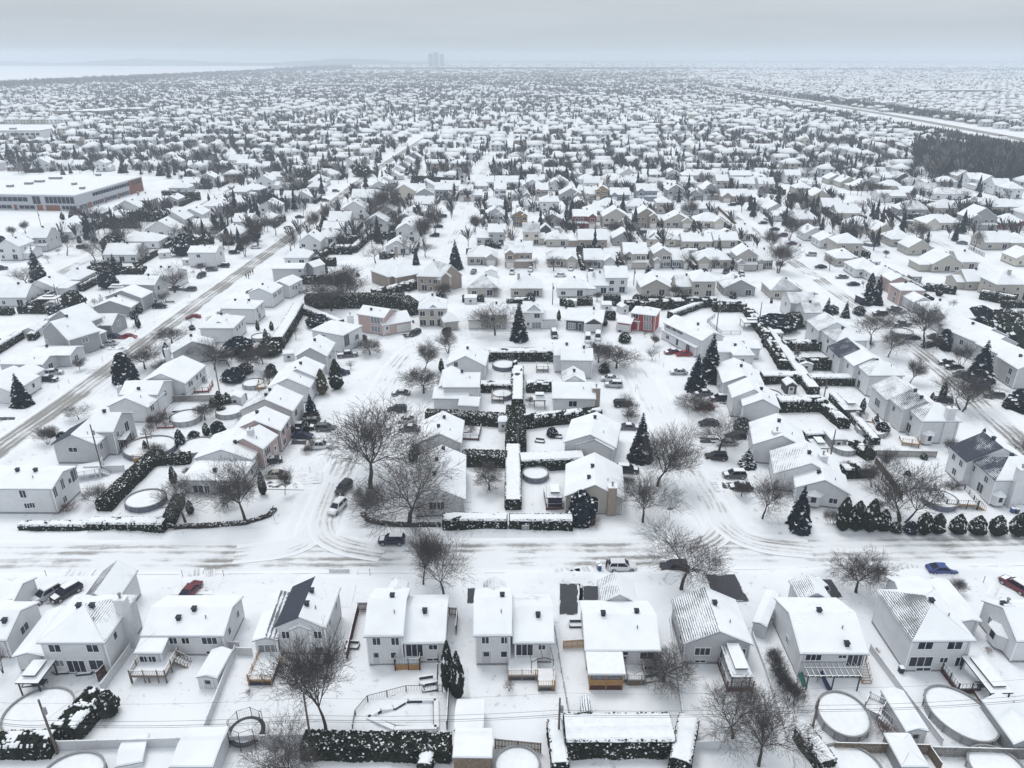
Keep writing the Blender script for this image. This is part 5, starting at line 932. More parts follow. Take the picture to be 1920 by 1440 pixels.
def conifer(seed, wide=.36, tiers=26, droop=.35, round_=False, snow=.18, m='needle'):
    "spruce of unit height: whorls of drooping boughs made of needle sprays, some carrying snow"
    r = random.Random(seed); b = MB(); t = MB(); t.tube((0, 0, 0), (0, 0, .95), .022, .004, 6)
    for k in range(tiers):
        f = (k + r.uniform(-.3, .3)) / tiers; z = .06 + .92 * f
        prof = (1 - f) ** .85 if not round_ else math.sqrt(max(0, 1 - (max(0, f - .22) / .78) ** 2.2)) * (1 if f > .12 else .75)
        R0 = wide / 2 * max(.05, prof); n = max(5, int(13 * prof + 4)); a0 = r.uniform(0, 6.28)
        for j in range(n):
            a = a0 + 6.283 * j / n + r.uniform(-.25, .25); L = R0 * r.uniform(.72, 1.12); dz = -L * droop * r.uniform(.6, 1.3)
            d = Vector((math.cos(a), math.sin(a), 0)); s = Vector((-d.y, d.x, 0)); wv = max(.018, L * .42) * r.uniform(.8, 1.2)
            p0 = Vector((0, 0, z)) + d * L * .15; p1 = Vector((0, 0, z + dz * .35)) + d * L * .6; p2 = Vector((0, 0, z + dz)) + d * L
            sn = 1 if r.random() < snow else 0
            b.poly([p0 - s * wv * .3, p0 + s * wv * .3, p1 + s * wv * .7, p1 - s * wv * .7], 0)
            b.poly([p1 - s * wv * .7, p1 + s * wv * .7, p2 + s * wv * .12, p2 - s * wv * .15 ], sn)
            h = Vector((0, 0, -wv * .55)); b.poly([p1 - s * wv * .6, p1 + s * wv * .6, p2 + s * wv * .4 + h, p2 - s * wv * .4 + h], 0)
            for q in (-1, 1):
                e = p1 + s * q * wv * 1.1 + d * L * .12 + Vector((0, 0, dz * .3)); b.poly([p1 - d * L * .1, p1 + d * L * .15, e, e - d * L * .1 + h * .5], 1 if r.random() < snow * .6 else 0)
    return t, b
CON = []
for sd, kw in ((1, {}), (2, dict(wide=.42, droop=.45)), (3, dict(wide=.3, tiers=30)), (4, dict(wide=.62, round_=True, tiers=24, snow=.24)), (6, dict(wide=.5, tiers=16, snow=.62))):
    t, b = conifer(sd, **kw); CON.append((t.mesh('trunk', [M['bark']]), b.mesh('crown', [M['needle'], M['snow']]), kw.get('wide', .36)))
def column(seed, wide=.36, round_=False, m='cedar', n=900, snow=.06):
    r = random.Random(seed)
    def prof(f): return (math.sin(min(1, f / .25) * 1.57) * .96 + .04) * (max(0, 1 - ((f - .25) / .75) ** (2.2 if not round_ else 3)) ** .8 if f > .25 else 1)
    def shape(r):
        f = r.random() ** .9; a = r.uniform(0, 6.283); q = wide / 2 * prof(f) * (.80 + .25 * r.random()) * (1 + .12 * math.sin(3 * a + 9 * f))
        return Vector((q * math.cos(a), q * math.sin(a), .02 + f * .97)), Vector((math.cos(a), math.sin(a), .35))
    V, F, MI = leaf_cloud(n, shape, .03 if not round_ else .045, r); mb = MB(); mb.v = V; mb.f = F; mb.a = [0] * len(F)
    mb.m = [1 if (r.random() < snow and V[f[0]][2] > .4) else 0 for f in F]
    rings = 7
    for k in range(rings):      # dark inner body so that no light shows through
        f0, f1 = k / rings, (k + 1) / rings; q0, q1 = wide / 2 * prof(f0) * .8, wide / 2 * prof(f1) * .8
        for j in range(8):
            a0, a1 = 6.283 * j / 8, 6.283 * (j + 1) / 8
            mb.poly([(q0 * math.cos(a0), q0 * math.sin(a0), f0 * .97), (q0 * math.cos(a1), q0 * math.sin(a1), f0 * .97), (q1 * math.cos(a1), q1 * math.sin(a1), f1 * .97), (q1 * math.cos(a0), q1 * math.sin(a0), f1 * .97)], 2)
    t = MB(); t.tube((0, 0, 0), (0, 0, .2), .03, .03, 6)
    return t.mesh('trunk', [M['bark']]), mb.mesh('crown', [M[m], M['snow'], M['core']]), wide
COL = [column(1, snow=.10, n=1300), column(2, .42, snow=.16, n=1300), column(3, .36, m='cedar_brown')]
RND = [column(5, .9, True, snow=.10, n=1100), column(6, .75, True, m='needle', snow=.12, n=1100)]
def conif(x, y, top, wpx, v=0, phrase=None):
    h = height_at((x, y), top)
    if phrase is None: phrase = 'tall dark spruce' if h > 9 else 'dark spruce' if h > 5 else 'small spruce'
    place_tree('con', CON[v], P(x, y), h, wpx * mpp(y), phrase, 'tree', 'spruces', 'spruce_tree')
for a in [ (1200, 862, 770, 50, 0), (1496, 991, 906, 52, 1), (1330, 713, 622, 50, 2), (1304, 731, 660, 46, 1), (973, 639, 558, 38, 2), (43, 761, 697, 44, 1), (237, 717, 657, 44, 3), (74, 528, 460, 36, 0), (31, 482, 453, 34, 1), (217, 513, 474, 28, 0), (585, 788, 736, 36, 1),
  (854, 504, 446, 32, 1), (780, 496, 459, 15, 2), (723, 523, 502, 11, 2), (1057, 286, 260, 15, 0), (1082, 307, 279, 14, 0), (1156, 307, 283, 12, 0), (1175, 300, 275, 13, 0), (1056, 310, 287, 12, 0), (1117, 338, 308, 14, 0), (1126, 340, 313, 14, 1), (766, 298, 266, 15, 0),
  (708, 305, 277, 14, 0), (812, 344, 314, 14, 0), (608, 425, 393, 21, 1), (503, 303, 278, 26, 3), (708, 303, 280, 12, 0), (302, 329, 301, 20, 1), (231, 324, 298, 20, 0), (1626, 571, 516, 30, 1), (1641, 571, 512, 28, 0), (1834, 714, 634, 56, 1), (1547, 605, 556, 32, 1),
  (1584, 596, 562, 19, 0), (1768, 655, 614, 28, 3), (1641, 798, 773, 18, 1), (1909, 768, 728, 50, 3), (1089, 978, 916, 52, 3), (1400, 875, 838, 38, 4), (120, 335, 308, 14, 0), (8, 470, 440, 24, 3), (995, 500, 478, 10, 2), (618, 304, 276, 14, 0), (550, 318, 296, 14, 0), (1072, 338, 316, 12, 0), (1152, 340, 316, 10, 2), (1348, 470, 446, 12, 2),
  (1770, 300, 270, 18, 0), (1612, 338, 306, 16, 0), (1536, 300, 274, 14, 0), (1332, 335, 318, 12, 3), (300, 290, 262, 14, 0), (262, 300, 278, 14, 0), (395, 300, 272, 16, 0), (560, 290, 262, 14, 0), (640, 280, 258, 14, 0), (870, 290, 268, 12, 0), (20, 300, 262, 20, 0), (8, 316, 282, 18, 0)]:
    conif(*a)
def cedar(x, y, top, wpx, v=0, rnd=False, phrase='column cedar'):
    h = height_at((x, y), top); place_tree('ced', (RND if rnd else COL)[v], P(x, y), h, wpx * mpp(y), phrase, 'shrub' if rnd else 'cedar', 'clipped cedars and evergreen bushes', 'evergreen_bush' if rnd else 'column_cedar')
FC = 'streetside column cedar'
for a in [(1578, 995, 933, 27, 0), (1603, 995, 940, 31, 1), (1629, 997, 936, 29, 0), (1653, 996, 955, 25, 1), (1755, 1000, 963, 25, 0), (1793, 1001, 964, 27, 1), (1830, 1002, 967, 29, 1), (1867, 1003, 967, 29, 1), (1906, 1005, 962, 30, 1)]: cedar(*a, phrase=FC)
for a in [(1678, 998, 979, 21, 0), (1706, 1000, 978, 24, 1), (1730, 1001, 962, 27, 0)]: cedar(*a, rnd=True, phrase='streetside round bush')
for a in [(388, 817, 793, 13, 0), (413, 764, 733, 16, 0), (428, 764, 736, 16, 0), (400, 764, 746, 14, 1), (494, 929, 884, 14, 0), (358, 964, 938, 13, 0), (841, 1298, 1202, 24, 0), (858, 1310, 1222, 26, 1), (315, 674, 642, 13, 0), (632, 731, 674, 24, 0), (605, 740, 692, 21, 2), (828, 698, 672, 10, 0), (843, 698, 678, 8, 0), (346, 750, 738, 12, 1),
  (1133, 700, 680, 20, 1), (1134, 612, 594, 9, 0), (1648, 545, 520, 8, 0), (1630, 548, 512, 14, 0), (1760, 556, 532, 12, 0), (893, 424, 408, 7, 0), (906, 424, 406, 8, 0), (1300, 428, 412, 7, 0), (1252, 424, 404, 7, 0), (118, 412, 398, 8, 0), (135, 412, 396, 9, 0), (150, 456, 442, 8, 0), (1390, 507, 488, 8, 0), (1372, 508, 484, 7, 0), (1000, 582, 558, 10, 0), (484, 620, 600, 7, 0), (510, 620, 602, 8, 0)]: cedar(*a)
for a in [(140, 578, 545, 40, 0), (118, 590, 572, 44, 1), (205, 540, 508, 34, 1), (146, 658, 638, 14, 1), (252, 598, 582, 14, 1), (262, 588, 572, 12, 0), (421, 631, 606, 30, 1), (450, 662, 632, 54, 1), (507, 665, 636, 46, 0), (440, 714, 690, 44, 1), (460, 700, 682, 30, 0), (510, 705, 682, 20, 1), (597, 612, 590, 44, 1), (340, 840, 806, 18, 1), (365, 826, 808, 22, 1), (410, 814, 790, 26, 1), (1357, 748, 732, 16, 1), (1392, 808, 784, 32, 1), (1500, 858, 834, 18, 0), (1862, 640, 596, 60, 0), (1900, 650, 600, 70, 0), (1835, 606, 574, 50, 1), (1880, 616, 580, 60, 0), (1455, 618, 590, 70, 1), (1490, 610, 586, 50, 0), (215, 470, 440, 44, 1), (345, 478, 440, 40, 1), (355, 468, 436, 34, 0), (478, 452, 424, 22, 1), (505, 378, 362, 28, 1), (680, 330, 308, 36, 0), (60, 466, 446, 30, 1), (715, 620, 600, 18, 0), (616, 1240, 1225, 14, 1), (1560, 588, 572, 22, 0), (1610, 590, 574, 22, 1), (310, 420, 390, 30, 0), (205, 1340, 1298, 40, 0)]: cedar(*a, rnd=True, phrase='dark evergreen bush')
def hedge(pts, wd, hgt, snow=.5, phrase=None, m='cedar', dens=58, z0=0.0):
    "clipped hedge along ground points: leaf faces over a dark body, snow lying on top"
    r = random.Random(int(pts[0][0] * 7 + pts[0][1])); ln = [P(*p) for p in pts]; c = sum(ln, Vector()) / len(ln); root = thing('hedge', Vector((ln[0].x, ln[0].y, 0))); o = root.location.copy()
    lf, core, sn = MB(), MB(), MB(); far = ln[0].length > 260; dens = dens * (.35 if far else 1); sz = .115 if not far else .26
    for i in range(len(ln) - 1):
        a, b = ln[i] - o, ln[i + 1] - o; d = b - a; L = d.length; d.normalize(); n = Vector((-d.y, d.x, 0)); k = max(1, int(L / 1.6))
        for j in range(k):       # body in short lengths of uneven height
            p, q = a + d * (L * j / k), a + d * (L * (j + 1) / k); hh = hgt * r.uniform(.90, 1.0) - .22; ww = wd / 2 * r.uniform(.80, .94)
            pts4 = [p - n * ww, q - n * ww, q + n * ww, p + n * ww]; core.prism(pts4, 0, hh)
        for sgn in (-1, 1):
            for _ in range(int(L * hgt * dens)):
                z = r.random() * hgt; u = r.random() * L; bul = wd / 2 * (.92 + .10 * r.random() + .05 * math.sin(u * 1.3) ) * (1 if z < hgt * .85 else .88)
                p = a + d * u + n * (sgn * bul) + Vector((0, 0, z)); s = sz * r.uniform(.6, 1.4); t = (d * r.uniform(.4, 1) + Vector((0, 0, r.uniform(-1, 1)))).normalized(); v = (t.cross(n) + n * r.uniform(-.7, .7)).normalized()
                lf.poly([p - t * s - v * s, p + t * s - v * s * .8, p + t * s * .8 + v * s, p - t * s * .7 + v * s], 1 if r.random() < .02 + snow * .20 * (z / hgt) ** 2 else 0)
        for _ in range(int(L * wd * dens * .9)):
            u = r.random() * L; w_ = r.uniform(-1, 1) * wd / 2; p = a + d * u + n * w_ + Vector((0, 0, hgt * r.uniform(.90, 1.02))); s = sz * r.uniform(.6, 1.3); t = Vector((r.uniform(-1, 1), r.uniform(-1, 1), r.uniform(-.5, .5))).normalized(); v = t.cross(Vector((r.uniform(-.4, .4), r.uniform(-.4, .4), 1))).normalized()
            lf.poly([p - t * s - v * s, p + t * s - v * s, p + t * s + v * s, p - t * s + v * s], 1 if snow < .3 and r.random() < snow * 1.2 else 0)
        for p0, sg in ((a, -1), (b, 1)):
            if (sg < 0 and i) or (sg > 0 and i < len(ln) - 2): continue
            for _ in range(int(wd * hgt * dens)):
                p = p0 + d * (sg * r.uniform(-.05, .12)) + n * (r.uniform(-.5, .5) * wd) + Vector((0, 0, r.random() * hgt)); s = sz * r.uniform(.6, 1.4); t = (n * r.uniform(.4, 1) + Vector((0, 0, r.uniform(-1, 1)))).normalized(); v = (t.cross(d) + d * r.uniform(-.7, .7)).normalized()
                lf.poly([p - t * s - v * s, p + t * s - v * s * .8, p + t * s * .8 + v * s, p - t * s * .7 + v * s], 1 if r.random() < .06 else 0)
        # snow: lumpy quilt over the top, broken where leaves come through
        cs = (.36 if snow > .75 else .24) if not far else .8; nu, nw = max(2, int(L / cs)), max(2, int(wd / cs)); ph = r.uniform(0, 99)
        for j in range(nu):
            for q in range(nw):
                u0, u1 = L * j / nu, L * (j + 1) / nu; w0, w1 = wd * (q / nw - .5), wd * ((q + 1) / nw - .5)
                nn = noise.noise(Vector((u0 * .55 + ph, w0 * .8, 1.3))) * .5 + .5 + r.uniform(-.10, .10)
                if nn < 1 - snow * 1.02 - .12: continue
                edge = .25 if q in (0, nw - 1) else 0; hz = hgt + .10 + .12 * nn
                z = lambda u, w_: hz + .07 * noise.noise(Vector((u * 1.1 + ph, w_ * 1.1, 7))) - (.22 if abs(w_) > wd * .45 else 0)
                P4 = [a + d * u0 + n * w0 + Vector((0, 0, z(u0, w0))), a + d * u1 + n * w0 + Vector((0, 0, z(u1, w0))), a + d * u1 + n * w1 + Vector((0, 0, z(u1, w1))), a + d * u0 + n * w1 + Vector((0, 0, z(u0, w1)))]
                sn.poly(P4)
                for g, h in ((0, 1), (1, 2), (2, 3), (3, 0)): sn.poly([P4[h], P4[g], P4[g] - Vector((0, 0, .15)), P4[h] - Vector((0, 0, .15))])
    core.build('inner_body', [M['core']], root); lf.build('foliage', [M[m], M['snow']], root)
    if snow >= .3 and sn.f: sn.build('snow_cap', [M['snow']], root)
    auto(root, phrase or ('snow-topped hedge' if snow >= .6 else 'dark clipped hedge'), 'hedge', 'cedar hedges', c)
HEDGES = [ ([(42, 994), (172, 994)], 1.5, 1.5, .55), ([(172, 995), (312, 996)], 2.0, 2.2, .6), ([(316, 992), (339, 945)], 1.8, 2.2, .15), ([(196, 960), (250, 906), (298, 862)], 2.6, 2.4, .12), ([(296, 873), (358, 867)], 2.0, 2.0, .12),
  ([(832, 991), (950, 992)], 2.2, 2.6, .62), ([(956, 992), (1072, 992)], 2.0, 2.5, .8), ([(962, 958), (962, 852)], 2.9, 2.4, .97), ([(967, 848), (967, 778)], 4.2, 2.6, .06), ([(970, 766), (972, 702)], 2.6, 2.4, .95), ([(962, 732), (966, 690)], 1.2, 2.4, .3),
  ([(868, 869), (950, 872)], 3.0, 2.6, .2), ([(976, 878), (1092, 873)], 3.2, 2.6, .75), ([(800, 790), (958, 798)], 2.4, 2.6, .25), ([(984, 802), (1125, 786)], 2.2, 2.8, .35), ([(890, 676), (1037, 676)], 2.6, 3.0, .5), ([(902, 733), (962, 733)], 2.6, 2.2, .5), ([(987, 733), (1036, 733)], 2.6, 2.4, .4), ([(776, 868), (783, 850)], 2.0, 2.2, .2),
  ([(575, 578), (660, 576), (758, 576)], 4.0, 4.4, .15), ([(758, 578), (778, 592)], 4.0, 4.2, .15), ([(562, 588), (545, 618), (522, 655)], 3.0, 3.6, .7), ([(565, 586), (640, 616)], 2.4, 2.6, .8), ([(700, 560), (740, 552), (780, 540)], 3.0, 3.0, .35),
  ([(1455, 769), (1535, 768)], 3.0, 3.0, .55), ([(1538, 766), (1560, 786), (1582, 806)], 2.4, 2.2, .35), ([(1505, 826), (1553, 824)], 2.2, 2.0, .6), ([(1596, 842), (1632, 864)], 2.2, 2.0, .3), ([(1576, 893), (1632, 892)], 2.4, 2.2, .3), ([(1560, 750), (1600, 790), (1640, 836)], 1.8, 1.8, .95),
  ([(1400, 588), (1440, 630), (1480, 680), (1524, 740)], 2.8, 2.0, .9), ([(1466, 656), (1548, 656)], 2.6, 2.6, .4), ([(1492, 692), (1572, 692)], 2.6, 2.8, .3), ([(1514, 721), (1600, 721)], 2.6, 2.4, .6), ([(1426, 718), (1496, 718)], 2.8, 2.6, .6),
  ([(1172, 582), (1332, 575)], 3.2, 3.0, .3), ([(1336, 584), (1396, 584)], 3.0, 3.0, .3), ([(1256, 598), (1335, 569)], 2.2, 2.2, .9), ([(1402, 592), (1430, 630), (1468, 694)], 2.4, 2.6, .3), ([(1050, 572), (1110, 572)], 2.4, 2.4, .2), ([(1130, 600), (1153, 600)], 2.0, 2.6, .1),
  ([(572, 1411), (700, 1414), (845, 1416)], 2.6, 2.3, .12), ([(1058, 1397), (1256, 1396)], 4.0, 3.0, .9), ([(1040, 1375), (1050, 1455)], 1.9, 2.2, .7), ([(1288, 1372), (1272, 1455)], 2.4, 2.6, .85), ([(1500, 1385), (1548, 1452)], 2.0, 2.2, .55), ([(796, 1455), (806, 1418)], 1.6, 2.0, .8),
  ([(192, 1320), (160, 1355), (128, 1392)], 3.0, 2.6, .3), ([(-30, 1412), (104, 1408)], 2.4, 2.2, .35),
  ([(627, 456), (677, 456)], 2.4, 2.8, .2), ([(612, 476), (660, 476)], 2.4, 2.8, .2), ([(598, 498), (630, 498)], 2.4, 2.8, .2), ([(588, 514), (613, 514)], 2.4, 2.8, .2), ([(565, 533), (622, 532)], 2.4, 2.8, .2), ([(662, 474), (715, 425)], 3.0, 2.6, .95), ([(695, 448), (742, 448)], 2.4, 2.8, .3),
  ([(306, 457), (400, 457)], 2.4, 2.6, .3), ([(246, 413), (290, 415)], 3.0, 4.0, .05), ([(198, 426), (260, 427)], 3.0, 4.2, .05), ([(170, 511), (206, 513)], 2.4, 2.4, .2), ([(232, 513), (275, 513)], 2.4, 2.4, .3), ([(40, 587), (96, 588)], 2.4, 2.2, .3), ([(60, 640), (100, 606), (140, 590)], 2.0, 2.2, .6), ([(-20, 672), (40, 636)], 2.0, 2.4, .6),
  ([(340, 375), (375, 375)], 3.0, 4.0, .1), ([(526, 365), (562, 363)], 3.0, 3.2, .1), ([(545, 356), (574, 352)], 3.0, 3.0, .2), ([(575, 345), (640, 318)], 4.0, 5.0, .05), ([(775, 345), (850, 350)], 4.0, 5.0, .05), ([(1480, 372), (1540, 395), (1580, 424), (1600, 446)], 3.0, 3.2, .3), ([(1735, 545), (1790, 552)], 2.4, 2.4, .4), ([(1640, 512), (1700, 548), (1742, 572)], 2.2, 2.4, .3), ([(1660, 512), (1730, 548)], 2.0, 2.0, .9), ([(1838, 560), (1900, 572)], 3.0, 3.0, .5), ([(1678, 382), (1760, 390)], 3.0, 3.0, .2), ([(1425, 360), (1470, 366)], 3.0, 3.0, .2), ([(1110, 474), (1120, 476)], 2, 2, .3)]
for hd in HEDGES: hedge(*hd)
# low leafless hedge round the two street corners
for pts in ([(328, 992), (400, 988), (460, 984), (505, 970), (516, 958)], [(680, 966), (690, 978), (720, 985), (770, 988), (826, 988)]):
    hedge(pts, .8, .7, .15, 'low brown leafless hedge', 'twig', 30)

# hedges and fences between the middle-distance lots, shrubs in the nearer gardens
RH = random.Random(23); nh = 0
def px_of(x, y): return proj((x, y, 0))
for x0, x1, y0, y1, front in GAPS:
    if y0 > 560 or y0 < 200: continue
    q = px_of(x1 + 1.6, y0)
    if RH.random() < .55 and not any(math.hypot(o[0] - x1 - 3, o[1] - (y0 + y1) / 2) < o[2] * .55 for o in OCC): a, b = px_of(x1 + 1.7, y0 - RH.uniform(-2, 6)), px_of(x1 + 1.7, y1 + RH.uniform(0, 6)); hedge([a, b], 1.6, RH.uniform(1.6, 2.6), RH.choice((.3, .6, .9))); nh += 1
    if RH.random() < .5:
        yb = (y1 + RH.uniform(4, 7)) if front else (y0 - RH.uniform(5, 8))
        if not any(math.hypot(o[0] - (x0 + x1) / 2, o[1] - yb) < o[2] * .8 + 2 for o in OCC) and road_dist(np.array([(x0 + x1) / 2]), np.array([yb]))[0] > 2.5: a, b = px_of(x0 - 1, yb), px_of(x1 - RH.uniform(0, 5), yb); hedge([a, b], 1.8, RH.uniform(1.8, 2.8), RH.choice((.25, .5, .8))); nh += 1
occ_ = np.array([(o[0], o[1], o[2] * .9) for o in OCC] + [(t[0], t[1], t[2] * .6) for t in TREES]); ns = 0
for _ in range(6000):
    if ns >= 150: break
    px, py = RH.uniform(-20, 1940), RH.choice((RH.uniform(470, 640), RH.uniform(560, 960), RH.uniform(640, 960))); p = P(px, py)
    if road_dist(np.array([p.x]), np.array([p.y]))[0] < 3.0 or (np.hypot(occ_[:, 0] - p.x, occ_[:, 1] - p.y) < occ_[:, 2] + .6).any(): continue
    if 1000 < py or (720 < px < 1330 and 640 < py < 1000 and RH.random() < .5): continue
    h = RH.uniform(1.6, 4.6); k = RH.randrange(8)
    if k < 5: place_tree('s', BL_[k % 3] if py < 700 else BT[(k + 3) % 6], p, h, h * RH.uniform(.7, 1.1), 'bare garden shrub', 'shrub', 'bare garden shrubs', 'bare_shrub')
    elif k < 6: place_tree('s', COL[k % 2], p, h, h * .36, 'small column cedar', 'cedar', 'clipped cedars and evergreen bushes', 'column_cedar')
    else: place_tree('s', RND[k % 2], p, h * .7, h * .75, 'low evergreen bush', 'shrub', 'clipped cedars and evergreen bushes', 'evergreen_bush')
    occ_ = np.vstack([occ_, (p.x, p.y, 1.5)]); ns += 1
# ---------------------------------------------------------------- things in the gardens
def local(nl, nr, z=0.0):
    a, b = P(*nl, z), P(*nr, z); d = b - a; W = d.length; d.normalize(); n = Vector((-d.y, d.x, 0)); a.z = 0
    return a, d, n, W
def rail_between(b, p, q, z, h, m=0, step=.14, thin=.035):
    b.bar((p.x, p.y, z + h), (q.x, q.y, z + h), .09, .07, m, 1); b.bar((p.x, p.y, z + .12), (q.x, q.y, z + .12), .05, .05, m); L = (q - p).length
    for k in range(int(L / step) + 1): r = p + (q - p) * min(1, k * step / L); b.bar((r.x, r.y, z + .1), (r.x, r.y, z + h), thin, thin, m)
    for k in range(int(L / 1.8) + 2): r = p + (q - p) * min(1, k * 1.8 / L); b.bar((r.x, r.y, 0), (r.x, r.y, z + h + .1), .11, .11, m)
def deck(nl, nr, depth, z, m, sides='NLR', rm=None, skirt=None, stairs=None, phrase='wooden deck', step=.22, label=None, rh=.95):
    "raised platform with railing; stairs = (side, along 0..1)"
    a, d, n, W = local(nl, nr); root = thing('deck', a + d * (W / 2)); o = root.location.copy(); T = lambda u, w: a + d * u + n * w - o
    b = MB(); q = [T(0, 0), T(W, 0), T(W, depth), T(0, depth)]; b.prism(q, z - .18, z + .08, 0, 1)
    for u in np.linspace(.1, W - .1, max(2, int(W / 2) + 1)):
        for w in (.1, depth - .1): p = T(u, w); b.bar((p.x, p.y, 0), (p.x, p.y, z), .14, .14)
    b.build('platform', [m, M['snow']], root)
    if skirt:
        s = MB(); q2 = [T(.05, .05), T(W - .05, .05), T(W - .05, depth - .05), T(.05, depth - .05)]; s.prism(q2, 0, z - .19, 0); s.build('skirt', [skirt], root)
    if sides:
        r = MB(); E = {'N': (T(0, .05), T(W, .05)), 'L': (T(.05, 0), T(.05, depth)), 'R': (T(W - .05, 0), T(W - .05, depth)), 'F': (T(0, depth), T(W, depth))}
        for s in sides: rail_between(r, *E[s], z, rh, 0, step)
        r.build('railing', [rm or m, M['snow']], root)
    if stairs:
        sd, f = stairs; st = MB(); ns = max(2, int(z / .2)); wd = 1.1
        for k in range(ns):
            zz = z - (k + 1) * z / (ns + 1); off = .28 * (k + .5)
            if sd == 'N': p, q = T(f * W - wd / 2, -off), T(f * W + wd / 2, -off)
            elif sd == 'R': p, q = T(W + off, f * depth - wd / 2), T(W + off, f * depth + wd / 2)
            else: p, q = T(-off, f * depth - wd / 2), T(-off, f * depth + wd / 2)
            st.bar((p.x, p.y, zz), (q.x, q.y, zz), .3, .08, 0, 1)
        for t in (-1, 1):
            if sd == 'N': p, q = T(f * W + t * wd / 2, 0), T(f * W + t * wd / 2, -.28 * ns)
            elif sd == 'R': p, q = T(W, f * depth + t * wd / 2), T(W + .28 * ns, f * depth + t * wd / 2)
            else: p, q = T(0, f * depth + t * wd / 2), T(-.28 * ns, f * depth + t * wd / 2)
            st.bar((p.x, p.y, z - .1), (q.x, q.y, .05), .06, .22); st.bar((p.x, p.y, z + .9), (q.x, q.y, .95), .07, .07, 0, 1)
            for k in range(5): e = p + (q - p) * (k / 4); zz = z * (1 - k / 4); st.bar((e.x, e.y, zz), (e.x, e.y, zz + .9), .05, .05)
        st.build('stairs', [m, M['snow']], root)
    if label: tag(root, label, 'deck', 'garden decks')
    else: auto(root, phrase, 'deck', 'garden decks')
    return root
def gazebo(nl, nr, depth, e, m, phrase='garden gazebo', bare=0.0, base=0.0, pitch=18, label=None, screens=False, table=True):
    "four-post shelter with snowy hipped roof; nl, nr are its near eave corners"
    B = Block(P(*nl, e), P(*nr, e), depth, e, 'H', pitch, {'*': bare}); root = thing('gazebo', B.T(B.W / 2, 0, 0)); o = root.location.copy(); T = lambda u, w, z: B.T(u, w, z) - o
    p = MB()
    for u in (.25, B.W - .25):
        for w in (.25, B.D - .25): q = T(u, w, 0); p.bar((q.x, q.y, base), (q.x, q.y, e + .08), .14, .14); 
    for (u0, w0), (u1, w1) in (((.25, .25), (B.W - .25, .25)), ((.25, B.D - .25), (B.W - .25, B.D - .25)), ((.25, .25), (.25, B.D - .25)), ((B.W - .25, .25), (B.W - .25, B.D - .25))): p.bar(T(u0, w0, e - .08), T(u1, w1, e - .08), .1, .16)
    p.build('posts', [m], root)
    r = MB(); h = min(B.W, B.D) / 2 - .02; rz = B.ridge(); up = Vector((0, 0, .2)); c = [(0, 0), (B.W, 0), (B.W, B.D), (0, B.D)]; rp = [(h, h), (B.W - h, h), (B.W - h, B.D - h), (h, B.D - h)]
    for k in range(4):
        k2 = (k + 1) % 4; q = [T(*c[k], e), T(*c[k2], e), T(*rp[k2], rz), T(*rp[k], rz)]; r.poly([x + up for x in q], 0, bare); r.poly(q[::-1], 1); r.poly([q[0], q[1], q[1] + up, q[0] + up], 1)
    r.poly([T(*x, rz + .21) for x in rp], 0, bare)
    vz = rz + .02; vr = MB(); k_ = .8; cx, cyy = B.W / 2, B.D / 2; sx = B.W / 2 - h + k_
    v = [T(cx - sx, cyy - k_ - max(0, B.D / 2 - B.W / 2), vz), T(cx + sx, cyy - k_ - max(0, B.D / 2 - B.W / 2), vz), T(cx + sx, cyy + k_ + max(0, B.D / 2 - B.W / 2), vz), T(cx - sx, cyy + k_ + max(0, B.D / 2 - B.W / 2), vz)]; vr.prism(v, vz + .25, vz + .45, 1, 0); vr.build('vent_cap', [M['snow'], m], root)
    r.build('roof', [M['roof'], m], root, attr='bare')
    if screens:
        s = MB()
        for (u0, w0), (u1, w1) in (((.3, .3), (B.W - .3, .3)), ((.3, .3), (.3, B.D - .3)), ((B.W - .3, .3), (B.W - .3, B.D - .3))): q0, q1 = T(u0, w0, 0), T(u1, w1, 0); s.poly([q0 + Vector((0, 0, base)), q1 + Vector((0, 0, base)), q1 + Vector((0, 0, e - .2)), q0 + Vector((0, 0, e - .2))])
        s.build('screen', [M['navy']], root)
    if label: tag(root, label, 'gazebo', 'garden shelters')
    else: auto(root, phrase, 'gazebo', 'garden shelters')
    if table:
        t = thing('garden_table', B.T(B.W / 2, B.D / 2, base)); tb = MB(); tb.box((-.8, -.5, .68), (.8, .5, .74), 0); tb.build('tabletop', [M['dkgrey']], t)
        lg = MB(); lg.bar((-.7, -.4, 0), (-.7, -.4, .68), .06, .06); 
        for x in (-.7, .7):
            for y in (-.4, .4): l = MB(); l.bar((x, y, 0), (x, y, .68), .06, .06); l.build('leg', [M['dkgrey']], t)
        auto(t, 'dark garden table under gazebo', 'table', 'garden tables')
    return root
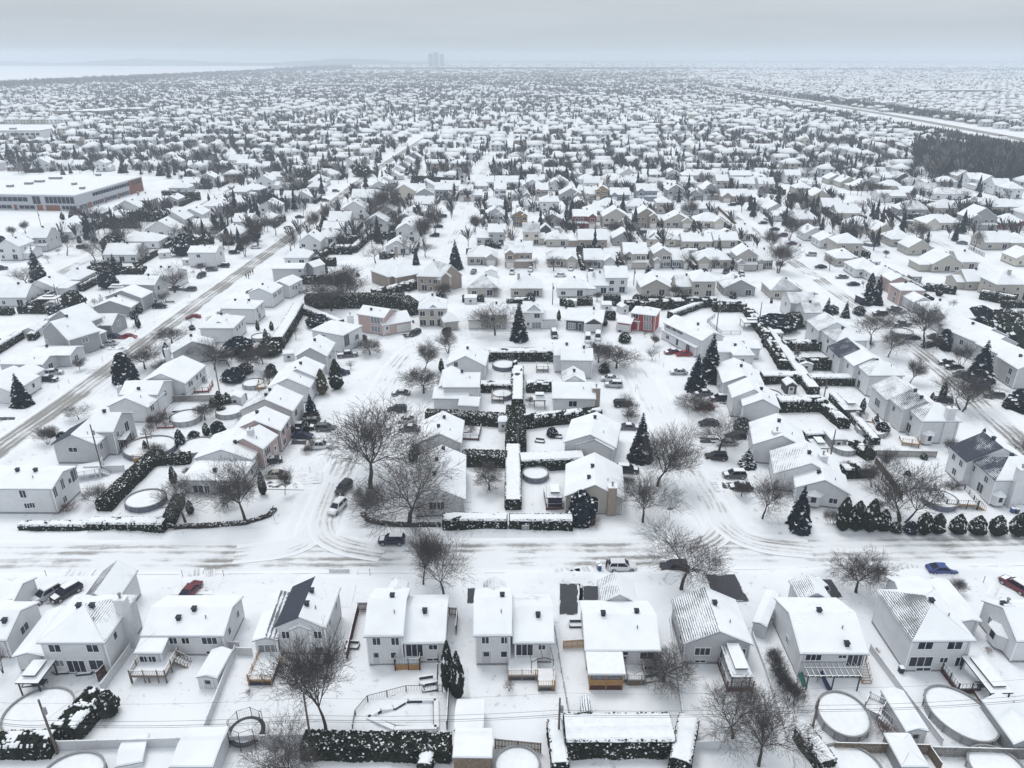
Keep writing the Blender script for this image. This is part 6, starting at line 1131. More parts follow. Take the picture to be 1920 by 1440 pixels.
def pool(c, rx, ry, rot=0.0, h=1.2, m='poolwall', snow=.06, label=None, phrase='snow-filled round pool'):
    root = thing('swimming_pool', P(*c), rot); n = 40; ring = lambda k, s, z: ((rx - s) * math.cos(6.283185 * k / n), (ry - s) * math.sin(6.283185 * k / n), z)
    wl, rm, sn = MB(), MB(), MB()
    for k in range(n):
        j = k + 1; wl.poly([ring(k, 0, 0), ring(j, 0, 0), ring(j, 0, h), ring(k, 0, h)]); wl.poly([ring(j, .05, .3), ring(k, .05, .3), ring(k, .05, h), ring(j, .05, h)])
        rm.poly([ring(k, -.08, h + .05), ring(j, -.08, h + .05), ring(j, .14, h + .05), ring(k, .14, h + .05)], 0); rm.poly([ring(k, -.08, h - .06), ring(j, -.08, h - .06), ring(j, -.08, h + .05), ring(k, -.08, h + .05)], 0); rm.poly([ring(j, .14, h - .1), ring(k, .14, h - .1), ring(k, .14, h + .05), ring(j, .14, h + .05)], 0)
        if k % 3 == 0: p = ring(k, -.05, 0); wl.bar(p, (p[0], p[1], h), .14, .14, 1)
        for s0, s1, z0, z1 in ((.05, .8, h - .22, h - .14), (.8, min(rx, ry) - .05, h - .14, h - .10)): sn.poly([ring(k, s0, z0), ring(j, s0, z0), ring(j, s1, z1), ring(k, s1, z1)])
    sn.poly([ring(k, min(rx, ry) - .05, h - .10) for k in range(n)]) if abs(rx - ry) > .01 else sn.poly([ring(k, rx - .05, h - .1) for k in range(n)])
    wl.build('wall', [M[m], M['grey']], root); rm.build('rim', [M['grey'] if snow < .5 else M['snow']], root); sn.build('snow_cover', [M['snow']], root, smooth=False)
    if label: tag(root, label, 'pool', 'above-ground pools')
    else: auto(root, phrase, 'pool', 'above-ground pools')
def fence(pts, h, m, style='panel', phrase='garden fence', label=None, snow=True):
    ln = [P(*p) for p in pts]; c = sum(ln, Vector()) / len(ln); root = thing('fence', ln[0]); o = ln[0].copy(); b = MB(); L = [p - o for p in ln]; posts = []
    for p, q in zip(L[:-1], L[1:]):
        d = q - p; n = max(1, round(d.length / 2.4)); posts += [p + d * (k / n) for k in range(n)]
        if style == 'panel':
            b.bar((p.x, p.y, h / 2), (q.x, q.y, h / 2), .05, h - .08, 0); b.bar((p.x, p.y, h), (q.x, q.y, h), .14, .10, 0, 1)
        elif style == 'board':
            k = int(d.length / .17)
            for i in range(k): e = p + d * ((i + .5) / k); b.bar((e.x, e.y, .05), (e.x, e.y, h - .04 * (i % 2)), .13, .03 + .02 * (i % 2), 0)
            for z in (h * .3, h * .85): b.bar((p.x, p.y, z), (q.x, q.y, z), .05, .09, 0)
            b.bar((p.x, p.y, h + .02), (q.x, q.y, h + .02), .12, .07, 0, 1)
        elif style == 'rail':
            for z in (.12, h): b.bar((p.x, p.y, z), (q.x, q.y, z), .05, .05, 0)
            k = int(d.length / .2)
            for i in range(k): e = p + d * ((i + .5) / k); b.bar((e.x, e.y, .1), (e.x, e.y, h), .028, .028, 0)
        else:   # chain link seen as thin wires
            for z in np.linspace(.1, h, 5): b.bar((p.x, p.y, z), (q.x, q.y, z), .025, .025, 0)
    posts.append(L[-1]); b.build('panel', [m, M['snow']], root)
    for p in posts[:90]:
        s = MB(); s.bar((p.x, p.y, 0), (p.x, p.y, h + .08), .10, .10, 0); s.box((p.x - .07, p.y - .07, h + .08), (p.x + .07, p.y + .07, h + .15), 1); s.build('post', [m, M['snow']], root)
    if label: tag(root, label, 'fence', 'garden fences')
    else: auto(root, phrase, 'fence', 'garden fences', c)
def shed(nl, nr, depth, e, rt, wall, pitch=20, label=None, phrase='small snow-roofed shed', bare=0.0, door=True, z=None):
    B = Block(P(*nl, e), P(*nr, e), depth, e, rt, pitch, {'*': bare}); base = B.T(B.W / 2, 0, 0); root = thing('shed', base)
    global OVER; ov = OVER; OVER = .12; wb, rb = build_house([B], wall, base); OVER = ov
    wb.build('wall', [wall, wall], root); rb.build('roof', [M['roof'], M['trim'], M['eave_shade']], root, attr='bare')
    if door: put_window(root, B, base, 'N', B.W * .5, .1, min(1.2, B.W * .4), min(1.8, e - .2), 'door').location -= Vector((0, .25, 0))
    if label: tag(root, label, 'shed', 'garden sheds')
    else: auto(root, phrase, 'shed', 'garden sheds')
    return root
PV, WD, NW, GW, BK, RW = M['pvc'], M['wood'], M['newwood'], M['greywood'], M['black'], M['redwood']
# decks
deck((247, 1283), (314, 1283), 4.2, 1.35, WD, 'NLR', stairs=('R', .75), label='weathered wooden balcony deck with stairs behind the white bungalow with sunroom')
deck((467, 1288), (511, 1288), 5.2, 1.1, NW, 'NL', skirt=M['navy'], stairs=('R', .75), label='honey-coloured deck with dark skirt and glass wind screen by the trampoline')
deck((741, 1259), (788, 1258), 2.6, 1.1, NW, 'NLR', rm=BK, skirt=NW, label='small honey wood deck with black railing behind the pair with red fence')
deck((953, 1277), (1008, 1277), 5.5, .9, GW, 'N', rm=NW, skirt=M['dkgrey'], stairs=('L', .7), label='grey deck with pale front railing below the curved arbour')
deck((1009, 1297), (1040, 1297), 3.0, .9, GW, 'NR', rm=NW, skirt=M['dkgrey'], label='lower stone-skirted deck corner right of the arbour deck')
deck((1176, 1287), (1209, 1287), 4.2, 1.0, WD, 'NR', rm=M['grey'], skirt=M['wood'], stairs=('L', .2), label='narrow deck with steel railing beside the tarped porch')
deck((1362, 1298), (1411, 1298), 6.0, .8, RW, 'NLR', skirt=RW, label='dark red deck carrying the grey metal gazebo', step=.3)
deck((1496, 1262), (1616, 1262), 1.0, .3, WD, '', label='low wooden landing under the steel pergola')
deck((1592, 1258), (1618, 1258), 2.2, 1.7, NW, 'NL', stairs=('N', .75), label='honey wood stair landing behind the bungalow with the pergola')
deck((1793, 1303), (1835, 1302), 5.6, .9, RW, 'LN', rm=BK, skirt=RW, label='dark red deck between the oval pool and the snowy gazebo', step=.5)
deck((1845, 1332), (1895, 1333), 4.8, .5, RW, 'N', rm=BK, skirt=NW, label='low honey-fronted platform under the snowy gazebo at right', step=.5)
deck((196, 845), (232, 846), 4.5, 1.0, NW, 'NLR', rm=BK, skirt=M['dkgrey'], label='deck under the awning behind the grey house with dark slope')
deck((252, 870), (288, 866), 3.4, 1.1, NW, 'NR', skirt=NW, label='bright honey wood pool deck beside the big left round pool')
deck((142, 905), (190, 897), 5.0, 1.2, PV, 'NR', rm=PV, stairs=('R', .2), label='white railed deck behind the white house by the left edge')
deck((866, 827), (898, 828), 5.5, .6, RW, 'NR', rm=BK, label='small dark deck with snowy furniture beside the gabled bungalow')
deck((1024, 958), (1056, 957), 5.0, .5, RW, 'NL', skirt=RW, label='dark red deck with screened shelter beside the beige chimney house')
deck((922, 757), (944, 757), 4.0, 1.0, WD, 'NLR', phrase='pool deck')
deck((1772, 955), (1832, 958), 5.5, 1.1, NW, 'NLR', rm=BK, stairs=('R', .1), phrase='railed back deck', step=.4)
deck((1690, 838), (1722, 842), 3.5, 1.0, NW, 'NR', rm=NW, phrase='honey wood deck', step=.4)
deck((1640, 812), (1664, 814), 3.5, 1.0, NW, 'NLR', phrase='honey wood pool deck', step=.4)
deck((484, 735), (505, 733), 4.0, 1.1, NW, 'NLR', phrase='honey wood pool deck', step=.4)
deck((278, 796), (302, 794), 5, .7, M['redpaint'], 'NLR', phrase='red painted deck', step=.5); deck((295, 805), (326, 804), 3, .4, M['redpaint'], 'N', phrase='low red deck', step=.5)
deck((352, 740), (392, 738), 4.5, .7, M['redpaint'], 'NLR', phrase='red painted deck', step=.5); deck((165, 528), (186, 527), 4, 1.0, M['redpaint'], 'NR', phrase='red painted deck', step=.5)
deck((1006, 700), (1028, 700), 3.5, 1.0, WD, 'NLR', phrase='small square deck', step=.4); deck((1738, 800), (1766, 803), 4, .8, WD, 'NL', phrase='wooden back deck', step=.4)
# covered porch with tarps
def tarp_porch():
    a, d, n, W = local((1105, 1295), (1166, 1295)); root = thing('covered_porch', a); o = a.copy(); T = lambda u, w, z: a + d * u + n * w - o + Vector((0, 0, z)); D = 5.2
    b = MB()
    for (u0, w0), (u1, w1) in (((0, 0), (W, 0)), ((W, 0), (W, D)), ((0, D), (0, 0))): b.poly([T(u0, w0, 0), T(u1, w1, 0), T(u1, w1, .95), T(u0, w0, .95)], 0)
    b.build('skirt', [RW], root); c = MB()
    for (u0, w0), (u1, w1) in (((0, -.03), (W, -.03)), ((W + .03, 0), (W + .03, D)), ((-.03, D), (-.03, 0))): c.poly([T(u0, w0, .95), T(u1, w1, .95), T(u1, w1, 1.95), T(u0, w0, 1.95)], 0)
    c.build('board_wall', [NW], root); t = MB()
    for (u0, w0), (u1, w1) in (((0, .02), (W, .02)), ((W - .02, 0), (W - .02, D)), ((.02, D), (.02, 0))): t.poly([T(u0, w0, 1.95), T(u1, w1, 1.95), T(u1, w1, 3.0), T(u0, w0, 3.0)], 0)
    t.build('tarp', [mat('clear_tarp', (.22, .25, .29), .35, var=.5, scale=1.5)], root); p = MB()
    for u in (0, W / 2, W): p.bar(T(u, 0, 0), T(u, 0, 3.1), .14, .14)
    p.build('posts', [NW], root); r = MB(); q = [T(-.35, -.4, 3.05), T(W + .25, -.4, 3.05), T(W + .25, D + 1.2, 3.7), T(-.35, D + 1.2, 3.7)]; up = Vector((0, 0, .3)); r.poly([x + up for x in q], 0); r.poly(q[::-1], 1)
    for k in range(4): r.poly([q[k], q[(k + 1) % 4], q[(k + 1) % 4] + up, q[k] + up], 0 if k else 1)
    r.build('roof', [M['snow'], M['trim']], root); tag(root, 'snow-roofed porch with honey boards, clear tarps and dark red skirt', 'porch')
tarp_porch()
# gazebos
gazebo((28, 1283), (72, 1283), 4.0, 2.4, BK, label='dark-posted gazebo with star-shaped bare patch in the front left garden', bare=.12, pitch=12)
gazebo((1371, 1272), (1412, 1272), 5.6, 3.0, BK, label='grey metal-roofed gazebo on the dark red deck', bare=.42, base=.85, pitch=24)
gazebo((1857, 1302), (1900, 1301), 6.2, 2.9, BK, label='snow-roofed gazebo with long skylight beside the oval pool', base=.55, pitch=8)
gazebo((198, 829), (236, 826), 4.0, 2.9, BK, label='snow-topped awning shelter behind the grey house with dark slope', base=1.05, pitch=8, screens=False)
gazebo((1026, 935), (1056, 935), 4.0, 2.6, BK, label='dark screened shelter beside the beige house with brick chimney', bare=.45, base=.55, pitch=20, screens=True)
gazebo((1583, 770), (1617, 770), 4.0, 2.4, M['dkgrey'], phrase='grey metal gazebo', bare=.45, pitch=22); gazebo((1528, 842), (1556, 842), 4.0, 2.4, M['dkgrey'], phrase='grey metal gazebo', bare=.4, pitch=22)
gazebo((67, 562), (103, 562), 4.5, 2.5, RW, phrase='red-posted shelter', pitch=8); gazebo((1000, 752), (1024, 752), 2.6, 2.3, BK, phrase='small arched swing shelter', pitch=35, table=False)
gazebo((1618, 560), (1640, 558), 4, 2.4, BK, phrase='dark gazebo', screens=True); gazebo((202, 540), (230, 540), 3, 2.2, M['grey'], phrase='grey gazebo', pitch=14); gazebo((1395, 606), (1432, 606), 4.5, 2.4, M['dkgrey'], phrase='dark open shelter', pitch=8); gazebo((395, 670), (424, 670), 4, 2.4, M['dkgrey'], phrase='dark metal gazebo', bare=.5, pitch=20)
# pergola and curved arbour
def pergola():
    a, d, n, W = local((1510, 1296), (1606, 1296)); root = thing('pergola', a + d * (W / 2)); o = root.location.copy(); D = 4.4; Z = 2.6; T = lambda u, w, z: a + d * u + n * w - o + Vector((0, 0, z))
    for u in (0, W / 2, W):
        p = MB(); p.bar(T(u, 0, 0), T(u, 0, Z), .13, .13); p.build('post', [M['dkgrey']], root)
    b = MB(); b.bar(T(-.2, 0, Z), T(W + .2, 0, Z), .14, .2, 0, 1); b.bar(T(-.2, D, Z), T(W + .2, D, Z), .14, .2, 0, 1)
    for k in range(10): b.bar(T(W * k / 9, -.3, Z + .14), T(W * k / 9, D, Z + .14), .08, .12, 0, 1)
    for w in (1.1, 2.2, 3.3): b.bar(T(-.2, w, Z + .24), T(W + .2, w, Z + .24), .08, .1, 0, 1)
    b.build('beams', [M['dkgrey'], M['snow']], root); tag(root, 'dark steel pergola with snow on its beams behind a white bungalow', 'pergola')
pergola()
def arbour():
    a, d, n, W = local((996, 1272), (1037, 1268)); root = thing('arbour', a); o = a.copy(); T = lambda u, w, z: a + d * u + n * w - o + Vector((0, 0, z)); b = MB(); D = 4.5
    for w in (0, D):
        pts = [T(0, w, .9), T(0, w, 2.8)] + [T(W * k / 8, w, 2.8 + .55 * math.sin(3.14159 * k / 8)) for k in range(1, 8)] + [T(W, w, 2.8), T(W, w, .9)]
        for p, q in zip(pts[:-1], pts[1:]): b.tube(p, q, .05, .05, 5)
    for u in (0, W / 2, W): z = 2.8 if u != W / 2 else 3.35; b.tube(T(u, 0, z), T(u, D, z), .04, .04, 5)
    b.build('frame', [BK], root); tag(root, 'black curved arbour frame without its canopy over the grey deck', 'arbour')
arbour()
# pools
pool((1578, 1352), 3.05, 3.5, -.25, 1.35, 'greywood' if 0 else 'poolwall', label='tilted oval snow-filled pool beside the grey railed pool stairs')
pool((1797, 1350), 3.5, 4.4, .35, 1.3, 'poolwall', label='large oval snow-filled pool in the lower right garden')
pool((76, 1345), 4.0, 3.8, 0, 1.1, 'poolwall', label='large round pool behind the front left gazebo and hedge')
pool((970, 1445), 2.6, 2.4, 0, 1.2, 'poolblue', label='round blue-walled pool at the bottom edge below the pair with arbour')
pool((1590, 1452), 3.6, 3.2, 0, 1.2, 'poolwall', label='round pool cut by the bottom edge under bare shrubs'); pool((1865, 1452), 3.0, 3, 0, 1.2, 'poolwall', label='round pool at the bottom right corner'); pool((140, 1465), 3.4, 3, 0, 1.2, 'poolwall', label='round pool cut by the bottom edge at left')
pool((1004, 896), 2.5, 2.5, 0, 1.3, 'poolblue', label='round dark-ringed pool right of the central hedge strip')
pool((275, 945), 3.5, 3.2, 0, 1.3, 'poolblue', label='round dark-walled pool inside the front left corner hedge')
pool((283, 846), 5.2, 4.6, 0, 1.3, 'poolblue', label='very large round pool behind the grey house with dark slope')
for x, y, rx, m in ((350, 789, 3.4, 'poolwall'), (432, 777, 3.1, 'poolwall'), (945, 690, 3.0, 'poolblue'), (941, 745, 2.4, 'poolblue'), (1760, 945, 3.0, 'poolblue'), (476, 725, 2.6, 'poolwall'), (490, 637, 2.6, 'poolwall'), (1632, 812, 3.2, 'poolwall'), (1580, 845, 2.6, 'poolwall'), (372, 844, 3.6, 'poolwall'), (197, 530, 3.0, 'poolwall'), (1632, 460, 3.0, 'poolblue'), (1418, 812, 2.6, 'poolwall'), (560, 548, 3, 'poolwall'), (1690, 628, 3, 'poolwall'), (1440, 747, 3, 'poolwall')): pool((x, y), rx, rx, 0, 1.25, m)
def ground_pool():
    pts = [P(*q) for q in ((714, 1335), (738, 1333), (765, 1317), (818, 1317), (819, 1370), (740, 1372), (690, 1350))]; o = pts[0].copy(); root = thing('sunken_pool', o); b, s = MB(), MB(); L = [p - o for p in pts]; c = sum(L, Vector()) / len(L)
    for k in range(len(L)):
        p, q = L[k], L[(k + 1) % len(L)]; b.bar((p.x, p.y, .42), (q.x, q.y, .42), .6, .5, 1, 1)
        pi, qi = p + (c - p).normalized() * .45, q + (c - q).normalized() * .45; b.poly([(pi.x, pi.y, .05), (qi.x, qi.y, .05), (qi.x, qi.y, .64), (pi.x, pi.y, .64)], 0)
    b.build('coping', [M['navy'], M['snow']], root); s.poly([(p.x, p.y, .14) for p in L]); s.build('snow_cover', [M['snow']], root); tag(root, 'kidney-angled sunken pool with dark coping line inside a black fence', 'pool')
ground_pool()
def trampoline():
    root = thing('trampoline', P(464, 1381)); rr = 2.15; n = 8; b, mt, nt_, lg, pd = MB(), MB(), MB(), MB(), MB(); rg = lambda k, r, z, m=32: (r * math.cos(6.2832 * k / m), r * math.sin(6.2832 * k / m), z)
    for k in range(32): b.tube(rg(k, rr, .9), rg(k + 1, rr, .9), .06, .06, 5); pd.poly([rg(k, rr, .94), rg(k + 1, rr, .94), rg(k + 1, rr - .45, .96), rg(k, rr - .45, .96)]); pd.poly([rg(k, rr + .02, .7), rg(k + 1, rr + .02, .7), rg(k + 1, rr, .94), rg(k, rr, .94)])
    for k in range(n):
        p = rg(k, rr, 0, n); t = rg(k, rr - .05, 2.5, n); q = rg(k, rr * .86, 2.75, n); b.tube(p, t, .045, .045, 5); b.tube(t, q, .045, .045, 5); b.tube(q, rg(k + 1, rr * .86, 2.75, n), .03, .03, 4)
        l = MB(); l.tube(rg(k, rr, .9, n), rg(k, rr + .05, 0, n), .05, .05, 5); l.build('leg', [BK], root)
        for i in range(7): e0 = np.array(rg(k, rr * .9, 1.0, n)) * (1 - i / 7) + np.array(rg(k + 1, rr * .9, 1.0, n)) * (i / 7); nt_.tube(tuple(e0), (e0[0] * .96, e0[1] * .96, 2.72), .010, .010, 3)
        for z in (1.4, 1.8, 2.2): nt_.tube(rg(k, rr * .89, z, n), rg(k + 1, rr * .89, z, n), .009, .009, 3)
    mt.poly([rg(k, rr - .45, .99) for k in range(32)]); b.build('frame', [BK], root); mt.build('mat', [M['snow']], root); pd.build('edge_pad', [M['dkgrey']], root); nt_.build('net', [M['dkgrey']], root); tag(root, 'black round trampoline with safety net in a snowy garden', 'trampoline')
trampoline()
# fences
fence([(248, 1224), (228, 1252), (193, 1300)], 1.6, PV, label='pale vinyl fence between the hipped house and the balcony bungalow'); fence([(443, 1228), (412, 1308), (380, 1392)], 1.6, PV, label='pale vinyl fence behind the small garden shed'); fence([(112, 1408), (300, 1403), (520, 1396), (572, 1396)], 1.6, PV, label='long pale vinyl fence along the bottom left gardens')
fence([(425, 1218), (450, 1220)], 1.5, PV, phrase='short pale fence'); fence([(446, 1230), (474, 1231)], 1.5, PV, phrase='short pale gate'); fence([(672, 1150), (662, 1190), (651, 1240)], 1.7, RW, 'board', label='dark red board fence left of the pair with red fence'); fence([(672, 1148), (690, 1148)], 1.8, RW, 'board', label='short red gate beside the pair with red fence')
fence([(843, 1157), (858, 1158), (855, 1192)], 1.8, RW, 'board', label='dark red corner fence right of the pair with red fence'); fence([(662, 1372), (667, 1345), (690, 1318), (762, 1299), (830, 1298)], 1.25, BK, 'rail', label='black railing curving round the sunken pool'); fence([(842, 1296), (838, 1370)], 1.6, M['dkgrey'], 'board', label='dark fence on the right side of the sunken pool'); fence([(823, 1235), (820, 1298)], 1.9, BK, 'rail', label='tall black privacy screen beside the cedar pair')
fence([(1040, 1185), (1052, 1262), (1068, 1350)], 1.1, M['grey'], 'wire', label='thin wire fence right of the arbour deck'); fence([(1255, 1166), (1266, 1250), (1279, 1346)], 1.0, PV, label='low pale fence left of the grey gable bungalow'); fence([(1056, 1218), (1097, 1215)], 1.6, NW, 'board', label='orange-brown board gate beside the bungalow with the tarped porch')
fence([(1630, 1222), (1696, 1312), (1764, 1400)], 1.3, PV, label='long pale fence between the pergola bungalow and the two-storey house'); fence([(1562, 1413), (1650, 1415), (1738, 1417)], 1.8, WD, 'board', label='brown board fence behind the tilted oval pool'); fence([(1744, 1420), (1830, 1422), (1930, 1425)], 1.7, GW, 'board', label='weathered pale board fence in the bottom right corner'); fence([(1738, 1417), (1760, 1450)], 1.7, WD, 'board', label='short board fence going down from the brown one')
fence([(1292, 1408), (1392, 1404)], 1.5, PV, label='pale fence right of the big front hedge'); fence([(928, 1404), (1014, 1412)], 1.7, WD, 'board', label='brown lattice-topped fence above the bottom round pool'); fence([(1410, 1195), (1432, 1255), (1460, 1340), (1475, 1390)], .9, PV, label='low pale fence along the line of bare shrubs'); fence([(618, 1075), (655, 1075)], .8, PV, phrase='low pale fence')
fence([(186, 1280), (203, 1262)], 1.8, RW, 'board', label='dark board screen beside the front left patio'); fence([(872, 1250), (888, 1370)], .6, PV, phrase='low pale edging fence'); fence([(320, 755), (395, 753), (464, 750)], 1.7, GW, 'board', label='grey board fence below the broad gabled avenue house'); fence([(1640, 858), (1700, 859), (1754, 860)], 1.7, GW, 'board', label='grey board fence below the black-roofed semi garden')
fence([(160, 888), (235, 886)], 1.6, PV, label='pale fence below the grey house with dark slope'); fence([(1326, 606), (1352, 628), (1388, 628)], 1.3, M['grey'], 'rail', label='grey pool railing behind the white house with veranda'); fence([(1326, 606), (1340, 596)], 1.3, M['grey'], 'rail', phrase='grey pool railing'); fence([(1560, 960), (1600, 1012)], .1, PV, phrase='low edging fence') if 0 else None
fence([(386, 668), (430, 664), (466, 662)], 1.6, GW, 'board', phrase='grey board fence'); fence([(1640, 870), (1668, 905), (1690, 940)], 1.6, WD, 'board', phrase='brown board fence'); fence([(1345, 392), (1380, 424)], 1.6, WD, 'board', phrase='dark brown board fence'); fence([(1668, 400), (1690, 418), (1728, 424)], 1.5, M['dkgrey'], 'board', phrase='dark board fence'); fence([(1816, 467), (1845, 482)], 1.4, M['dkgrey'], 'rail', phrase='dark rail fence'); fence([(1490, 648), (1500, 690), (1528, 744)], 1.2, M['grey'], 'wire', phrase='thin wire fence')
# sheds
shed((367, 1272), (408, 1274), 5.0, 2.0, 'Y', PV, 16, label='small pale vinyl shed with snowy gable roof beside the fence'); shed((850, 1371), (907, 1372), 4.6, 2.2, 'X', M['pvc'], 12, label='white fabric car shelter beside the sunken pool garden', door=False); shed((316, 1440), (400, 1440), 5.5, 2.4, 'X', M['pvc'], 6, label='large flat snow-roofed shed at the bottom left edge', door=False); shed((848, 1422), (923, 1423), 4.0, 2.5, 'X', M['wood'], 5, label='open wooden carport with flat snowy roof at the bottom edge', door=False)
shed((1698, 1374), (1742, 1373), 6.2, 2.1, 'Y', M['pvc'], 18, label='long white shed with blue shutters beside the large oval pool'); shed((1900, 1398), (1960, 1398), 6.5, 2.2, 'Y', M['grey'], 34, label='rounded grey car shelter at the right edge below the gazebo', door=False); shed((1090, 1340), (1112, 1340), 2.6, 2.0, 'Y', M['grey'], 24, label='ribbed metal shed roof behind the big front hedge', bare=.5, door=False); shed((1410, 1168), (1438, 1178), 8, 2.3, 'Y', M['pvc'], 14, label='long white car tunnel right of the grey gable bungalow', door=False)
shed((215, 1440), (268, 1430), 4.0, .9, 'X', M['pvc'], 6, label='low white box seat in the bottom left garden', door=False); shed((1690, 1440), (1742, 1440), 4.5, 2.0, 'H', M['grey'], 24, label='grey snow-topped shelter at the bottom behind the board fence', door=False); shed((952, 951), (962, 951), 3, .9, 'X', M['pvc'], 6, phrase='low snowy garden box', door=False) if 0 else None
for a in [((933, 793), (953, 793), 3, 2.2, 'H', PV, 26), ((1558, 826), (1590, 826), 4, 2.2, 'H', M['grey'], 28), ((426, 748), (452, 748), 3.2, 2.1, 'Y', PV, 24), ((40, 622), (68, 622), 3.4, 2.1, 'Y', PV, 24), ((1474, 724), (1496, 724), 3.5, 2.2, 'Y', M['dkgrey'], 30), ((1500, 685), (1526, 685), 3.5, 2.0, 'Y', PV, 16), ((1452, 626), (1470, 626), 3, 2, 'H', M['grey'], 24), ((530, 666), (552, 664), 3, 2.1, 'X', PV, 18), ((296, 476), (320, 474), 3.5, 2.1, 'X', PV, 18), ((1062, 566), (1082, 566), 3, 2, 'X', PV, 14), ((1166, 578), (1180, 576), 3.5, 2.4, 'Y', PV, 26), ((1128, 573), (1148, 573), 4, 2.2, 'X', PV, 14), ((870, 560), (894, 560), 4, 2.2, 'X', PV, 14), ((1710, 520), (1730, 520), 3.5, 2.2, 'H', M['grey'], 30), ((1040, 428), (1056, 428), 3, 2, 'X', PV, 12), ((1285, 470), (1308, 470), 3, 2, 'X', PV, 12), ((1325, 469), (1345, 469), 3, 2, 'X', PV, 12), ((470, 432), (490, 432), 3, 2, 'X', PV, 12), ((340, 488), (360, 488), 3, 2, 'X', PV, 12), ((1636, 492), (1652, 492), 3, 2, 'X', PV, 14)]: shed(*a)
shed((858, 762), (898, 764), 5, 2.2, 'X', M['pvc'], 26, label='white tent garage with snowy ridge beside the low-winged house', door=False); shed((908, 511), (933, 511), 5.5, 2.5, 'Y', M['trim'], 22, label='white car shelter with dark blue front on the row street', door=False); shed((1012, 431), (1034, 431), 5, 2.2, 'Y', M['dkgrey'], 40, label='rounded dark car shelter on the middle row street', door=False); shed((1348, 438), (1378, 438), 4, 2.2, 'Y', M['navy'], 24, label='dark blue fronted car shelter by the hip-roofed corner bungalow', door=False)
# utility poles and overhead lines
POLES = []
def pole(x, y, top, phrase='wooden utility pole', arms=0, label=None):
    b = P(x, y); h = height_at((x, y), top); t = thing('utility_pole', b); m = MB(); m.tube((0, 0, 0), (0, 0, h), .16, .11, 8, 0, True); m.build('shaft', [M['pole']], t); POLES.append((b, h))
    for k in range(arms): a = MB(); a.bar((-1.1, 0, h - .5 - .9 * k), (1.1, 0, h - .5 - .9 * k), .1, .12); [a.tube((u, 0, h - .44 - .9 * k), (u, 0, h - .2 - .9 * k), .05, .04, 6) for u in (-1, -.45, .45, 1)]; a.build('crossarm', [M['pole']], t)
    if not arms: tr = MB(); tr.tube((.28, 0, h - 2.2), (.28, 0, h - 1.3), .2, .2, 8, 0, True); tr.build('transformer', [M['grey']], t) if R.random() < .35 else None
    if label: tag(t, label, 'pole', 'utility poles')
    else: auto(t, phrase, 'pole', 'utility poles')
    return b, h
row = [pole(108, 1413, 1312, label='utility pole by the bottom left hedge'), pole(585, 1403, 1300, label='utility pole left of the dark front hedge'), pole(1047, 1393, 1309, label='utility pole at the left end of the snow-topped front hedge'), pole(1519, 1384, 1311, label='utility pole left of the tilted oval pool')]
for a in [(193, 888, 796, 'wooden utility pole', 0), (282, 853, 810, 'utility pole with crossarms', 2), (971, 850, 793), (1556, 860, 806), (412, 737, 680), (1545, 744, 713), (1488, 675, 640), (1343, 620, 562), (79, 431, 396), (208, 521, 498), (110, 570, 533), (1188, 535, 502), (1036, 572, 530), (1160, 500, 470), (1345, 470, 440), (952, 415, 380), (1598, 450, 420), (1550, 420, 398), (1515, 396, 374), (646, 468, 452), (580, 520, 505), (603, 560, 540), (1758, 500, 476), (1906, 455, 430), (178, 368, 346), (148, 412, 392), (1424, 600, 566), (318, 450, 432)]: pole(*a)
def wire(pts, rad, label, sag=.5):
    b = MB(); o = pts[0].copy()
    for p, q in zip(pts[:-1], pts[1:]):
        n = 12; prev = None
        for k in range(n + 1):
            t = k / n; r = p + (q - p) * t - Vector((0, 0, sag * 4 * t * (1 - t))) - o
            if prev is not None: b.tube(prev, r, rad, rad, 4)
            prev = r
    w_ = b.build('overhead_wire', [M['wire']]); w_.location = o; tag(w_, label, 'wire', 'overhead wires')
ends = [Vector((-62, row[0][0].y + 1, 0))] + [r[0] for r in row] + [Vector((66, row[3][0].y + 2, 0))]
for z, rad, lab in ((8.3, .012, 'thin topmost overhead wire across the bottom gardens'), (5.6, .022, 'upper thick cable across the bottom gardens'), (4.9, .03, 'middle thick cable across the bottom gardens'), (4.6, .022, 'lowest thick cable across the bottom gardens')): wire([Vector((p.x, p.y - .2, z)) for p in ends], rad, lab)
A = POLES[4]; B_ = POLES[5]; wire([A[0] + Vector((-60, 2, 7.5)), A[0] + Vector((0, 0, 8.0)), B_[0] + Vector((0, 0, 6.5))], .02, 'wire from the left edge to the pole with crossarms'); wire([B_[0] + Vector((0, 0, 6.6)), POLES[8][0] + Vector((0, 0, 7))], .02, 'wire running back from the pole with crossarms', .8); wire([B_[0] + Vector((.9, 0, 6.6)), POLES[8][0] + Vector((.9, 0, 7))], .02, 'right wire running back from the pole with crossarms', .8)
wire([row[0][0] + Vector((0, 0, 5.4)), P(318, 1215) + Vector((0, 0, 4.2))], .012, 'thin drop wire to the bungalow with the balcony deck', .3); wire([row[1][0] + Vector((0, 0, 6)), P(517, 1206) + Vector((0, 0, 4.2))], .012, 'thin drop wire to the house with dark bare shingles', .3)
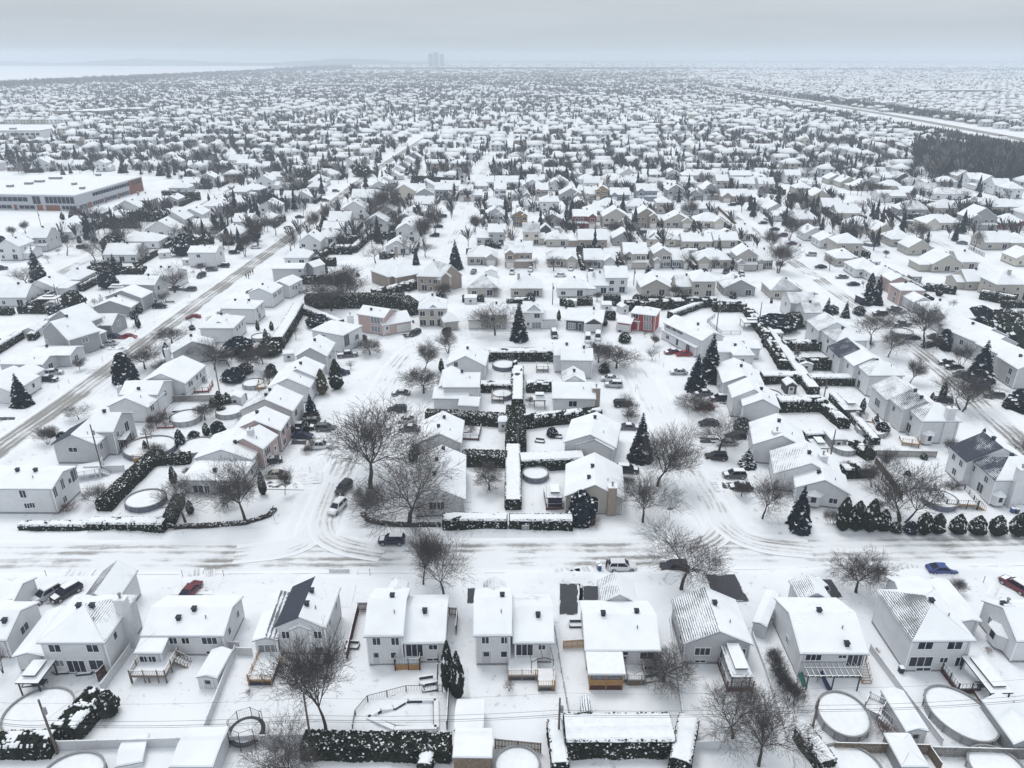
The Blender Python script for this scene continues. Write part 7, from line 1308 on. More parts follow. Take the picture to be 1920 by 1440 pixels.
# bins, mailbox, signs, toys
def bin_(x, y, m='bluebin', phrase='blue wheeled bin', label=None):
    t = thing('wheeled_bin', P(x, y)); b = MB(); q0 = [(-.24, -.28), (.24, -.28), (.24, .28), (-.24, .28)]; b.v = [(a, c, .05) for a, c in q0] + [(a * 1.2, c * 1.2, 1.0) for a, c in q0]; b.f = [(0, 1, 5, 4), (1, 2, 6, 5), (2, 3, 7, 6), (3, 0, 4, 7)]; b.m = [0] * 4; b.a = [0] * 4; b.build('body', [M[m]], t)
    l = MB(); l.box((-.31, -.36, 1.0), (.31, .36, 1.09), 0, top=1); l.build('lid', [M[m], M['snow']], t)
    for s in (-.26, .26): w_ = MB(); w_.tube((s - .03, .26, .1), (s + .03, .26, .1), .1, .1, 10, 0, True); w_.build('wheel', [M['tyre']], t)
    if label: tag(t, label, 'bin', 'wheeled bins')
    else: auto(t, phrase, 'bin', 'wheeled bins')
bin_(1124, 1069, label='blue wheeled bin at the front street edge behind the white SUV'); bin_(1121, 1065, 'pvc', label='pale wheeled bin behind the blue one at the street edge'); bin_(1688, 1262, 'navy', label='dark bin at the left back corner of the two-storey house')
for x, y, m in ((172, 647, 'bluebin'), (285, 567, 'bluebin'), (292, 567, 'bluebin'), (775, 606, 'bluebin'), (1162, 624, 'bluebin'), (1110, 623, 'bluebin'), (70, 720, 'bluebin'), (75, 720, 'bluebin'), (1222, 504, 'bluebin'), (1262, 505, 'bluebin'), (1158, 808, 'bluebin'), (1897, 962, 'bluebin'), (1905, 963, 'dkgrey'), (1500, 462, 'dkgrey')): bin_(x, y, m, 'blue wheeled bin' if m == 'bluebin' else 'dark wheeled bin')
def mailbox():
    t = thing('community_mailbox', P(985, 998)); b = MB(); b.box((-.62, -.25, .35), (-.02, .25, 1.55), 0, top=1); b.box((.02, -.25, .35), (.62, .25, 1.55), 0, top=1); b.build('cabinet', [M['pvc'], M['snow']], t); d = MB()
    for k in range(4):
        for i in range(2): d.box((-.57 + i * .64, -.27, .45 + k * .26), (-.07 + i * .64, -.25, .67 + k * .26), 0)
    d.build('mail_doors', [M['grey']], t); p = MB(); p.box((-.5, -.15, 0), (.5, .15, .35), 0); p.build('pedestal', [M['grey']], t); tag(t, 'pale community mailbox cabinet in front of the central hedge', 'mailbox')
mailbox()
def sign(x, y, lab):
    t = thing('street_sign', P(x, y)); b = MB(); b.tube((0, 0, 0), (0, 0, 2.6), .04, .04, 6); b.build('post', [M['grey']], t); s = MB(); s.box((-.5, -.03, 2.5), (.5, .03, 2.75), 0); s.box((-.03, -.5, 2.78), (.03, .5, 3.0), 0); s.build('name_plate', [M['dkgrey']], t); tag(t, lab, 'sign', 'street signs')
sign(515, 978, 'street name sign at the left corner of the front street'); sign(1254, 978, 'street name sign at the right corner of the front street')
def stake(x, y, m='pole'):
    t = thing('snow_stake', P(x, y)); b = MB(); b.tube((0, 0, 0), (0, 0, 1.35), .045, .035, 5, 0, True); b.build('shaft', [M[m]], t); c = MB(); c.tube((0, 0, 1.1), (0, 0, 1.36), .055, .055, 5, 0, True); c.build('reflector', [M['redpaint']], t); auto(t, 'thin snow stake', 'stake', 'snow stakes')
for x, y in ((343, 1083), (420, 1082), (88, 1083), (694, 1080), (1561, 1085), (1843, 1094), (1501, 1088), (582, 887), (636, 780), (1228, 680), (1236, 672), (1244, 690), (1191, 735), (1192, 708), (130, 720), (111, 731), (193, 678), (1290, 780), (1680, 668), (1748, 668), (356, 560)): stake(x, y)
def slide(pts, z0, m, label):
    a, c = P(*pts[0]), P(*pts[1]); t = thing('garden_slide', a); d = c - a; L = d.length; d.normalize(); b = MB(); n = Vector((-d.y, d.x, 0)) * .3; prev = None
    for k in range(9):
        f = k / 8; z = z0 * (1 - f) ** 1.3 + .12; p = d * (L * f)
        if prev is not None:
            for s, e in ((-1, .18), (1, .18)): b.poly([prev + n * s, p + n * s + Vector((0, 0, z)), p + n * s * 1.05 + Vector((0, 0, z + e)), prev + n * s * 1.05 + Vector((0, 0, e))])
            b.poly([prev - n, prev + n, p + n + Vector((0, 0, z)), p - n + Vector((0, 0, z))])
        prev = p + Vector((0, 0, z))
    b.build('chute', [M[m]], t); l = MB(); l.bar(-n, -n + Vector((0, 0, z0)), .05, .05); l.bar(n, n + Vector((0, 0, z0)), .05, .05); [l.bar(-n + Vector((0, 0, z0 * q / 5)), n + Vector((0, 0, z0 * q / 5)), .05, .05) for q in range(1, 5)]; l.build('ladder', [M['grey']], t); tag(t, label, 'slide', 'garden slides')
slide(((1534, 1278), (1556, 1296)), 1.6, 'bluetarp', 'blue plastic slide under the steel pergola'); slide(((1497, 1276), (1510, 1292)), 1.3, 'green', 'green plastic slide left of the steel pergola')
def pool_steps():
    a, d, n, W = local((1612, 1352), (1648, 1370)); t = thing('pool_stairs', a); o = a.copy(); b = MB(); T = lambda u, w, z: a + d * u + n * w - o + Vector((0, 0, z))
    b.prism([T(0, 1.2, 0), T(1.9, 1.2, 0), T(1.9, 3.2, 0), T(0, 3.2, 0)], 1.1, 1.25, 0, 1); b.build('landing', [GW, M['snow']], t); r = MB()
    for p, q in ((T(0, 1.2, 0), T(0, 3.2, 0)), (T(0, 3.2, 0), T(1.9, 3.2, 0)), (T(1.9, 3.2, 0), T(1.9, 1.8, 0))): rail_between(r, p, q, 1.2, .95, 0, .2)
    r.build('railing', [GW, M['snow']], t); s = MB()
    for k in range(6): z = 1.05 - k * .19; s.bar(T(1.9 + .3 * k, .1 + .6, z), T(1.9 + .3 * k, 1.7, z), .3, .08, 0, 1)
    for w in (.6, 1.7): s.bar(T(1.6, w, 2.0), T(3.7, w, .9), .08, .08, 0, 1); [s.bar(T(1.6 + .3 * k, w, 0), T(1.6 + .3 * k, w, 2.0 - .157 * k), .05, .05) for k in range(8)]
    s.build('stairs', [GW, M['snow']], t); tag(t, 'grey railed stairs and landing beside the tilted oval pool', 'stairs')
pool_steps()
def patio_set(x, y, phrase='snow-covered garden furniture', s=1.0):
    t = thing('garden_sofa', P(x, y), R.uniform(-.3, .3)); b = MB(); b.box((-.9 * s, -.4, .12), (.9 * s, .4, .45), 0, top=1); b.build('seat', [M['dkgrey'], M['snow']], t); k = MB(); k.box((-.9 * s, .4, .12), (.9 * s, .6, .9), 0, top=1); k.build('backrest', [M['dkgrey'], M['snow']], t); a = MB(); a.box((-1.0 * s, -.4, .12), (-.9 * s, .6, .65), 0, top=1); a.box((.9 * s, -.4, .12), (1.0 * s, .6, .65), 0, top=1); a.build('armrest', [M['dkgrey'], M['snow']], t)
    for sx in (-.85 * s, .85 * s):
        for sy in (-.33, .5): l = MB(); l.bar((sx, sy, 0), (sx, sy, .12), .08, .08); l.build('leg', [M['dkgrey']], t)
    auto(t, phrase, 'garden sofa', 'garden furniture')
for x, y in ((800, 1282), (806, 1295), (118, 1262), (160, 1264), (60, 1286), (1440, 1160), (1080, 1175), (1810, 1290), (1222, 1278), (878, 818), (1038, 815), (1340, 830), (312, 862), (290, 775), (330, 778), (1045, 822), (1012, 830), (1795, 1282), (660, 1215), (410, 1390), (1200, 596)): patio_set(x, y)
# ---------------------------------------------------------------- cars and people
PAINT = {k: mat(f'car_paint_{k}', c, .22, .5) for k, c in {'navy': (.012, .018, .05), 'blue': (.03, .06, .22), 'black': (.012, .013, .017), 'grey': (.11, .115, .125), 'silver': (.42, .43, .45), 'white': (.66, .67, .69), 'red': (.26, .015, .02), 'darkred': (.13, .012, .022), 'beige': (.40, .38, .33), 'purple': (.10, .03, .12), 'steel': (.12, .16, .22)}.items()}
WORD = {'navy': 'navy', 'blue': 'blue', 'black': 'black', 'grey': 'dark grey', 'silver': 'silver', 'white': 'white', 'red': 'bright red', 'darkred': 'dark red', 'beige': 'beige', 'purple': 'purple', 'steel': 'steel blue'}
TYP = { # stations: x, bottom, hood/belt, halfwidth ; roof stations: x0 x1 x2 x3, roof z
 'sedan': ([(-2.28, .45, .78, .70), (-2.2, .28, .95, .82), (-1.5, .22, .98, .90), (-.6, .22, .95, .91), (.75, .22, .93, .91), (1.3, .22, .86, .89), (2.1, .28, .70, .80), (2.28, .40, .60, .62)], (-1.75, -.85, .35, 1.15), 1.44, .33, (-1.38, 1.36)),
 'suv': ([(-2.25, .50, .95, .76), (-2.2, .34, 1.08, .86), (-1.5, .28, 1.10, .93), (.0, .28, 1.06, .94), (.9, .28, 1.04, .94), (1.4, .28, .99, .92), (2.1, .34, .86, .84), (2.28, .5, .72, .66)], (-2.2, -1.85, .30, 1.10), 1.70, .38, (-1.38, 1.40)),
 'pickup': ([(-2.85, .55, 1.05, .86), (-2.8, .45, 1.12, .93), (-1.6, .40, 1.12, .95), (-.5, .40, 1.12, .95), (1.0, .40, 1.10, .95), (1.5, .40, 1.08, .94), (2.6, .45, 1.0, .88), (2.8, .55, .85, .74)], (-.95, -.75, .75, 1.35), 1.86, .42, (-1.75, 1.75)),
 'van': ([(-2.5, .45, 1.1, .86), (-2.45, .35, 1.15, .93), (-1.5, .30, 1.15, .96), (.5, .30, 1.12, .96), (1.2, .30, 1.08, .95), (1.7, .30, 1.02, .92), (2.3, .34, .90, .84), (2.45, .5, .76, .70)], (-2.45, -2.3, .9, 1.7), 2.0, .36, (-1.5, 1.55))}
CARM = {}
def car_meshes(ty):
    if ty in CARM: return CARM[ty]
    st, (r0, r1, r2, r3), rz, wr, ax = TYP[ty]; b = MB(); sec = lambda s: [(s[0], -s[3] * .90, s[1]), (s[0], -s[3], s[1] + (s[2] - s[1]) * .45), (s[0], -s[3] * .93, s[2]), (s[0], s[3] * .93, s[2]), (s[0], s[3], s[1] + (s[2] - s[1]) * .45), (s[0], s[3] * .90, s[1])]
    for p, q in zip(st[:-1], st[1:]):
        a, c = sec(p), sec(q)
        for k in range(6): b.poly([a[k], a[(k + 1) % 6], c[(k + 1) % 6], c[k]][::-1])
    b.poly(sec(st[0])); b.poly(sec(st[-1])[::-1])
    zb = lambda x: np.interp(x, [s[0] for s in st], [s[2] for s in st]) - .01; hw = .82; tw = .64 if ty != 'van' else .74
    pil = [(r0, hw, zb(r0)), (r1, tw, rz - .06), (r2, tw, rz - .06), (r3, hw, zb(r3))]
    b.prism([(r1 - .05, -tw - .02), (r2 + .08, -tw - .02), (r2 + .08, tw + .02), (r1 - .05, tw + .02)], rz - .07, rz, 0)
    for sy in (-1, 1):
        for (x0, y0, z0), (x1, y1, z1) in ((pil[0], pil[1]), (pil[3], pil[2]), (((r1 + r2) / 2 - .1, hw + .01, zb(0)), ((r1 + r2) / 2 - .05, tw + .01, rz - .05))): b.bar((x0, y0 * sy, z0), (x1, y1 * sy, z1), .09, .09)
        b.box((r3 - .35, sy * .96 - .1, zb(r3) + .02), (r3 - .15, sy * .96 + .1, zb(r3) + .17))
    body = b.mesh('body', [PAINT['black']]); g = MB(); L = [(x, y * .98, z) for x, y, z in pil]; Rr = [(x, -y * .98, z) for x, y, z in pil]
    g.poly(L[::-1]); g.poly(Rr); g.poly([Rr[0], L[0], L[1], Rr[1]][::-1]); g.poly([L[3], Rr[3], Rr[2], L[2]][::-1])
    glass = g.mesh('windows', [M['glass']]); s = MB(); s.prism([(r1 + .02, -tw + .05), (r2, -tw + .05), (r2, tw - .05), (r1 + .02, tw - .05)], rz + .005, rz + .10, 0); hx = st[-2][0] - .1; s.poly([(r3 + .1, -.7, zb(r3 + .1) + .07), (hx, -.62, zb(hx) + .06), (hx, .62, zb(hx) + .06), (r3 + .1, .7, zb(r3 + .1) + .07)])
    if ty in ('sedan', 'pickup'): s.poly([(st[1][0] + .1, -.7, zb(st[1][0] + .1) + .07), (r0 - .05, -.7, zb(r0) + .07), (r0 - .05, .7, zb(r0) + .07), (st[1][0] + .1, .7, zb(st[1][0] + .1) + .07)])
    snow = s.mesh('snow_cover', [M['snow']]); t, rm = MB(), MB(); N_ = 16
    for k in range(N_):
        a0, a1 = 6.2832 * k / N_, 6.2832 * (k + 1) / N_; c = lambda a, r, y: (r * math.cos(a), y, r * math.sin(a))
        t.poly([c(a0, wr, -.11), c(a1, wr, -.11), c(a1, wr, .11), c(a0, wr, .11)]); [t.poly([c(a0, wr, y), c(a1, wr, y), c(a1, wr * .64, y), c(a0, wr * .64, y)]) for y in (-.11, .11)]
        for y in (-.10, .10): rm.poly([c(a0, wr * .64, y), c(a1, wr * .64, y), (0, y * 1.1, 0)])
    tyre, rim = t.mesh('tyre', [M['tyre']]), rm.mesh('rim', [M['rim']]); h = MB(); h.box((-.05, -.17, -.08), (.06, .17, .08)); head = h.mesh('headlight', [M['lamp']]); tl = h.mesh('taillight', [M['tail']])
    CARM[ty] = (body, glass, snow, tyre, rim, head, tl, ax, wr, st); return CARM[ty]
BODYC = {}
def car(x, y, deg, ty, colr, snow=0, label=None, phrase=None, sc=1.0):
    body, glass, sn, tyre, rim, head, tl, ax, wr, st = car_meshes(ty); t = thing({'sedan': 'parked_car', 'suv': 'parked_suv', 'pickup': 'pickup_truck', 'van': 'parked_van'}[ty], P(x, y), math.radians(deg)); t.scale = (sc, sc, sc); t.location.z = .10 if y > 640 else .05
    k = (ty, colr)
    if k not in BODYC: m = body.copy(); m.materials[0] = PAINT[colr]; BODYC[k] = m
    link('body', BODYC[k], t); link('windows', glass, t)
    for sx in ax:
        for sy in (-.82, .82): w_ = link('wheel', tyre, t, (sx, sy, wr)); link('rim', rim, w_)
    for sy in (-.56, .56): link('headlight', head, t, (st[-1][0] - .03, sy, st[-1][2] - .02)); link('taillight', tl, t, (st[0][0] + .0, sy, st[0][2] - .1))
    if snow: link('snow_cover', sn, t)
    kind = {'sedan': 'sedan', 'suv': 'SUV', 'pickup': 'pickup truck', 'van': 'van'}[ty]
    if label: tag(t, label, 'car', 'parked cars')
    else: auto(t, phrase or f"{'snow-topped ' if snow else ''}{WORD[colr]} {kind}", 'car', 'parked cars')
    OCC.append((t.location.x, t.location.y, 3))
car(735, 1019, 180, 'suv', 'navy', 1, 'navy SUV driving on the front street below the two big bare trees'); car(645, 921, 252, 'suv', 'black', 0, 'black SUV parked at the kerb of the left loop arm'); car(633, 957, 250, 'suv', 'white', 1, 'white SUV parked nearest the front street on the left loop arm')
car(1166, 1068, 0, 'suv', 'white', 0, 'white SUV at the near side of the front street by the bins'); car(1263, 1070, 182, 'suv', 'black', 0, 'black SUV half hidden behind the bare street tree'); car(1764, 1074, -3, 'sedan', 'blue', 0, 'blue sedan at the right of the front street')
for a in [(88, 1122, 240, 'suv', 'silver', 1), (126, 1118, 238, 'suv', 'black', 1), (359, 1113, 80, 'sedan', 'darkred', 0), (1527, 1103, 110, 'suv', 'silver', 1), (1901, 1104, 115, 'suv', 'darkred', 1), (568, 822, 0, 'sedan', 'navy', 0), (612, 808, 0, 'suv', 'grey', 0), (572, 806, 0, 'suv', 'black', 1), (545, 812, 20, 'suv', 'black', 1), (745, 773, 184, 'suv', 'navy', 0), (521, 895, 5, 'sedan', 'beige', 0), (508, 870, 200, 'sedan', 'black', 1), (1388, 918, 178, 'sedan', 'black', 1), (1362, 836, 180, 'sedan', 'silver', 0), (1378, 824, 180, 'suv', 'black', 0),
  (1348, 752, 180, 'suv', 'black', 1), (1320, 768, 180, 'sedan', 'darkred', 1), (1260, 664, 190, 'sedan', 'darkred', 1), (1281, 668, 190, 'sedan', 'red', 0), (1142, 714, 175, 'sedan', 'white', 1), (1150, 726, 175, 'suv', 'silver', 1), (1272, 702, 180, 'sedan', 'silver', 1), (1102, 640, 265, 'van', 'white', 1), (1121, 636, 262, 'van', 'white', 1), (1039, 632, 272, 'van', 'navy', 1), (778, 629, 240, 'suv', 'black', 0), (840, 628, 270, 'suv', 'black', 0),
  (1649, 592, 175, 'suv', 'black', 1), (1676, 582, 180, 'sedan', 'grey', 1), (1709, 637, 178, 'sedan', 'navy', 0), (1752, 635, 180, 'sedan', 'black', 0), (1775, 684, 170, 'sedan', 'black', 1), (1787, 692, 172, 'sedan', 'black', 1), (1836, 732, 165, 'suv', 'navy', 0), (1766, 755, 150, 'suv', 'black', 0), (1484, 459, 175, 'sedan', 'purple', 0), (1452, 432, 178, 'sedan', 'black', 0), (1467, 444, 178, 'suv', 'purple', 0), (1520, 480, 175, 'suv', 'silver', 1), (1538, 503, 178, 'sedan', 'navy', 0), (1430, 420, 178, 'sedan', 'black', 1),
  (1578, 522, 180, 'sedan', 'grey', 1), (1599, 536, 180, 'sedan', 'navy', 0), (1361, 512, 240, 'suv', 'navy', 0), (1803, 458, 150, 'sedan', 'steel', 0), (1667, 398, 165, 'suv', 'black', 0), (1215, 511, 250, 'suv', 'navy', 0), (1203, 439, 185, 'suv', 'navy', 0), (1070, 506, 262, 'sedan', 'white', 0), (1050, 519, 185, 'sedan', 'white', 1), (1288, 434, 230, 'sedan', 'grey', 0), (1084, 432, 270, 'sedan', 'black', 1), (1133, 433, 270, 'sedan', 'white', 1), (995, 508, 262, 'sedan', 'silver', 1), (830, 408, 165, 'suv', 'black', 0), (822, 427, 175, 'sedan', 'black', 0), (815, 444, 175, 'suv', 'black', 0),
  (193, 639, 5, 'suv', 'black', 0), (215, 635, 3, 'sedan', 'navy', 0), (242, 635, 3, 'sedan', 'red', 0), (209, 648, 4, 'sedan', 'silver', 0), (127, 684, 8, 'suv', 'navy', 1), (102, 704, 20, 'suv', 'silver', 1), (363, 598, 200, 'sedan', 'red', 0), (357, 546, 170, 'suv', 'grey', 0), (420, 501, 170, 'suv', 'navy', 1), (37, 543, 20, 'sedan', 'navy', 0), (562, 409, 5, 'sedan', 'navy', 0), (541, 429, 3, 'sedan', 'white', 0), (378, 500, 100, 'suv', 'grey', 1), (610, 378, 5, 'suv', 'grey', 0), (630, 360, 5, 'suv', 'grey', 1), (378, 520, 260, 'suv', 'black', 0), (480, 466, 5, 'sedan', 'white', 1), (155, 466, 10, 'suv', 'black', 1), (1770, 391, 5, 'suv', 'black', 0), (1500, 404, 185, 'sedan', 'black', 1), (1382, 384, 185, 'sedan', 'black', 0), (1372, 386, 180, 'suv', 'black', 1), (3, 506, 30, 'suv', 'navy', 0)]: car(*a)
RC = random.Random(17)
for x, y, d in ((592, 797, 0), (600, 842, 0), (640, 704, 10), (652, 670, 15), (1328, 798, 180), (1342, 862, 180), (1376, 896, 180), (1318, 742, 180), (762, 792, 180), (768, 808, 180), (752, 742, 180), (1168, 762, 0), (1180, 806, 0), (1176, 886, 0), (300, 578, 5), (330, 545, 5), (398, 508, 5), (440, 476, 5), (178, 655, 5), (92, 716, 10), (420, 588, 180), (474, 550, 180), (272, 748, 180),
    (1690, 612, 180), (1742, 652, 180), (1802, 706, 175), (1862, 746, 170), (888, 512, 265), (960, 513, 268), (1108, 513, 268), (1150, 513, 270), (1322, 514, 270), (1390, 516, 265), (1180, 442, 90), (1240, 442, 90), (1330, 442, 90), (930, 438, 270), (985, 438, 270), (640, 520, 180), (600, 470, 180), (1560, 468, 0), (1600, 494, 0), (1500, 430, 180)):
    car(x, y, d + RC.uniform(-6, 6), RC.choice(('sedan', 'suv', 'suv', 'sedan', 'pickup')), RC.choice(('black', 'black', 'grey', 'navy', 'silver', 'white', 'grey')), RC.random() < .6)
def person_mesh(seed):
    r = random.Random(seed); s = r.choice((-1, 1)) * .12
    pts = [(0, 0, .95), (0, 0, 1.18), (0, 0, 1.42), (0, .01, 1.52), (0, .03, 1.62), (0, .02, 1.74), (-.10, s * .3, .90), (-.11, s, .50), (-.12, s * .9, .07), (-.12, s * .9 + .16, .04), (.10, -s * .3, .90), (.11, -s, .50), (.12, -s * 1.3, .07), (.12, -s * 1.3 + .16, .04), (-.20, 0, 1.42), (-.27, -.03, 1.14), (-.25, .10, .90), (-.25, .14, .80), (.20, 0, 1.42), (.27, -.03, 1.14), (.25, .08, .90), (.25, .12, .80)]
    ed = [(0, 1), (1, 2), (2, 3), (3, 4), (4, 5), (0, 6), (6, 7), (7, 8), (8, 9), (0, 10), (10, 11), (11, 12), (12, 13), (2, 14), (14, 15), (15, 16), (16, 17), (2, 18), (18, 19), (19, 20), (20, 21)]
    rad = [.17, .17, .18, .075, .105, .085, .11, .085, .06, .05, .11, .085, .06, .05, .09, .07, .055, .045, .09, .07, .055, .045]
    me = bpy.data.meshes.new('figure'); me.from_pydata(pts, ed, []); o = link('figure', me); o.modifiers.new('skin', 'SKIN'); me = o.data
    for i, q in enumerate(rad): me.skin_vertices[0].data[i].radius = (q, q * .85)
    me.skin_vertices[0].data[0].use_root = True
    sb = o.modifiers.new('sub', 'SUBSURF'); sb.levels = 1; sb.render_levels = 1; dg = bpy.context.evaluated_depsgraph_get(); out = bpy.data.meshes.new_from_object(o.evaluated_get(dg)); bpy.data.objects.remove(o)
    out.materials.clear(); [out.materials.append(M[k]) for k in ('jacket', 'trousers', 'skin')]
    for p in out.polygons: z = p.center.z; x = abs(p.center.x); p.material_index = 1 if z < .86 and x < .2 else 2 if (z > 1.53 and z < 1.71 and p.center.y > .0) or (x > .2 and z < .86) else 0; p.use_smooth = True
    return out
PM = [person_mesh(1), person_mesh(2)]
def person(x, y, deg, lab, grp=None, k=0):
    t = thing('person', P(x, y), math.radians(deg)); t.location.z = .05; link('body', PM[k % 2], t); h = MB()
    for i in range(5):
        for j in range(10):
            f = lambda a, b: (.115 * math.cos(b) * math.cos(a), .02 + .115 * math.sin(b) * math.cos(a), 1.70 + .12 * math.sin(a)); a0, a1 = 1.57 * i / 5, 1.57 * (i + 1) / 5; b0, b1 = .6283 * j, .6283 * (j + 1); h.poly([f(a0, b0), f(a0, b1), f(a1, b1), f(a1, b0)])
    h.build('winter_hat', [M['black']], t); tag(t, lab, 'person', grp)
person(1137, 1066, 60, 'person in dark winter clothes standing behind the white SUV', None, 0)
for i, (x, y, lab) in enumerate(((462, 522, 'leftmost walker of the group in dark clothes beside the avenue'), (467, 523, 'walker nearest the camera in the group beside the avenue'), (466, 517, 'walker at the back left of the group beside the avenue'), (470, 516, 'walker in the middle of the group beside the avenue'), (474.5, 514, 'rightmost walker of the group beside the avenue'))): person(x, y, 30 + 50 * i, lab, 'walkers beside the avenue', i)
# ---------------------------------------------------------------- beyond: more houses and trees, first as individuals, then as the mass of the far suburb
rs = np.random.RandomState(5)
occ = np.array(OCC + [(x, y, r + 2) for x, y, r in TREES]); hocc = np.array(OCC)
def free(x, y, rad, arr):
    return not (np.hypot(arr[:, 0] - x, arr[:, 1] - y) < arr[:, 2] + rad).any()
def far_ok(px, py):
    if py > 470 or px < -420 or px > 2340: return False
    if px < 640 and py < 160 - 34 * max(0, px) / 640: return False
    if py < 116: return False                         # river
    if px > 1280 and abs(py - (160 + (px - 1290) * .162)) < 3 + (px - 1290) * .017: return False   # motorway strip
    if px > 1730 and 272 + (px - 1735) * .05 < py < 348 + (px - 1735) * .08 and py < 356: return False   # wood
    if px < 290 and 328 < py < 470 and (py < 402 or px < 150 - (py - 400) * .9): return False      # school grounds
    if px < 105 and 234 < py < 266: return False
    return True
cand = []
for jb in range(0, 26):
    y0 = 330 + jb * 118
    for ib in range(-26, 28):
        x0 = ib * 150 + (jb % 3) * 40; rot = rs.rand() < .22
        for a in range(9 if not rot else 7):
            for k in range(4):
                if rot: x, y, t = x0 + (14, 44, 80, 112)[k] + rs.randn() * 1.5, y0 + 8 + a * 15.5 + rs.randn() * 1.5, 1
                else: x, y, t = x0 + 8 + a * 16.2 + rs.randn() * .9, y0 + (6, 33, 62, 89)[k] + rs.randn() * .7, 0
                px, py = proj((x, y, 0))
                if far_ok(px, py) and rs.rand() < .93: cand.append((y, x, t, px, py))
for _ in range(26000):      # the farthest quarters, thinly
    y = math.sqrt(rs.uniform(3400 ** 2, 8200 ** 2)); x = rs.uniform(-.75, .75) * y; px, py = proj((x, y, 0))
    if far_ok(px, py): cand.append((y, x, 2, px, py))
cand.sort(); X_ = np.array([c[1] for c in cand]); Y_ = np.array([c[0] for c in cand]); rdist = road_dist(X_, Y_)
keep = [c for c, d in zip(cand, rdist) if d > 7 and (c[0] > 760 or free(c[1], c[0] + 4, 7.5, hocc))]
n_house = len(HOUSES); IND = max(0, 299 - n_house); HW = ['w', 'w', 'w', 'l', 'l', 'b', 'c', 'g']
RA = random.Random(3)
ind = [c for c in keep if 5 < c[3] < 1915][:IND]; ids = set(map(id, ind))
for y, x, t, px, py in ind:
    W, D = (RA.uniform(10, 14), 9.5) if not t else (9.5, RA.uniform(10, 13)); e_ = RA.choice((2.9, 2.9, 5.2)); c = RA.choice(HW); rt = RA.choice('XYH'); b = Vector((x, y, 0)); B = Block(Vector((x - W / 2, y, 0)), Vector((x + W / 2, y, 0)), D, e_, rt, RA.uniform(24, 32), {'F': .2})
    root = thing('house', b); wb, rb = build_house([B], c, b); wb.build('wall', [WALL[c][1], M['conc']], root); rb.build('roof', [M['roof'], M['trim'], M['eave_shade']], root, attr='bare')
    for q in (.3, .7): put_window(root, B, b, 'N', B.W * q, e_ - 1.8, 1.4, 1.2)
    AUTO.append((root, f"small {WALL[c][0]} {ROOFN[rt.lower()]} house", b)); root['category'] = 'house'; root['group'] = 'small far houses'
rest = [c for c in keep if id(c) not in ids]
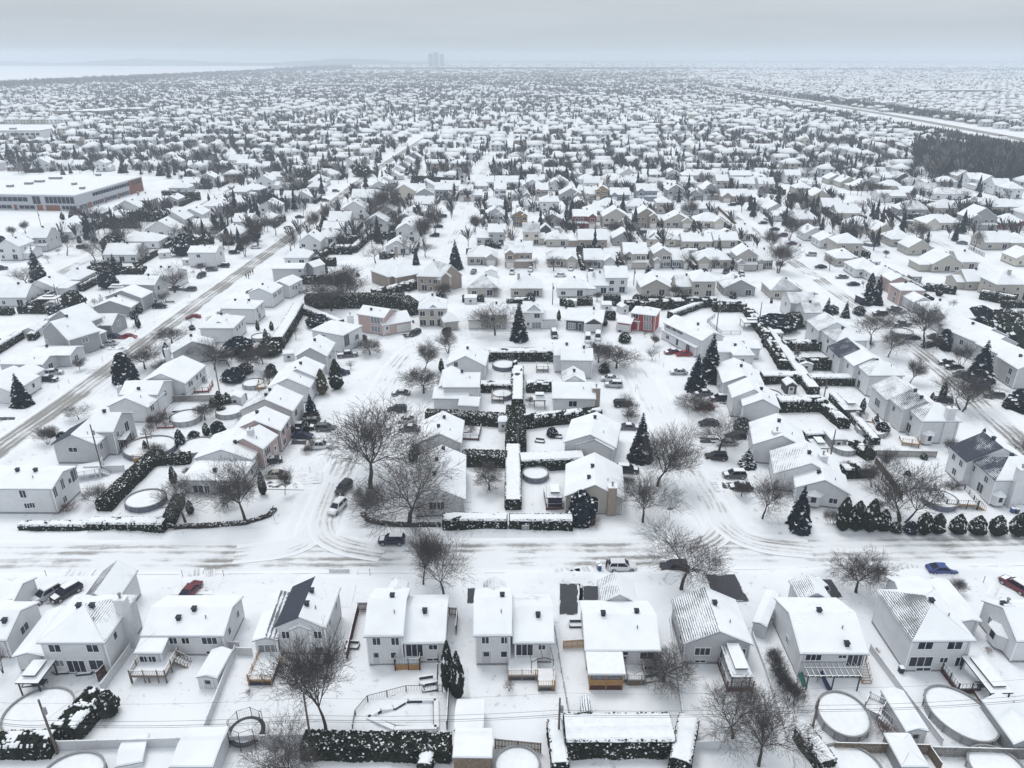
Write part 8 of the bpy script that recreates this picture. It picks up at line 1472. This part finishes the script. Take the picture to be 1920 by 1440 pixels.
def boxes(rows):
    "walls and roofs of the far houses as two vertex arrays"
    V = []; F = []; MI = []; T = []; TM = []
    for (y, x, t, px, py) in rows:
        W, D = rs.uniform(10, 15), rs.uniform(8.5, 10.5)
        if t == 1: W, D = D, W
        if t == 2: W *= 2.2; D *= 1.6
        e = 2.9 if rs.rand() < .62 else 5.3; i = len(V); X0, X1, Y0, Y1 = x - W / 2, x + W / 2, y, y + D; wm = int(rs.choice([0, 0, 1, 1, 1, 2, 3]))
        V += [(X0 + .4, Y0 + .4, 0), (X1 - .4, Y0 + .4, 0), (X1 - .4, Y1 - .4, 0), (X0 + .4, Y1 - .4, 0), (X0 + .4, Y0 + .4, e + .2), (X1 - .4, Y0 + .4, e + .2), (X1 - .4, Y1 - .4, e + .2), (X0 + .4, Y1 - .4, e + .2)]
        F += [(i, i + 1, i + 5, i + 4), (i + 1, i + 2, i + 6, i + 5), (i + 3, i, i + 4, i + 7)]; MI += [wm] * 3
        nw = 3 if W > 11 else 2
        for lv in ((e - 1.9,) if e < 4 else (.9, e - 1.9)):
            for k in range(nw):
                u = X0 + W * (k + .5) / nw; j = len(V); V += [(u - .7, Y0 + .36, lv), (u + .7, Y0 + .36, lv), (u + .7, Y0 + .36, lv + 1.3), (u - .7, Y0 + .36, lv + 1.3)]; F.append((j, j + 1, j + 2, j + 3)); MI.append(5)
        j = len(V); hip = rs.rand() < .45; k = min(W, D) / 2; h = k * rs.uniform(.42, .62)
        if W >= D: r0, r1 = (X0 + (k if hip else 0), (Y0 + Y1) / 2, e + h), (X1 - (k if hip else 0), (Y0 + Y1) / 2, e + h)
        else: r0, r1 = ((X0 + X1) / 2, Y0 + (k if hip else 0), e + h), ((X0 + X1) / 2, Y1 - (k if hip else 0), e + h)
        for z in (0, .28): V += [(X0, Y0, e + z), (X1, Y0, e + z), (X1, Y1, e + z), (X0, Y1, e + z)]
        V += [(r0[0], r0[1], r0[2] + .28), (r1[0], r1[1], r1[2] + .28)]; a = j + 4
        F += [(j, j + 1, a + 1, a), (j + 1, j + 2, a + 2, a + 1), (j + 3, j, a, a + 3)]; MI += [4] * 3
        q = [(a, a + 1, a + 5, a + 4), (a + 2, a + 3, a + 4, a + 5)] if W >= D else [(a + 1, a + 2, a + 5, a + 4), (a + 3, a, a + 4, a + 5)]
        F += q; MI += [4, 4]; tr = [(a + 1, a + 2, a + 5), (a + 3, a, a + 4)] if W >= D else [(a, a + 1, a + 4), (a + 2, a + 3, a + 5)]
        T += tr; TM += [4 if hip else wm] * 2
    F = np.array(F); T = np.array(T); me = bpy.data.meshes.new('far_houses'); me.vertices.add(len(V)); me.vertices.foreach_set('co', np.array(V, np.float32).ravel())
    lp = np.concatenate([F.ravel(), T.ravel()]).astype(np.int32); me.loops.add(len(lp)); me.loops.foreach_set('vertex_index', lp); me.polygons.add(len(F) + len(T))
    me.polygons.foreach_set('loop_start', np.concatenate([np.arange(len(F)) * 4, len(F) * 4 + np.arange(len(T)) * 3]).astype(np.int32))
    for m in (WALL['w'][1], WALL['l'][1], WALL['b'][1], WALL['n'][1], M['snow'], M['glass']): me.materials.append(m)
    me.polygons.foreach_set('material_index', np.array(MI + TM, np.int32)); me.update(calc_edges=True); return me
fh = link('far_houses', boxes(rest)); tag(fh, 'countless small snow-roofed houses filling the far suburb', 'houses', kind='stuff')
# trees scattered between the far houses
n_ind = sum(1 for o, p, q in AUTO if o.get('category') == 'tree'); todo = max(0, 296 - n_ind); tc = []
for _ in range(9000):
    px = rs.uniform(0, 1920); py = rs.uniform(268, 480); 
    if far_ok(px, py) and rs.rand() < (.62 if py < 345 else .26): p = P(px, py); tc.append((p.x, p.y, px, py))
rd = road_dist(np.array([t[0] for t in tc]), np.array([t[1] for t in tc])); hx = np.array([(o.location.x, o.location.y + 4, 7.5) for c, k, o in HOUSES] + [(c[1], c[0] + 4, 6.5) for c in keep if c[0] < 900] + list(OCC)); made = 0; more = []
for (x, y, px, py), d in zip(tc, rd):
    if d < 2.5 or not free(x, y, .8, hx) or not free(x, y, 1.5, occ): continue
    if made < todo and py > 285:
        if rs.rand() < .14: k = RA.randrange(3); h = RA.uniform(6, 12); place_tree('con', CON[k], Vector((x, y, 0)), h, h * CON[k][2] * 1.1, 'small spruce', 'tree', 'spruces', 'spruce_tree')
        else: k = RA.randrange(3); h = RA.uniform(6, 10); place_tree('bare', BL_[k], Vector((x, y, 0)), h, h * RA.uniform(.6, .9), 'small bare tree', 'tree', 'bare winter trees', 'bare_tree')
        made += 1
    else: more.append((x, y))
def far_trees(pts, name, label, dens=1.0, conf=.18, hlo=6, hhi=11):
    "bare trees as sheaves of thin blades, conifers as ragged cones"
    V = []; F = []; MI = []
    for x, y in pts:
        c = rs.rand() < conf; bm = 2 if rs.rand() < .2 else 0; d = math.hypot(x, y); h = rs.uniform(hlo, hhi) * (1.15 if c else 1) * (1.5 if d > 4300 else 1); i = len(V)
        if c:
            w = h * rs.uniform(.16, .22); n = 5
            for L in range(3):
                z0, z1, q = h * (.06 + .28 * L), h * (.46 + .27 * L), w * (1 - .28 * L); a0 = rs.rand() * 6
                for k in range(n):
                    a, b = a0 + 6.283 * k / n, a0 + 6.283 * (k + 1) / n; j = len(V); V += [(x + q * math.cos(a), y + q * math.sin(a), z0), (x + q * math.cos(b), y + q * math.sin(b), z0), (x, y, z1), (x, y, z1)]; F.append((j, j + 1, j + 2, j + 3)); MI.append(1)
        else:
            n = int((30 if d < 900 else 18 if d < 1500 else 10 if d < 4300 else 6) * dens); s = .016 + .00009 * d; rw = h * rs.uniform(.28, .42)
            j = len(V); V += [(x - .15, y, 0), (x + .15, y, 0), (x + .08, y, h * .6), (x - .08, y, h * .6)]; F.append((j, j + 1, j + 2, j + 3)); MI.append(bm)
            for k in range(n):
                a = rs.rand() * 6.283; r = rw * math.sqrt(rs.rand()); z0 = h * rs.uniform(.25, .45); z1 = h * rs.uniform(.65, 1.0) - r * .25; cx, sx_ = math.cos(a), math.sin(a); j = len(V); b = (x + cx * r * .15, y + sx_ * r * .15, z0); t = (x + cx * r, y + sx_ * r, z1); w = s * rs.uniform(1.2, 3.6)
                V += [(b[0] - s, b[1], b[2]), (b[0] + s, b[1], b[2]), (t[0] + w, t[1] + w * .4, t[2]), (t[0] - w, t[1] - w * .4, t[2] * .93)]; F.append((j, j + 1, j + 2, j + 3)); MI.append(bm)
    o = link(name, np_mesh(name, np.array(V), np.array(F), [M['twig_far'], M['needle'], M['twig_pale']], MI)); return tag(o, label, 'trees', kind='stuff')
pts = list(more)
for _ in range(190000):
    y = math.sqrt(rs.uniform(640 ** 2, 4600 ** 2)); x = rs.uniform(-.92, .92) * y; px, py = proj((x, y, 0))
    if not far_ok(px, py) or py > 276: continue
    right = px > 1290 and py < 160 + (px - 1290) * .162
    if right and rs.rand() < .82: continue
    cl = math.sin(x * .011 + 1.7) * math.sin(y * .006 + .4) + .6 * math.sin(x * .031 + y * .017)
    if rs.rand() > (.56 if y < 1200 else .80 if y < 2200 else 1.0) + .40 * cl - (.08 if px > 1250 else 0): continue
    if y < 1500 and not (16 < (y - 330) % 118 < 34 or 71 < (y - 330) % 118 < 90) and rs.rand() < .5: continue
    pts.append((x, y))
for _ in range(26000):
    y = math.sqrt(rs.uniform(4300 ** 2, 10500 ** 2)); x = rs.uniform(-.74, .74) * y; px, py = proj((x, y, 0))
    if far_ok(px, py) and rs.rand() < (.9 if px < 1290 else .45): pts.append((x, y))
rd = road_dist(np.array([p[0] for p in pts]), np.array([p[1] for p in pts])); pts = [p for p, d in zip(pts, rd) if d > 3]
far_trees(pts, 'far_trees', 'countless bare trees and conifers scattered through the far suburb')
# the bare wood on the right, the strips along the motorway, the wooded horizon and river bank
wp = []
for _ in range(4200):
    px = rs.uniform(1715, 2050); py = rs.uniform(262, 352)
    lo, hi = 293 + (px - 1735) * .05, 338 + (px - 1735) * .10
    if lo < py < hi and (px > 1735 or py < 312): p = P(px, py); wp.append((p.x, p.y))
far_trees(wp, 'bare_wood', 'dense bare grey wood on the right beyond the townhouses', .8, .04, 8, 19)
sp = []
for _ in range(5200):
    px = rs.uniform(1290, 1980); c = 160 + (px - 1290) * .162; sd = rs.choice([-1, 1], p=[.62, .38]); py = c + sd * ((4 + (px - 1290) * (.019 if sd < 0 else .03)) + (2 if sd > 0 else 0) + abs(rs.randn()) * 3.0)
    p = P(px, py); sp.append((p.x, p.y))
rd = road_dist(np.array([p[0] for p in sp]), np.array([p[1] for p in sp])); sp = [p for p, d in zip(sp, rd) if d > 4]
far_trees(sp, 'motorway_trees', 'bare tree belts along both sides of the motorway', .8, .12, 5, 10)
bp = []
for _ in range(3600):
    px = rs.uniform(-30, 660); py = 160 - 34 * max(0, px) / 640 + abs(rs.randn()) * 3.2 + .8; p = P(px, py); bp.append((p.x, p.y))
far_trees(bp, 'river_bank_trees', 'bare tree belt along the near bank of the frozen river', 1.0, .2, 9, 17)
def far_wood(name, label, rows):
    "low ridged masses of wood far off: solid lumpy ridges"
    b = MB()
    for (xa, xb, y, h, dp) in rows:
        n = int((xb - xa) / 60) + 1
        for k in range(n):
            if rs.rand() < .45: continue
            x = xa + (xb - xa) * k / n + rs.randn() * 15; w = rs.uniform(40, 110); hh = h * rs.uniform(.6, 1.15); yy = y + rs.randn() * dp
            q = [(x - w, yy, 0), (x + w, yy, 0), (x + w * .8, yy + 60, 0), (x - w * .8, yy + 60, 0)]; tp = [(x - w * .55, yy + 12, hh * .8), (x + w * rs.uniform(.2, .6), yy + 12, hh), (x + w * .4, yy + 46, hh), (x - w * .4, yy + 46, hh * .9)]
            for i in range(4): b.poly([q[i], q[(i + 1) % 4], tp[(i + 1) % 4], tp[i]])
            b.poly(tp)
    return tag(b.build(name, [M['twig']]), label, 'woods', kind='stuff')
rows_ = []
for k in range(26): y = 2600 * (1.085 ** k); rows_ += [(-.30 * y + 300 if y > 4200 else -.16 * y, .75 * y, y, 9, 150)]
rows_ = [r for i, r in enumerate(rows_) if i > 3]
far_wood('horizon_wood', 'dark hazy wooded band along the horizon', [(xa + rs.uniform(0, 500), xb, y, h, d) for xa, xb, y, h, d in rows_])
hb = MB(); n = 60
for k in range(n):
    x0, x1 = -7200 + k * 110, -7200 + (k + 1) * 110; f = lambda x: max(6, (30 + 34 * (noise.noise(Vector((x * .0011, 3.1, 0))) + .4 * noise.noise(Vector((x * .006, 1.1, 0))))) * min(1, max(.2, (-x - 300) / 900))); hb.poly([(x0, 6300, 0), (x1, 6300, 0), (x1, 7000, f(x1)), (x0, 7000, f(x0))]); hb.poly([(x0, 7000, f(x0)), (x1, 7000, f(x1)), (x1, 8200, 0), (x0, 8200, 0)])
tag(hb.build('far_shore_hills', [M['twig']]), kind='structure')
# ---------------------------------------------------------------- labels for everything described by what it stands beside
hp = np.array([(c.x, c.y) for c, k, o in HOUSES]); groups = {}
for o, ph, p in AUTO:
    i = int(np.argmin(np.hypot(hp[:, 0] - p.x, hp[:, 1] - p.y))); groups.setdefault(f'{ph} beside {HOUSES[i][1]}', []).append((proj(p)[0], o))
NUM = {2: 'two', 3: 'three', 4: 'four', 5: 'five', 6: 'six', 7: 'seven', 8: 'eight', 9: 'nine', 10: 'ten'}
for s, it in groups.items():
    it.sort(key=lambda q: q[0]); n = len(it)
    for k, (px, o) in enumerate(it):
        suf = '' if n == 1 else (', left one' if k == 0 else ', right one') if n == 2 else ', leftmost' if k == 0 else ', rightmost' if k == n - 1 else ', middle one' if n == 3 else f', {ORD[k]} from left'
        o['label'] = s + suf
# ---------------------------------------------------------------- the air between
hm = bpy.data.materials.new('haze_air'); hm.use_nodes = True; nt = hm.node_tree; nt.nodes.clear(); pv = N(nt, 'ShaderNodeVolumePrincipled'); pv.inputs['Color'].default_value = (.77, .845, .925, 1); pv.inputs['Density'].default_value = 0.00029; pv.inputs['Anisotropy'].default_value = 0.0
out = N(nt, 'ShaderNodeOutputMaterial'); nt.links.new(pv.outputs[0], out.inputs['Volume'])
hz = MB(); hz.box((-15600, -900, -1.5), (15600, 16200, 108)); hzo = hz.build('haze', [hm]); tag(hzo, kind='stuff')
